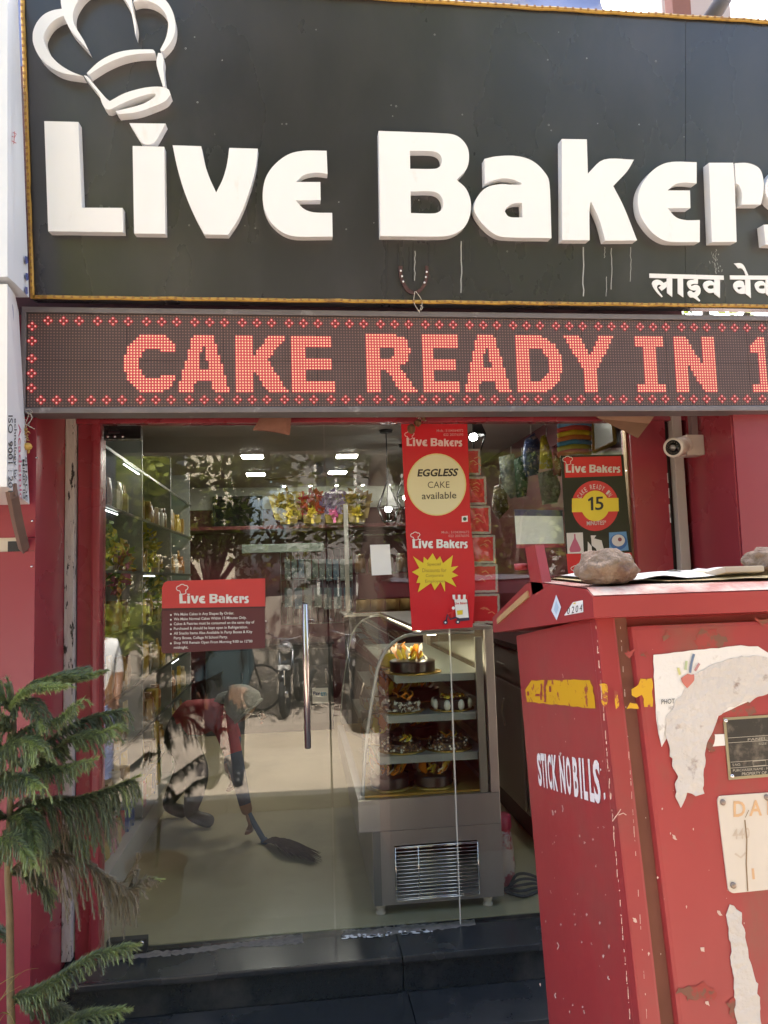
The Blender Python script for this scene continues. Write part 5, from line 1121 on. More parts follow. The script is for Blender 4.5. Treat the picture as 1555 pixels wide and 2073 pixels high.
# screen, long light fixture, hampers, racks at the back
a, b = atY(430, 1005, 5.1), atY(532, 1072, 5.1)
scn = thing('wall_screen', 'black switched off screen on the back wall left of the flower hampers', 'screen', (a.x, 5.1, b.z))
mb = MB(); mb.box((a.x, 5.10, b.z), (b.x, 5.16, a.z), bev=.006); mb.build('bezel', RUBBER, scn)
mb = MB(); mb.box((a.x+.03, 5.096, b.z+.03), (b.x-.03, 5.101, a.z-.03)); mb.build('display', mat('screen_black', (0.01, 0.01, 0.012), 0.1), scn)
SHF = mat('back_shelf_maroon', (0.13, 0.02, 0.025), 0.4)
hsz = atY(620, 1064, 4.85).z
mb = MB(); mb.box((-.45, 4.7, hsz-.04), (2.6, 5.19, hsz), bev=.004); mb.build('wall_shelf', SHF, label='long maroon shelf carrying flower hampers across the back wall', cat='shelf')
mb = MB(); q0, q1 = atY(490, 1103, 4.66), atY(655, 1116, 4.66); mb.box((q0.x, 4.62, q1.z), (q1.x, 4.69, q0.z), bev=.008); mb.build('tube_fixture', mat('fixture_grey', (0.18, 0.21, 0.18), 0.4), label='long pale tube light fixture under the maroon back shelf', cat='light fixture')
for i, (x, cols, bow, lab) in enumerate(((585, [(0.36, 0.26, 0.05), (0.5, 0.4, 0.08)], (0.65, 0.5, 0.05), 'gold flower hamper at the left end of the back shelf'), (632, [(0.45, 0.03, 0.03), (0.35, 0.02, 0.02)], (0.62, 0.45, 0.05), 'red flower hamper with yellow bow on the back shelf'), (676, [(0.22, 0.14, 0.30), (0.42, 0.35, 0.5)], (0.65, 0.10, 0.30), 'purple flower hamper with pink bow on the back shelf'), (722, [(0.32, 0.20, 0.05), (0.42, 0.3, 0.08)], (0.62, 0.48, 0.06), 'brown gold flower hamper at the right end of the back shelf'))):
    c = atY(x, 1062, 4.72); c.z = hsz; t = thing('flower_hamper', lab, 'hamper', c, 'flower hampers on the back shelf'); r_ = random.Random(i+70)
    mb = MB(); mb.lathe([(.10, 0), (.125, .01), (.14, .10), (.132, .10), (.12, .02), (.05, .015)], c, n=4, sm=False)
    mb.build('tray', mat('tray_gold', (0.30, 0.22, 0.05), 0.4, .2), t)
    M = [mat(f'tissue_{i}_{k}', cc_, 0.35, var=.3) for k, cc_ in enumerate(cols)]
    mb = MB()
    petals(mb, c+V((0, 0, .22)), .17, 150, [0, 1], .05, r_, (.85, .55, 1.1))
    for k in range(9):
        q = r_.uniform(-.13, .13); mb.add([c+V((q-.02, 0, .06)), c+V((q+.02, 0, .06)), c+V((q*1.5+.03, .01, .30+.12*r_.random()*(1-abs(q)*4))), c+V((q*1.5-.03, -.01, .28+.1*r_.random()))], [(0, 1, 2, 3)], k % 2)
    mb.build('tissue', M, t)
    mb = MB(); petals(mb, c+V((0, -.15, .12)), .055, 46, [0], .03, r_); mb.add([c+V((-.012, -.15, .1)), c+V((.012, -.15, .1)), c+V((.014, -.16, .0)), c+V((-.014, -.16, .0))], [(0, 1, 2, 3)]); mb.build('bow', mat(f'bow_{i}', bow, 0.3), t)
# pegboard with hanging packs
gx0, gx1, gz1, gz0 = atY(568, 1130, 5.1).x, atY(712, 1130, 5.1).x, atY(640, 1110, 5.1).z, atY(640, 1262, 5.1).z
peg = thing('wire_rack', 'wire grid rack with rows of small hanging packs on the back wall', 'wire rack', (gx0, 5.1, gz0))
mb = MB()
for k in range(13): x = gx0+(gx1-gx0)*k/12; mb.tube([(x, 5.12, gz0), (x, 5.12, gz1)], .003, 4)
for z in (gz0, gz0+.25, gz0+.5, gz1): mb.tube([(gx0, 5.12, z), (gx1, 5.12, z)], .004, 4)
mb.build('grid', STEEL, peg)
BC = [(0.13, 0.15, 0.14), (0.10, 0.14, 0.15), (0.09, 0.14, 0.19), (0.20, 0.22, 0.20), (0.12, 0.15, 0.13)]
for r_, (yy, n, h, txt_) in enumerate(((1132, 10, 44, 'upper'), (1190, 7, 44, 'lower'))):
    for k in range(n):
        c = atY(576+k*(140/n), yy, 5.06); t = thing('candle_pack', f'{ORD[k]} small pale pack from the left on the {txt_} row of the back wire rack', 'pack', c+V((0, 0, -.22)), f'packs hanging on the {txt_} row of the wire rack')
        w = .064 if r_ == 0 else .085
        mb = MB(); mb.box((c.x, 5.05, c.z-.23+irnd.uniform(-.02, .02)), (c.x+w, 5.075, c.z), bev=.004); mb.build('pack', mat(f'pack_tone_{(k+r_) % 5}', BC[(k+r_) % 5], 0.3, var=.4, scale=30, col2=(0.5, 0.5, 0.45), c2=(.55, .62), c2scale=25), t)
        mb = MB(); mb.tube([(c.x+w/2, 5.06, c.z), (c.x+w/2, 5.06, c.z+.03), (c.x+w/2, 5.12, c.z+.04)], .003, 4); mb.build('hook', STEEL, t)
# second counter with bread, behind the cake case
bc = thing('bread_counter', 'dark glass topped counter with trays and bread behind the cake case', 'counter', (1.75, 3.3, FL))
bz = atY(760, 1247, 3.0).z
mb = MB(); mb.box((1.28, 3.0, FL), (2.35, 3.6, bz), bev=.01); mb.build('body', mat('counter_dark', (0.05, 0.04, 0.04), 0.25), bc)
mb = MB(); mb.box((1.24, 2.95, bz+.001), (2.4, 3.65, bz+.02), bev=.003); mb.build('top', STEEL, bc)
for x in (1.30, 2.30):
    mb = MB(); mb.box((x-.02, 3.3, bz+.02), (x+.02, 3.34, bz+1.0), bev=.003); mb.build('post', STEEL, bc)
for k in range(2):
    mb = MB(); mb.box((1.3, 3.1, bz+.36+k*.34), (2.32, 3.5, bz+.375+k*.34)); mb.build('shelf', GSH, bc)
mb = MB(); mb.box((1.32, 3.05, bz+.022), (1.9, 3.4, bz+.035), bev=.004); mb.build('tray', CHROME, bc)
for k in range(5):
    o = pouch_mb(V((0, 0, 0)), .13, .12, .08).build('bread_packet', mat('bread_golden', (0.40, 0.26, 0.09), 0.35, var=.4, scale=20), loc=(0, 0, 0)) if k == 0 else C.objects.get('bread_packet').copy()
    if k: C.objects.link(o)
    o.location = (1.42+k*.13, 3.16, bz+.036); o.rotation_euler = (0, -.5, 1.57); tag(o, ORD[k]+' wrapped golden bread packet from the left on the counter tray', 'bread packet', 'bread packets on the counter tray')
for k in range(7):
    o = jar_mb(V((0, 0, 0)), .05, .17).build('counter_jar', PM['brown'], loc=(0, 0, 0)) if k == 0 else C.objects.get('counter_jar').copy()
    if k: C.objects.link(o)
    o.location = (1.42+k*.125, 3.3, bz+.376); tag(o, ORD[k]+' brown jar from the left on the glass shelf above the bread packets', 'jar', 'jars on the shelf above the bread')
# counter under the screen with a small sign
ctr = thing('low_counter', 'low grey cabinet along the back of the shop behind the sweeping person', 'cabinet', (.5, 4.7, FL))
mb = MB(); mb.box((-.1, 4.45, FL), (1.2, 5.15, 1.20), bev=.008); mb.build('body', mat('cabinet_grey_front', (0.06, 0.06, 0.06), 0.4), ctr)
mb = MB(); mb.box((-.12, 4.42, 1.201), (1.22, 5.17, 1.225), bev=.004); mb.build('top', mat('counter_dark', (0, 0, 0)), ctr)
for k in range(3):
    mb = MB(); mb.box((-.07+k*.43, 4.435, FL+.08), (.33+k*.43, 4.449, 1.16), bev=.003); dd_ = mb.build('door', mat('cabinet_grey_door', (0.075, 0.075, 0.073), 0.35), ctr)
    mb = MB(); mb.box((.26+k*.43, 4.425, .8), (.275+k*.43, 4.436, .95), bev=.002); mb.build('handle', CHROME, dd_)
Q = PY(4.415)
pm = sheet('payment_sign', 'small white payment sticker lettered Paytm beside the door handle', 'sign', [(632, 1393), (664, 1392), (665, 1423), (633, 1425)], WHITE, pl=Q)
mb = MB(); tline(mb, Q, 'Pay', 634, 1410, 648, 1409, 10, .003, 0, .03); tline(mb, Q, 'tm', 649, 1409, 661, 1408.5, 9, .003, 1, .03); mb.build('lettering', [flat('navy_letter', (0.01, 0.02, 0.12)), flat('cyan_letter', (0.02, 0.30, 0.5))], pm)
mb = MB(); mb.ball((.15, 4.75, 1.32), .12, 0, 2, .25, (1.1, .8, .9), 4); mb.build('sack', mat('jute_sack', (0.42, 0.25, 0.08), 0.9, var=.4, scale=20), label='golden brown sack on the low cabinet beneath the door notice', cat='sack')

# right wall: drawers, picture, hanging party packs
dr_ = thing('drawer_cabinet', 'grey kitchen style drawer cabinet between the cake case and the right wall', 'cabinet', (2.4, 1.6, FL))
mb = MB(); mb.box((2.12, .75, .52), (2.64, 3.6, 1.44), bev=.006); mb.build('body', mat('drawer_grey', (0.27, 0.24, 0.215), 0.4, var=.08), dr_)
mb = MB(); mb.box((2.08, .72, 1.441), (2.65, 3.64, 1.475), bev=.005); mb.build('worktop', mat('counter_dark', (0, 0, 0)), dr_)
mb = MB(); mb.box((2.2, .8, FL), (2.6, 3.5, .519)); mb.build('plinth', RUBBER, dr_)
for k in range(4):
    y0 = .78+k*.70
    mb = MB(); mb.box((2.105, y0, 1.24), (2.119, y0+.68, 1.42), bev=.003); f = mb.build('drawer_front', mat('drawer_grey', (0, 0, 0)), dr_)
    mb = MB(); mb.tube([(2.09, y0+.27, 1.33), (2.085, y0+.30, 1.33), (2.085, y0+.38, 1.33), (2.09, y0+.41, 1.33)], .006, 6); mb.build('handle', STEEL, f)
    mb = MB(); mb.box((2.105, y0, .54), (2.119, y0+.68, 1.22), bev=.003); f = mb.build('door_front', mat('drawer_grey', (0, 0, 0)), dr_)
    mb = MB(); mb.tube([(2.09, y0+.30, 1.12), (2.085, y0+.35, 1.04), (2.09, y0+.30, .96)], .007, 6); mb.build('handle', STEEL, f)
mb = MB(); mb.box((2.55, .08, FL), (2.655, .72, 1.65), bev=.004); mb.build('partition', mat('partition_dark', (0.06, 0.05, 0.045), 0.5), label='dark upright partition beside the drawer cabinet behind the red cabinet', cat='partition')
fz = atX(1220, 880, 2.6)
fr = thing('picture_frame', 'small gold framed picture high on the right wall behind the cardboard corner', 'picture', fz)
def yq(px, py): return atX(px, py, 2.62)
P = [yq(1203, 915), yq(1246, 895), yq(1240, 842), yq(1200, 846)]
mb = MB(); mb.poly([P], 0, V((.02, 0, 0))); mb.build('backing', mat('picture_grey', (0.22, 0.22, 0.20), 0.2), fr)
mb = MB()
for i in range(4): mb.tube([P[i], P[(i+1) % 4]], .012, 4, sm=False)
mb.build('frame', mat('gilt_frame', (0.42, 0.27, 0.05), 0.3, .7), fr)
# packs hung on the right wall
def pack(pts, name, lab, cols, seed, Y=1.0, th=.035):
    Q = PY(Y); t = thing(name, lab, 'party pack', Q.at(*pts[0])); r_ = random.Random(seed)
    pillow(pts, Q, 0, th, 'pack', mat(f'{name}_{seed}', cols, 0.25, var=.5, scale=9, col2=(0.55, 0.55, 0.55), c2=(.54, .60), c2scale=26, spec=.9, metal=.35, bump=.9, bscale=45), parent=t)
    xs = [p[0] for p in pts]; ys = [p[1] for p in pts]; x = sum(xs)/len(xs)
    mb = MB(); mb.tube([Q.at(x, min(ys)+4), Q.at(x, min(ys)-14, .0)], .003, 4); mb.build('hook', STEEL, t)
pack([(1062, 890), (1082, 876), (1094, 900), (1090, 960), (1064, 966), (1058, 930)], 'party_pack', 'blue shiny party pack hanging right of the ceiling edge', (0.04, 0.07, 0.22), 1, .95)
pack([(1094, 884), (1104, 880), (1122, 930), (1118, 948), (1092, 950)], 'party_pack', 'yellow cone shaped party hat pack hanging beside the rainbow decoration', (0.55, 0.45, 0.02), 2, .85)
pack([(1010, 925), (1040, 918), (1052, 950), (1056, 1000), (1034, 1010), (1016, 980)], 'party_pack', 'silvery foil party pack hanging lowest left of the blue pack', (0.30, 0.34, 0.36), 3, 1.1)
pack([(1040, 930), (1062, 920), (1070, 960), (1066, 1004), (1046, 1008)], 'party_pack', 'dark green foil party pack hanging between the silvery and blue packs', (0.05, 0.12, 0.08), 4, 1.02)
pack([(1116, 905), (1134, 895), (1140, 940), (1136, 965), (1120, 962)], 'party_pack', 'red party pack hanging right of the yellow cone pack', (0.28, 0.03, 0.05), 5, .80)
pack([(1088, 958), (1120, 950), (1136, 985), (1128, 1018), (1098, 1022)], 'party_pack', 'clear plastic party pack hanging under the yellow cone pack', (0.30, 0.32, 0.28), 6, .9)
pack([(1000, 985), (1022, 976), (1030, 1030), (1010, 1052), (996, 1030)], 'party_pack', 'brown foil party pack hanging lowest beside the red cards', (0.14, 0.09, 0.05), 7, 1.2)
Q = PY(.55); rb = thing('rainbow_decoration', 'rainbow striped paper honeycomb decoration above the black poster', 'decoration', Q.at(1160, 915))
RBC = [(0.08, 0.28, 0.5), (0.55, 0.05, 0.03), (0.65, 0.5, 0.02), (0.6, 0.18, 0.03), (0.06, 0.25, 0.42), (0.45, 0.45, 0.05), (0.55, 0.08, 0.04), (0.6, 0.3, 0.05)]
for k in range(7):
    y0 = 856+k*9.5; A = [Q.at(1130+j*8, y0+8-.9*j*(8-j)*.35-j*.6, .04*math.sin(math.pi*j/8)) for j in range(9)]
    mb = MB(); mb.tube(A, [.017+.002*math.sin(j*2.1) for j in range(9)], 8, 0); mb.build('paper_ring', mat(f'rainbow_{k}', RBC[k], 0.6, var=.25, scale=60), rb)

# ------------------------------------------------------------------ cake display case
KX0, KX1, KY0, KY1 = 1.138, 1.79, .13, 1.95
case = thing('cake_display_case', 'steel refrigerated cake display case with curved glass and shelves of cakes', 'display case', (1.47, 1.0, FL))
zb, zt = .846, 1.612
SST = mat('case_steel', (0.40, 0.38, 0.36), 0.34, 0.85, var=0.12, scale=14, stretch=(1, 1, .1), rvar=.06)
g0, g1 = atY(798, 1712, KY0), atY(972, 1812, KY0)
gx0, gx1, gz1, gz0 = g0.x, g1.x, atY(885, 1706, KY0).z, atY(885, 1818, KY0).z
mb = MB()
mb.box((1.115, KY0, .702), (1.79, KY1, zb), bev=.004)
mb.box((1.18, KY0+.0005, gz1), (1.79, KY0+.02, .7015)); mb.box((1.18, KY0+.0005, .372), (1.79, KY0+.02, gz0)); mb.box((1.18, KY0+.0005, gz0), (gx0, KY0+.02, gz1)); mb.box((gx1, KY0+.0005, gz0), (1.79, KY0+.02, gz1))
mb.box((1.178, KY0+.021, .372), (1.79, KY1, .40)); mb.box((1.77, KY0+.021, .40), (1.79, KY1, .70)); mb.box((1.178, KY0+.021, .40), (1.198, KY1, .70))
mb.build('base', SST, case)
mb = MB(); mb.box((1.178, KY0-.004, .373), (1.214, KY0+.0003, .700), bev=.002); mb.build('corner_strip', mat('case_strip', (0.22, 0.22, 0.21), 0.3, .8), case)
gr_ = MB(); NB = 15
for k in range(NB): z = gz0+.012+(gz1-gz0-.024)*k/(NB-1); gr_.tube([(gx0+.006, KY0-.006, z), (gx1-.006, KY0-.006, z)], .0024, 6)
for x in (gx0+.004, gx1-.004, gx0+(gx1-gx0)*.28, gx0+(gx1-gx0)*.74): gr_.tube([(x, KY0-.009, gz0+.006), (x, KY0-.009, gz1-.006)], .0032, 6)
gr_.tube([(gx0+.004, KY0-.009, gz0+.006), (gx1-.004, KY0-.009, gz0+.006)], .0032, 6); gr_.tube([(gx0+.004, KY0-.009, gz1-.006), (gx1-.004, KY0-.009, gz1-.006)], .0032, 6)
gl_ = gr_.build('grille', CHROME, case)
mb = MB(); mb.box((1.2, KY0+.12, .402), (1.76, KY0+.42, .50)); mb.box((1.3, KY0+.10, .402), (1.6, KY0+.3, .56), bev=.02); mb.build('compressor', mat('compressor_grey', (0.12, 0.12, 0.10), 0.6), case)
for (x, y) in ((1.21, .17), (1.72, .17), (1.21, 1.88), (1.72, 1.88)):
    mb = MB(); mb.lathe([(.022, FL+.001), (.024, FL+.012), (.016, FL+.016), (.022, FL+.03), (.022, .3715)], (x, y, 0), n=16); mb.build('foot', mat('nylon_foot', (0.46, 0.40, 0.33), 0.6), case)
# curved side profile
prof_px = [(735, 1612), (737, 1560), (742, 1500), (750, 1440), (758, 1390), (766, 1350), (778, 1322), (796, 1302), (818, 1289), (850, 1283), (900, 1280), (960, 1279)]
PC = [PY(KY0).at(x, y) for x, y in prof_px]; PCs = curve3(PC, 4)
mb = MB(); n = len(PCs)
mb.add(PCs+[p+V((0, KY1-KY0, 0)) for p in PCs], [(i, i+1, n+i+1, n+i) for i in range(n-1)], 0, True); mb.build('curved_glass', glass('case_glass', (.92, .95, .93), .05), case)
mb = MB(); mb.tube([p+V((0, .004, 0)) for p in PCs], .0085, 8); mb.tube([p+V((0, KY1-KY0-.004, 0)) for p in PCs], .0055, 8); mb.build('glass_edge', mat('edge_trim_grey', (0.42, 0.42, 0.38), 0.25, .3), case)
mb = MB(); P = [p+V((.004, .006, -.004)) for p in PCs]+[V((1.735, KY0+.006, zt-.02)), V((1.735, KY0+.006, zb+.002))]; mb.poly([P], 0); mb.build('end_glass', glass('case_glass'), case)
mb = MB(); mb.box((1.748, KY0-.002, zb+.0015), (1.789, KY0+.03, zt), bev=.002); mb.box((1.748, KY1-.03, zb+.0015), (1.789, KY1, zt), bev=.002); mb.build('post', mat('post_aluminium', (0.52, 0.46, 0.42), 0.35, .8), case)
mb = MB(); mb.box((1.70, KY0+.008, zb+.0015), (1.735, KY0+.03, zt-.035), bev=.002); mb.build('inner_post', mat('post_dull', (0.30, 0.27, 0.24), 0.4, .7), case)
mb = MB(); mb.box((1.44, KY0+.003, zt-.0005), (1.789, KY1, zt+.018), bev=.003); mb.build('top_cap', SST, case)
mb = MB(); mb.box((1.772, KY0+.032, zb+.002), (1.785, KY1-.032, zt-.001)); mb.build('sliding_door', mat('door_mirror', (0.35, 0.30, 0.22), 0.15, .6), case)
mb = MB(); mb.box((1.48, KY0+.06, zt-.022), (1.52, KY1-.1, zt-.012)); mb.build('case_light', lamp_mat('case_lamp', (1.0, 0.86, 0.62), 5.0), case)
shz = []
for k, (yy, xl) in enumerate(((1368, 800), (1449, 784), (1532, 768))):
    a = PY(KY0+.05).at(xl, yy); shz.append(a.z)
    mb = MB(); mb.box((a.x, KY0+.04, a.z-.036), (1.70, KY0+.052, a.z), bev=.002); mb.box((a.x, KY0+.0525, a.z-.006), (1.74, KY1-.05, a.z)); mb.box((a.x-.006, KY0+.053, a.z-.03), (a.x+.004, KY1-.05, a.z+.002)); mb.build('shelf', mat('shelf_steel', (0.30, 0.33, 0.31), 0.35, .5), case)
mb = MB(); mb.box((1.15, KY0+.03, zb+.0015), (1.74, KY1-.03, zb+.012)); mb.build('deck', mat('gold_deck', (0.42, 0.26, 0.05), 0.3, .5, var=.3), case)
CHOC = mat('dark_chocolate', (0.020, 0.012, 0.009), 0.28, var=.3); CREAMC = mat('white_cream', (0.72, 0.66, 0.55), 0.5); ORNG = mat('orange_glaze', (0.62, 0.22, 0.02), 0.25, var=.3); YELC = mat('pineapple_cream', (0.66, 0.52, 0.05), 0.4, var=.2); GOLD = mat('gold_board', (0.55, 0.36, 0.08), 0.25, .8); NUT = mat('brown_nut', (0.20, 0.10, 0.03), 0.6, var=.4); PINK = mat('pink_sugar', (0.55, 0.25, 0.25), .5)
crnd = random.Random(31)
def cake(lab, x, y, z, r, h, kind):
    t = thing('cake', lab, 'cake', (x, y, z)); c = V((x, y, z))
    mb = MB(); mb.lathe([(r*1.28, .001), (r*1.28, .005)], c, n=28); mb.build('cake_board', GOLD, t)
    M = {'yellow': YELC}.get(kind, CHOC); mb = MB(); pr = [(r, .0055)]
    for j in range(1, 9): pr += [(r*(1.0+(.018 if j % 2 else -.006)), .0055+h*j/9)]
    pr += [(r*.97, h), (r*.8, h+.006), (0.001, h+.008)]; mb.lathe(pr, c, n=32); mb.build('body', M, t)
    mb = MB()
    def curl(p, s, mi): a = crnd.uniform(0, 6.28); mb.tube([p+V((math.cos(a+k*.9)*s*.5, math.sin(a+k*.9)*s*.5, k*s*.28)) for k in range(6)], [s*.22, s*.2, s*.18, s*.15, s*.1, s*.04], 6, mi)
    if kind in ('fan', 'flower'):
        for k in range(18):
            a = crnd.uniform(0, 6.28); q = c+V((math.cos(a)*r*.6, math.sin(a)*r*.4, h)); d = V((math.cos(a)*.5, math.sin(a)*.5, 1)).normalized()*crnd.uniform(.05, .10); s_ = d.orthogonal().normalized()*crnd.uniform(.012, .025)
            mb.add([q-s_*.4, q+s_*.4, q+d*.7+s_, q+d, q+d*.7-s_], [(0, 1, 2, 3, 4)], (0, 1, 0, 2, 0, 3, 1)[k % 7])
        for k in range(7): curl(c+V((crnd.uniform(-r, r)*.6, crnd.uniform(-r, r)*.6, h)), .03, crnd.choice((0, 1, 2)))
    elif kind == 'flake':
        for k in range(170):
            a = crnd.uniform(0, 6.28); hh = crnd.uniform(0, h*1.04); rr = r*1.03 if hh < h*.96 else r*crnd.random(); p = c+V((math.cos(a)*rr, math.sin(a)*rr, hh)); u = V((crnd.gauss(0, 1), crnd.gauss(0, 1), crnd.gauss(0, 1))).normalized()*.014; w = u.orthogonal().normalized()*.008
            mb.add([p-u, p+w, p+u, p-w], [(0, 1, 2, 3)], 2 if k % 3 else 3)
        for k in range(5): curl(c+V((crnd.uniform(-r, r)*.6, crnd.uniform(-r, r)*.6, h)), .032, 0)
    elif kind == 'drip':
        for k in range(8):
            a = k*.785+.35; p = c+V((math.cos(a)*r*1.02, math.sin(a)*r*1.02, h*.52)); mb.ball(p, .03, 2, 2, 0, (.55, .55, h*.5/.03))
        for k in range(60): mb.ball(c+V((crnd.uniform(-1, 1)*r*.7, crnd.uniform(-1, 1)*r*.7, h+.008)), crnd.uniform(.006, .012), crnd.choice((0, 3, 1)), 1)
    elif kind == 'chips':
        for k in range(240):
            a = crnd.uniform(0, 6.28); hh = crnd.uniform(0, h); rr = r*1.02 if crnd.random() < .75 else r*crnd.random(); hh = hh if rr > r else h+.006; p = c+V((math.cos(a)*rr, math.sin(a)*rr, hh)); mb.ball(p, crnd.uniform(.004, .008), crnd.choice((3, 3, 4, 2)), 1)
        for k in range(5): curl(c+V((crnd.uniform(-r, r)*.5, crnd.uniform(-r, r)*.5, h)), .026, crnd.choice((0, 1)))
    elif kind == 'yellow':
        for k in range(12): a = k*.52; mb.ball(c+V((math.cos(a)*r*.8, math.sin(a)*r*.8, h+.012)), .018, 2, 1)
        for k in range(4): curl(c+V((crnd.uniform(-r, r)*.4, crnd.uniform(-r, r)*.4, h)), .04, 0)
    mb.build('topping', [ORNG, YELC, CREAMC, NUT, CHOC], t)
z1, z2, z3 = shz; zd = zb+.0125
def cx_(px, y): return PY(y).at(px, 1400).x
for k, (lab, zz) in enumerate((('second', z2), ('third', z3), ('lowest', zd))):
    for j, (yy, kd) in enumerate(((.52, 'flower'), (.80, 'drip'), (1.08, 'flower'))):
        cake(f'{["orange topped", "cream dotted", "gold fan"][j]} cake in the left file, {ORD[j+1]} row back on the {lab} case level', 1.30 if k else 1.36, yy, zz, .085, .06, kd)
cake('ridged dark chocolate cake with feather topping on the top case shelf', cx_(838, .27), .29, z1, .112, .06, 'fan')
cake('yellow pineapple cake behind the ridged chocolate cake on the top shelf', cx_(812, .55), .56, z1, .10, .07, 'yellow')
cake('chocolate cake covered in white flakes on the second case shelf', cx_(812, .27), .30, z2, .088, .055, 'flake')
cake('chocolate cake with white cream ovals round its side on the second shelf', cx_(915, .27), .29, z2, .088, .055, 'drip')
cake('orange glazed cake at the back of the second case shelf', cx_(855, .6), .60, z2, .09, .065, 'flower')
cake('chocolate chip cake at the left of the third case shelf', cx_(812, .27), .30, z3, .094, .042, 'chips')
cake('chocolate chip cake at the right of the third case shelf', cx_(905, .27), .29, z3, .094, .042, 'chips')
cake('dark cake with golden decorations at the back of the third shelf', cx_(850, .6), .60, z3, .09, .06, 'flower')
cake('ridged dark cake with curled topping at the left of the case floor', cx_(785, .27), .30, zd, .092, .055, 'fan')
cake('ridged dark cake with orange slices on the right of the case floor', cx_(872, .27), .29, zd, .092, .055, 'flower')
for k, (zz, px, lab) in enumerate(((z2, 772, 'second'), (z3, 757, 'third'), (zd, 752, 'lowest'))):
    cake(f'small dark cake heaped with orange petals behind the curved glass on the {lab} case level', cx_(px+18, .45), .46, zz, .058, .05, 'flower')
cake('chocolate cake deep inside the case floor behind the others', cx_(820, .65), .66, zd, .09, .06, 'drip')
# jar and cables right of the case
jr = thing('sweet_jar', 'clear plastic jar with a red lid standing right of the cake case', 'jar', (1.86, .40, FL))
mb = MB(); mb.lathe([(.05, .001), (.062, .01), (.06, .06), (.064, .08), (.058, .14), (.06, .16), (.05, .24), (.045, .27)], (1.86, .40, FL), n=20); mb.build('body', mat('cloudy_plastic', (0.50, 0.42, 0.38), 0.3, var=.3, col2=(0.40, 0.04, 0.06), c2=(.5, .55), c2scale=9), jr)
mb = MB(); mb.lathe([(.05, .27), (.052, .275), (.052, .33), (.04, .34)], (1.86, .40, FL), n=20); mb.build('lid', mat('pink_red_lid', (0.42, 0.04, 0.08), 0.4), jr)
mb = MB()
for k in range(5): mb.tube(curve3([(1.82+k*.01, .3, FL+.012), (1.9, .2+k*.02, FL+.012+.018*k), (2.0, .24+k*.02, FL+.012+.01*k), (2.08, .16+.015*k, FL+.012), (2.3, .2+.02*k, FL+.012)], 5), .007, 6)
mb.build('power_cable', RUBBER, label='loose coil of black power cables on the floor right of the cake case', cat='cable')

# ================================================================== PEOPLE
SKIN = mat('skin_brown', (0.25, 0.13, 0.08), 0.5, var=.08); HAIR = mat('black_hair', (0.012, 0.010, 0.009), 0.45, var=.3)
def figure(root, J, bones, mats, bmat, fingers=()):
    """one continuous body grown from a skeleton: J joint -> (x, y, z, r); bones joint pairs; bmat material per bone"""
    names = list(J); me = bpy.data.meshes.new('body'); base = root.location
    me.from_pydata([V(J[n][:3])-base for n in names], [(names.index(a), names.index(b)) for a, b in bones], [])
    o = bpy.data.objects.new('body', me); C.objects.link(o)
    sk = o.modifiers.new('skin', 'SKIN'); sk.use_smooth_shade = True
    for i, n in enumerate(names):
        r = J[n][3]; r = r if isinstance(r, tuple) else (r, r); r = (r[0]*1.28, r[1]*1.28); me.skin_vertices[0].data[i].radius = r; me.skin_vertices[0].data[i].use_root = (n == 'pelvis')
    ss = o.modifiers.new('sub', 'SUBSURF'); ss.levels = 2; ss.render_levels = 2
    ev = o.evaluated_get(bpy.context.evaluated_depsgraph_get()); nm = bpy.data.meshes.new_from_object(ev)
    bpy.data.objects.remove(o)
    nm.materials.clear()
    for M in mats: nm.materials.append(M)
    bm = bmesh.new(); bm.from_mesh(nm)
    seg = [(V(J[a][:3])-base, V(J[b][:3])-base, bmat[i]) for i, (a, b) in enumerate(bones)]
    for f in bm.faces:
        c = f.calc_center_median(); best = min(seg, key=lambda s: (lambda t: (c-(s[0]+(s[1]-s[0])*t)).length)(max(0, min(1, (c-s[0]).dot(s[1]-s[0])/max(1e-9, (s[1]-s[0]).length_squared)))))
        f.material_index = best[2]; f.smooth = True
    for path, r, mi in fingers:
        mb = MB(); P = [V(p)-base for p in path]; mb.tube(curve3(P, 4), r, 7); mb.ball(P[-1], r*.98, 0, 1)
        vs = [bm.verts.new(p) for p in mb.v]
        for f in mb.f:
            try: ff = bm.faces.new([vs[i] for i in f]); ff.material_index = mi; ff.smooth = True
            except ValueError: pass
    bm.to_mesh(nm); bm.free()
    nm.name = 'body'; b = bpy.data.objects.new('body', nm); C.objects.link(b); b.parent = root
    return b
def hand_fingers(w, d, side, mi, grip=.5):
    """five unequal curled fingers from a palm at w pointing along d; side = thumb direction"""
    w, d, side = V(w), V(d).normalized(), V(side).normalized(); nrm = d.cross(side).normalized(); F = []
    for k, (o, L) in enumerate(((.026, .068), (.009, .076), (-.009, .070), (-.026, .055))):
        a = w+side*o+d*.03; b = a+d*L*.55; c = b+(d*(1-grip)+nrm*grip).normalized()*L*.35; e2 = c+(d*(1-1.5*grip)+nrm*grip*1.3).normalized()*L*.25
        F.append(([w+side*o*.6, a, b, c, e2], .0085, mi))
    F.append(([w+side*.015-d*.02, w+side*.04+d*.0, w+side*.055+d*.03, w+side*.05+d*.05+nrm*.015], .0095, mi))
    return F
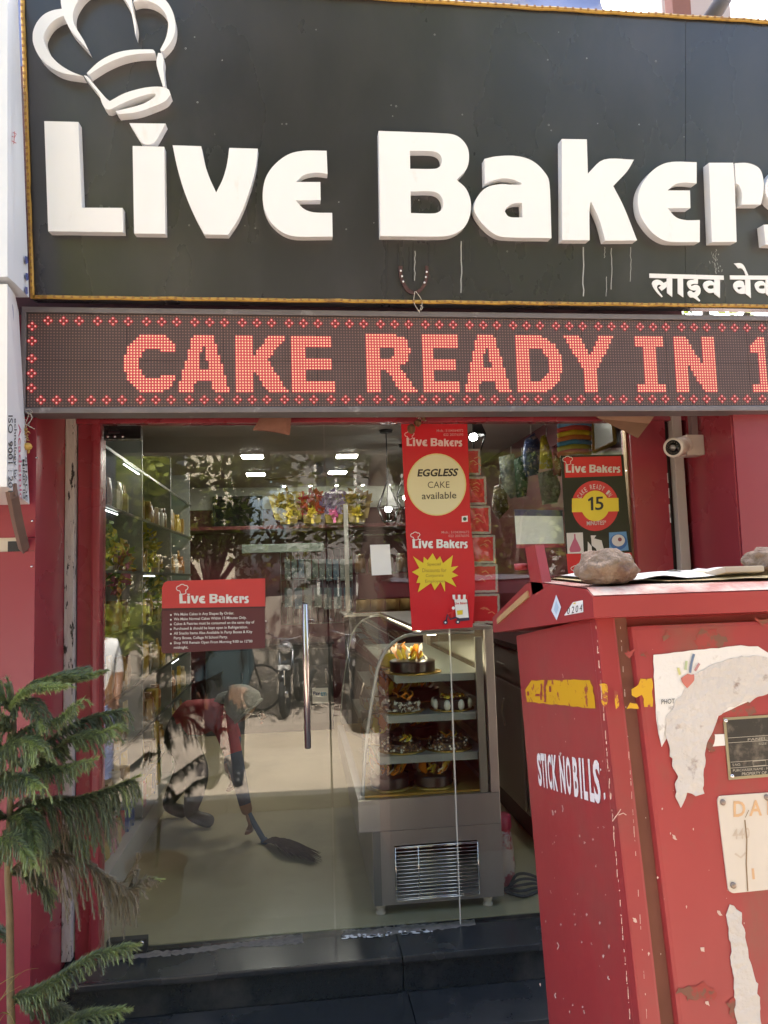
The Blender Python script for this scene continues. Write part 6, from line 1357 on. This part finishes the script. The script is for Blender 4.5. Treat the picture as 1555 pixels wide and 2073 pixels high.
# --- the person sweeping, bent forward, seen through the door
sw = thing('person', 'person bent over sweeping inside, grey hood, red top, holding a broom', 'person', (.15, 1.6, FL))
Hd = atY(496, 1432, 1.45); sh_ = atY(452, 1462, 1.52)
Q = PY(1.5)
hand = atY(503, 1652, 1.30)
J = {'pelvis': (.04, 1.74, .94, (.122, .11)), 'waist': (.15, 1.69, .99, (.112, .105)), 'chest': (.26, 1.62, 1.03, (.130, .108)), 'neckb': (.375, 1.55, 1.055, (.062, .062)), 'neck': (.43, 1.50, 1.075, .052),
     'head': (Hd.x-.01, 1.46, Hd.z+.0, (.088, .078)), 'crown': (Hd.x+.035, 1.45, Hd.z-.055, (.070, .066)),
     'shr': (.365, 1.43, 1.04, .064), 'elr': (.44, 1.36, .82, .047), 'wrr': (hand.x-.02, 1.31, hand.z+.07, .030), 'hnr': (hand.x, 1.30, hand.z+.0, .030),
     'shl': (.34, 1.70, 1.03, .064), 'ell': (.42, 1.66, .84, .046), 'wrl': (.40, 1.50, .72, .030), 'hnl': (.415, 1.45, .68, .028),
     'hpr': (.06, 1.66, .89, .090), 'knr': (.20, 1.60, .66, .064), 'anr': (.14, 1.60, .40, .040), 'tor': (.30, 1.565, .352, (.036, .028)),
     'hpl': (.05, 1.84, .89, .090), 'knl': (.10, 1.84, .66, .064), 'anl': (-.04, 1.82, .40, .040), 'tol': (.10, 1.80, .352, (.036, .028))}
Bn = [('pelvis', 'waist'), ('waist', 'chest'), ('chest', 'neckb'), ('neckb', 'neck'), ('neck', 'head'), ('head', 'crown'), ('chest', 'shr'), ('shr', 'elr'), ('elr', 'wrr'), ('wrr', 'hnr'), ('chest', 'shl'), ('shl', 'ell'), ('ell', 'wrl'), ('wrl', 'hnl'),
      ('pelvis', 'hpr'), ('hpr', 'knr'), ('knr', 'anr'), ('anr', 'tor'), ('pelvis', 'hpl'), ('hpl', 'knl'), ('knl', 'anl'), ('anl', 'tol')]
MT = [mat('red_shirt', (0.36, 0.035, 0.045), 0.8, var=.15), SKIN, mat('dark_denim', (0.045, 0.065, 0.11), 0.85, var=.3, scale=30), mat('grey_trouser', (0.06, 0.058, 0.055), 0.85), mat('dark_shoe', (0.02, 0.018, 0.016), 0.5)]
bm_ = [0, 0, 0, 1, 1, 1, 0, 0, 2, 1, 0, 0, 2, 1, 3, 3, 3, 4, 3, 3, 3, 4]
fg = hand_fingers((hand.x, 1.30, hand.z-.01), (.35, -.1, -1), (0, -1, .1), 1, .75)+hand_fingers((.415, 1.45, .67), (.3, -.2, -1), (0, -1, 0), 1, .75)
figure(sw, J, Bn, MT, bm_, fg)
hx_, hz_ = Hd.x, Hd.z
HOOD = mat('grey_knit_hood', (0.36, 0.37, 0.35), 0.95, var=.2, scale=60, bump=.3, bscale=120)
mb = MB(); hc = V((hx_-.01, 1.46, hz_+.012)); ax_ = V((.62, -.10, -.78)).normalized()     # the face looks down and to the right
a1 = V((0, 1, 0)); a1 = (a1-ax_*a1.dot(ax_)).normalized(); b1 = ax_.cross(a1); vs = []; NS, NR_ = 22, 12
for j in range(NR_+1):
    t_ = j/NR_; rr = .128*math.sin(math.pi*(.03+.60*t_))*(1-.06*t_); hh = -.118*math.cos(math.pi*(.03+.60*t_))
    for i in range(NS):
        q = 2*math.pi*i/NS; w_ = 1+.05*noise.noise(V((math.cos(q)*2, math.sin(q)*2, j*.5)))+.035*math.sin(3*q+j)
        peak = .035*max(0, math.cos(q-2.6))*(1-t_)
        vs.append(hc+ax_*(hh-peak)+(a1*math.cos(q)+b1*math.sin(q))*rr*w_)
mb.add(vs, [(j*NS+i, j*NS+(i+1) % NS, (j+1)*NS+(i+1) % NS, (j+1)*NS+i) for j in range(NR_) for i in range(NS)]+[tuple(range(NS))], 0, True)
mb.tube(vs[-NS:]+[vs[-NS]], .011, 7)
mb.tube(curve3([hc+V((-.04, 0, .02)), V((.445, 1.50, 1.10)), V((.39, 1.55, 1.065))], 4), [.080+.004*i for i in range(9)], 14)
mb.build('hood', HOOD, sw)
mb = MB(); f0 = V((hx_+.07, 1.40, hz_-.055)); mb.tube([f0+V((.035, 0, .022)), f0+V((.052, 0, .0)), f0+V((.03, 0, -.018))], [.008, .014, .008], 8); mb.build('nose', SKIN, sw)
mb = MB()
for s in (-1, 1): mb.ball((hx_+.085, 1.45+s*.035, hz_-.05), .010, 0, 1)
mb.build('eye', mat('eye_dark', (0.02, 0.015, 0.012), .3), sw)
mb = MB(); mb.tube([(hx_+.10, 1.43, hz_-.10), (hx_+.105, 1.455, hz_-.102), (hx_+.10, 1.475, hz_-.10)], .006, 6); mb.build('mouth', mat('lip', (0.22, 0.07, 0.06), .5), sw)
mb = MB()
for s in (-1, 1): mb.tube([(hx_+.10+.018*math.cos(a), 1.45+s*.05, hz_-.05+.014*math.sin(a)) for a in [j*math.pi/6 for j in range(13)]], .0022, 5)
mb.tube([(hx_+.085, 1.395, hz_-.045), (hx_+.0, 1.38, hz_-.02)], .0022, 5); mb.build('spectacles', STEEL, sw)
br = thing('broom', 'brown grass broom sweeping the tan floor inside the door', 'broom', atZ(600, 1725, FL))
tipA, tipB = atZ(652, 1742, FL+.012), atZ(560, 1722, FL+.02); hb = V((hand.x+.10, 1.22, hand.z-.13))
mb = MB(); mb.tube(curve3([V((hand.x-.02, 1.31, hand.z+.06)), V((hand.x+.03, 1.28, hand.z-.03)), hb], 4), .017, 10); mb.build('handle', mat('blue_handle', (0.04, 0.07, 0.13), .5), br)
mb = MB(); r_ = random.Random(3); tc_ = tipA.lerp(tipB, .35)
for k in range(150):
    e_ = tipB.lerp(tipA, r_.random()**.6)+V((0, r_.uniform(-.08, .08), r_.uniform(0, .025))); m_ = hb.lerp(e_, .5)+V((-.01, r_.uniform(-.03, .03), .035))
    mb.tube(curve3([hb+V((r_.uniform(-.015, .015), r_.uniform(-.015, .015), 0)), m_, e_], 3), [.003, .0028, .0026, .0022, .002, .0018, .0012], 4, caps=False)
mb.build('bristles', mat('broom_grass', (0.075, 0.045, 0.03), 0.9, var=.4, scale=30), br)
mb = MB(); mb.tube([hb+V((-.01, .005, .012)), hb+V((.012, -.006, -.014))], .024, 10); mb.build('binding', mat('blue_handle', (0, 0, 0)), br)

def standing(name, label, x, y, face, H, mats, bm_m, pose=0):
    """a standing adult at x, y facing angle face (0 = towards +Y, the shop)"""
    t = thing(name, label, 'person', (x, y, 0)); k = H/1.72; cf, sf = math.cos(face), math.sin(face)
    def P(a, b, z, r): return (x+(a*cf+b*sf)*k, y+(-a*sf+b*cf)*k, z*k, r)
    el = .12 if pose else 0.0
    J = {'pelvis': P(0, 0, .95, (.150, .115)), 'waist': P(0, .01, 1.10, (.135, .105)), 'chest': P(0, .0, 1.32, (.165, .115)), 'neckb': P(0, -.01, 1.45, (.062, .062)), 'neck': P(0, .01, 1.50, .052), 'head': P(0, .03, 1.58, (.074, .085)), 'crown': P(0, .02, 1.655, (.068, .078)),
         'shr': P(.185, 0, 1.40, .062), 'elr': P(.235, -.02+el, 1.12, .045), 'wrr': P(.20, .08+el*1.8, .93+el*1.3, .030), 'hnr': P(.19, .11+el*2, .86+el*1.6, .030),
         'shl': P(-.185, 0, 1.40, .062), 'ell': P(-.24, -.02, 1.12, .045), 'wrl': P(-.235, .06, .89, .030), 'hnl': P(-.23, .085, .82, .030),
         'hpr': P(.095, 0, .90, .095), 'knr': P(.11, .01, .49, .062), 'anr': P(.12, -.02, .09, .042), 'tor': P(.14, .13, .042, (.040, .034)),
         'hpl': P(-.095, 0, .90, .095), 'knl': P(-.11, .03, .49, .062), 'anl': P(-.12, .02, .09, .042), 'tol': P(-.14, .17, .042, (.040, .034))}
    fg = []
    for s, hn in ((1, 'hnr'), (-1, 'hnl')): fg += hand_fingers(J[hn][:3], (0.05, .25, -1), (sf, cf, .1), 1, .35)
    b = figure(t, J, Bn, mats, bm_m, fg)
    h = V(J['head'][:3]); cr_ = V(J['crown'][:3]); fw = V((sf, cf, 0)); rt = V((cf, -sf, 0))
    mb = MB(); mb.ball(h+V((0, 0, .062))-fw*.012, .100, 0, 3, .12, (.86, .98, .88), x)
    cut_ = h.z+.045; mb.v = [V((p.x, p.y, max(p.z, cut_-.035 if (p-h).dot(fw) < .02 else cut_+.012))) for p in mb.v]; mb.build('hair', HAIR, t)
    mb = MB()
    for s in (-1, 1): mb.ball(h+fw*.078+rt*s*.031+V((0, 0, .028)), .0095, 0, 1)
    mb.build('eye', mat('eye_dark', (0, 0, 0)), t)
    mb = MB()
    for s in (-1, 1): mb.ball(h+rt*s*.080+V((0, 0, .012)), .026, 0, 2, 0, (.45, .7, 1))
    mb.build('ear', SKIN, t)
    mb = MB(); mb.tube([h+fw*.082+V((0, 0, .026)), h+fw*.103+V((0, 0, -.004)), h+fw*.086+V((0, 0, -.014))], [.008, .013, .009], 8); mb.build('nose', SKIN, t)
    mb = MB(); mb.tube([h+fw*.080-rt*.022+V((0, 0, -.042)), h+fw*.088+V((0, 0, -.042)), h+fw*.080+rt*.022+V((0, 0, -.042))], .006, 6); mb.build('mouth', mat('lip', (0, 0, 0)), t)
    return t, h, fw, rt
SHIRTW = mat('white_shirt', (0.74, 0.73, 0.72), .8); JEANB = mat('blue_jeans', (0.20, 0.24, 0.42), .85, var=.25, scale=20); TEAL = mat('teal_shirt', (0.012, 0.03, 0.036), .85); DKT = mat('dark_trouser', (0.03, 0.03, 0.035), .85)
bmm = [0, 0, 0, 1, 1, 1, 0, 0, 1, 1, 0, 0, 1, 1, 2, 2, 2, 3, 2, 2, 2, 3]
p_, h, fw, rt = standing('person', 'person in white shirt, blue jeans and white face mask reflected at the left door edge', -1.03, -3.80, .45, 1.62, [SHIRTW, SKIN, JEANB, MT[4]], bmm)
mb = MB(); mb.ball(h+fw*.055+V((0, 0, -.035)), .062, 0, 3, .03, (1.02, 1.0, .92)); mb.v = [p if (p-h).dot(fw) > .02 else h+V(((p-h).x*.98, (p-h).y*.98, (p-h).z))+fw*.0 for p in mb.v]; mb.build('face_mask', mat('mask_white', (0.8, 0.8, 0.8), .8), p_)
standing('person', 'person in dark teal shirt whose dim reflection shows behind the sweeper', .16, -3.75, -.1, 1.66, [TEAL, SKIN, DKT, MT[4]], [0, 0, 0, 1, 1, 1, 0, 0, 0, 1, 0, 0, 0, 1, 2, 2, 2, 3, 2, 2, 2, 3])

# ================================================================== STREET BEHIND THE CAMERA (seen in the glass)
TY = mat('tyre', (0.018, 0.018, 0.018), .8); CHR2 = mat('bike_chrome', (0.6, 0.6, 0.6), .15, 1.0)
def motorcycle(label, loc, rz, col):
    t = thing('motorcycle', label, 'motorcycle', (0, 0, 0), 'motorcycles parked across the road'); PT = mat('bike_paint_'+label.split()[0], col, .2, coat=.6)
    for y in (.64, -.64):
        mb = MB(); mb.tube([(0, y+.27*math.cos(a), .305+.27*math.sin(a)) for a in [j*math.pi/12 for j in range(25)]], .045, 8, caps=False); w = mb.build('wheel', TY, t)
        mb = MB(); mb.lathe([(.05, -.05), (.05, .05)], (0, y, .305), (1, 0, 0), 14)
        for j in range(10): a = j*math.pi/5; mb.tube([(0, y, .305), (0, y+.24*math.cos(a), .305+.24*math.sin(a))], .006, 5)
        mb.build('rim', CHR2, w)
        mb = MB(); mb.tube([(0, y+.34*math.cos(a), .305+.34*math.sin(a)) for a in [math.radians(40+j*14) for j in range(8)]], .05, 6, flat_=.35); mb.build('fender', PT, t)
    mb = MB(); mb.ball((0, .12, .86), .2, 0, 3, 0, (.72, 1.35, .72)); mb.build('tank', PT, t)
    mb = MB(); mb.box((-.13, -.75, .80), (.13, -.05, .90), bev=.045); mb.build('seat', RUBBER, t)
    mb = MB(); mb.box((-.15, -.20, .32), (.15, .25, .68), bev=.05); mb.tube([(.16, .1, .35), (.19, -.3, .32), (.20, -.85, .42)], .045, 8); mb.build('engine', mat('engine_grey', (0.2, 0.2, 0.2), .35, .8), t)
    mb = MB()
    for s in (-.09, .09): mb.tube([(s, .64, .305), (s, .50, .72), (s, .44, 1.02)], .022, 8)
    mb.tube([(0, .45, 1.0), (0, .05, .75), (0, -.55, .72)], .03, 8); mb.tube([(0, .1, .42), (0, -.64, .305)], .025, 8); mb.build('fork', CHR2, t)
    mb = MB(); mb.tube(curve3([(-.38, .26, 1.10), (-.26, .36, 1.10), (-.1, .42, 1.04), (.1, .42, 1.04), (.26, .36, 1.10), (.38, .26, 1.10)], 4), .014, 8); mb.build('handlebar', CHR2, t)
    for s in (-1, 1):
        mb = MB(); mb.tube([(s*.25, .36, 1.1), (s*.31, .38, 1.24)], .007, 6); mb.ball((s*.33, .38, 1.27), .06, 0, 2, 0, (1, .25, .65)); mb.build('mirror', CHR2, t)
    mb = MB(); mb.ball((0, .54, .93), .10, 0, 2, 0, (1, .7, 1)); hl = mb.build('headlight', mat('lamp_glass', (0.7, 0.7, 0.7), .1, .5), t)
    mb = MB(); mb.box((-.09, .69, .63), (.09, .70, .70)); mb.build('number_plate', WHITE, t)
    t.location = loc; t.rotation_euler = (0, 0, rz); return t
motorcycle('black motorcycle parked across the road, seen only as reflection left of the steel handle', (.75, -7.7, .012), .15, (0.015, 0.015, 0.018))
motorcycle('silver motorcycle parked across the road, reflected beside the door joint', (1.55, -7.9, .012), -.2, (0.30, 0.30, 0.32))
motorcycle('maroon motorcycle parked across the road, reflected near the cake case', (2.3, -7.8, .012), .1, (0.16, 0.02, 0.03))
bk = thing('bicycle', 'black bicycle leaning by the motorcycles across the road', 'bicycle', (-.2, -7.6, .012))
for x in (-.75, .3):
    mb = MB(); mb.tube([(x+.31*math.cos(a), -7.6, .345+.31*math.sin(a)) for a in [j*math.pi/12 for j in range(25)]], .018, 6, caps=False); w = mb.build('wheel', TY, bk)
    mb = MB()
    for j in range(16): a = j*math.pi/8; mb.tube([(x, -7.6, .345), (x+.30*math.cos(a), -7.6, .345+.30*math.sin(a))], .002, 3)
    mb.build('spokes', CHR2, w)
mb = MB()
for a, b in (((-.75, .345), (-.3, .33)), ((-.3, .33), (-.42, .82)), ((-.42, .82), (-.75, .345)), ((-.3, .33), (.15, .85)), ((-.40, .75), (.13, .80)), ((.12, .95), (.3, .345))): mb.tube([(a[0], -7.6, a[1]), (b[0], -7.6, b[1])], .016, 6)
mb.build('frame', RUBBER, bk)
mb = MB(); mb.box((-.55, -7.66, .88), (-.32, -7.54, .93), bev=.02); mb.build('saddle', RUBBER, bk)
mb = MB(); mb.tube([(.02, -7.85, 1.02), (.10, -7.6, 1.0), (.02, -7.35, 1.02)], .012, 6); mb.build('handlebar', CHR2, bk)

LF = [leafmat('leaf_dark', (0.05, 0.075, 0.022), .3), leafmat('leaf_mid', (0.13, 0.16, 0.04), .35), leafmat('leaf_light', (0.30, 0.33, 0.08), .4)]
BARK = mat('bark', (0.075, 0.055, 0.04), .9, var=.3, scale=12, bump=.4)
def tree(label, x, y, h, R, n, seed, leaf=.11, zsc=.75, low=0.5, cat='tree', name='street_tree'):
    t = thing(name, label, cat, (x, y, 0)); r_ = random.Random(seed)
    mb = MB(); lean = V((r_.uniform(-.3, .3), r_.uniform(-.3, .3), 0)); tp = V((x, y, h*low))+lean
    mb.tube(curve3([(x, y, 0), V((x, y, h*low*.5))+lean*.3, tp], 4), [.16*h/6*(1-.07*i) for i in range(9)], 10)
    cl = []
    for k in range(11):
        a = r_.uniform(0, 6.28); d = R*r_.uniform(.35, .95); e_ = V((x+math.cos(a)*d, y+math.sin(a)*d, h*low+(h*(1-low))*r_.uniform(.15, .95)))+lean
        mb.tube(curve3([tp-V((0, 0, .2)), tp.lerp(e_, .5)+V((0, 0, .25)), e_], 4), [.07*h/6*(1-.09*i) for i in range(9)], 6); cl.append((e_, R*r_.uniform(.34, .6)))
    mb.build('trunk', BARK, t)
    mb = MB()
    for (c, r) in cl:
        m_ = r_.choice((0, 0, 1, 2))
        for _ in range(n//len(cl)):
            d = V((r_.gauss(0, 1), r_.gauss(0, 1), r_.gauss(0, 1))).normalized()*r*r_.random()**.45; d.z *= zsc; p = c+d
            u = V((r_.gauss(0, 1), r_.gauss(0, 1), r_.gauss(0, .6))).normalized(); w = u.orthogonal().normalized(); s = leaf*r_.uniform(.6, 1.4)
            mb.add([p-u*s, p+w*s*.45, p+u*s, p-w*s*.45], [(0, 1, 2, 3)], m_ if r_.random() < .7 else r_.choice((0, 1, 2)))
    mb.build('crown', LF, t); return t
tree('wide leafy street tree across the road, reflected above the door notice', -1.75, -7.4, 5.0, 2.0, 5600, 1, .075, low=.36)
tree('tall dense tree added for a dark trunk reflection left of the cake case', 1.68, -5.9, 7.6, 2.8, 4000, 2, .13, low=.52)  # unseen tree, added so its trunk darkens the glass beside the case
tree('bright bushy tree across the road, reflected beside the black poster', 4.2, -7.4, 5.2, 2.1, 6000, 3, .075, low=.34)
tree('dark tree farther along the road reflected at the right glass panel', 8.0, -10.0, 7.5, 3.0, 3200, 4, .14, low=.4)
tree('old tree farther along the road at the far left', -6.5, -9.5, 8.0, 3.2, 3200, 5, .15, low=.4)
tree('low spreading tree with thin trunk behind the parked bicycle', -.6, -9.4, 5.0, 2.0, 3600, 9, .09, low=.36)
tree('bushy tree across the road between the dense tree and the bright one', 3.0, -9.6, 6.2, 2.3, 3600, 10, .10, low=.34)
tree('bright leafy tree across the road reflected under the party packs', 6.2, -7.6, 5.0, 2.0, 3600, 11, .09, low=.34)
tree('big leafy shrub across the road reflected under the hanging party packs', 3.9, -6.6, 3.9, 1.5, 4200, 21, .085, low=.2, cat='shrub', name='roadside_shrub')
tree('second leafy shrub across the road to the right of the big one', 5.5, -6.9, 3.7, 1.5, 4200, 22, .085, low=.2, cat='shrub', name='roadside_shrub')
tree('leafy shrub across the road behind the person in white shirt', -1.55, -6.3, 3.7, 1.15, 3600, 23, .075, low=.25, cat='shrub', name='roadside_shrub')
tree('tall crown rising over the roofs opposite', 4.5, -17.0, 11.0, 3.8, 3000, 6, .2, low=.4)
tree('broad crown rising over the roofs opposite on the left', -3.0, -16.0, 10.5, 3.8, 3000, 7, .2, low=.4)
tree('sunlit tree behind the shop glimpsed in the slit above the LED board', 8.3, 8.5, 8.8, 3.0, 3600, 8, .11, low=.5)
def house(label, x0, x1, y, h, col, seed):
    t = thing('house', label, 'building', ((x0+x1)/2, y, 0)); M = mat('wall_'+str(seed), col, .85, var=.1)
    mb = MB(); mb.box((x0, y-6, 0), (x1, y, h)); mb.build('wall', M, t)
    mb = MB(); mb.box((x0-.15, y-6.1, h+.001), (x1+.15, y+.2, h+.18), bev=.02); mb.build('roof', M, t)
    k = 0; z = 1.0
    while z < h-1.4:
        x = x0+.7
        while x < x1-1.2:
            mb = MB(); mb.box((x, y+.002, z), (x+1.0, y+.04, z+1.2), 0); w = mb.build('window', mat('window_frame_pale', (0.5, 0.48, 0.44), .6), t)
            mb = MB(); mb.box((x+.07, y+.0405, z+.07), (x+.48, y+.045, z+1.13)); mb.box((x+.52, y+.0405, z+.07), (x+.93, y+.045, z+1.13)); mb.build('pane', mat('dark_pane', (0.03, 0.035, 0.04), .1), w)
            mb = MB(); mb.box((x-.1, y+.003, z+1.25), (x+1.1, y+.35, z+1.31)); mb.build('sunshade', M, w); x += 2.1
        z += 2.9
house('cream two storey house on the far side of the road', -7.5, -.6, -14.0, 6.2, (0.50, 0.44, 0.34), 1)  # pale wall colour stands in for bright sky between the reflected leaves
house('dark grey house opposite behind the parked motorcycles', .6, 6.2, -14.4, 6.0, (0.15, 0.14, 0.13), 2)  # wall colour darkened to keep its reflection in the glass dim
house('white low house opposite on the far right', 6.6, 14.0, -14.0, 5.4, (0.5, 0.48, 0.45), 3)
mb = MB(); mb.box((-16, -13.3, 0), (16, -13.12, 1.5), bev=.02); mb.build('compound_wall', mat('wall_plaster', (0.32, 0.27, 0.22), .9, var=.2), label='long plastered compound wall along the far side of the road', cat='wall')

# above the sign: tarpaulin, timber post, pale wall and a pipe
tp_ = thing('blue_tarpaulin', 'wrinkled blue tarpaulin stretched above the top edge of the sign', 'tarpaulin', (1.2, .2, 4.1))
mb = MB(); NX, NZ = 30, 10; vs = []
for j in range(NZ+1):
    for i in range(NX+1):
        x = -.6+3.25*i/NX; z = 4.08+1.3*j/NZ; vs.append(V((x, .15+.10*noise.noise(V((x*1.6, z*2, 0)))+.05*noise.noise(V((x*5, z*4, 2)))+.25*j/NZ, z)))
mb.add(vs, [(j*(NX+1)+i, j*(NX+1)+i+1, (j+1)*(NX+1)+i+1, (j+1)*(NX+1)+i) for j in range(NZ) for i in range(NX)], 0, True)
tt = mb.build('sheet', mat('tarp_blue', (0.16, 0.20, 0.36), .45, var=.3, scale=3, col2=(0.36, 0.32, 0.32), c2=(.5, .62), c2scale=2.4), tp_)
a = atY(1355, 30, .1); b = atY(1392, 36, .1)
mb = MB(); mb.box((a.x, .06, 3.9), (b.x, .14, 5.2), bev=.004); mb.build('timber_post', mat('painted_timber', (0.28, 0.12, 0.09), .8, var=.3, scale=10), label='reddish timber post standing above the sign right of the tarpaulin', cat='post')
a2 = atY(1405, 30, .5); b2 = atY(1470, 40, .5)
mb = MB(); mb.box((b.x+.06, .45, 3.9), (b2.x, .60, 5.6), bev=.004); mb.build('parapet_wall', mat('pale_pink_plaster', (0.50, 0.42, 0.38), .9, var=.1), label='pale pinkish wall piece above the sign near the right corner', cat='wall')
mb = MB(); mb.tube([PY(.2).at(1425, 60), PY(.2).at(1470, -10), PY(.2).at(1490, -50)], .045, 12); mb.build('pipe', mat('pipe_grey', (0.10, 0.09, 0.09), .5, var=.3), label='dark slanting pipe above the sign near the right corner', cat='pipe')
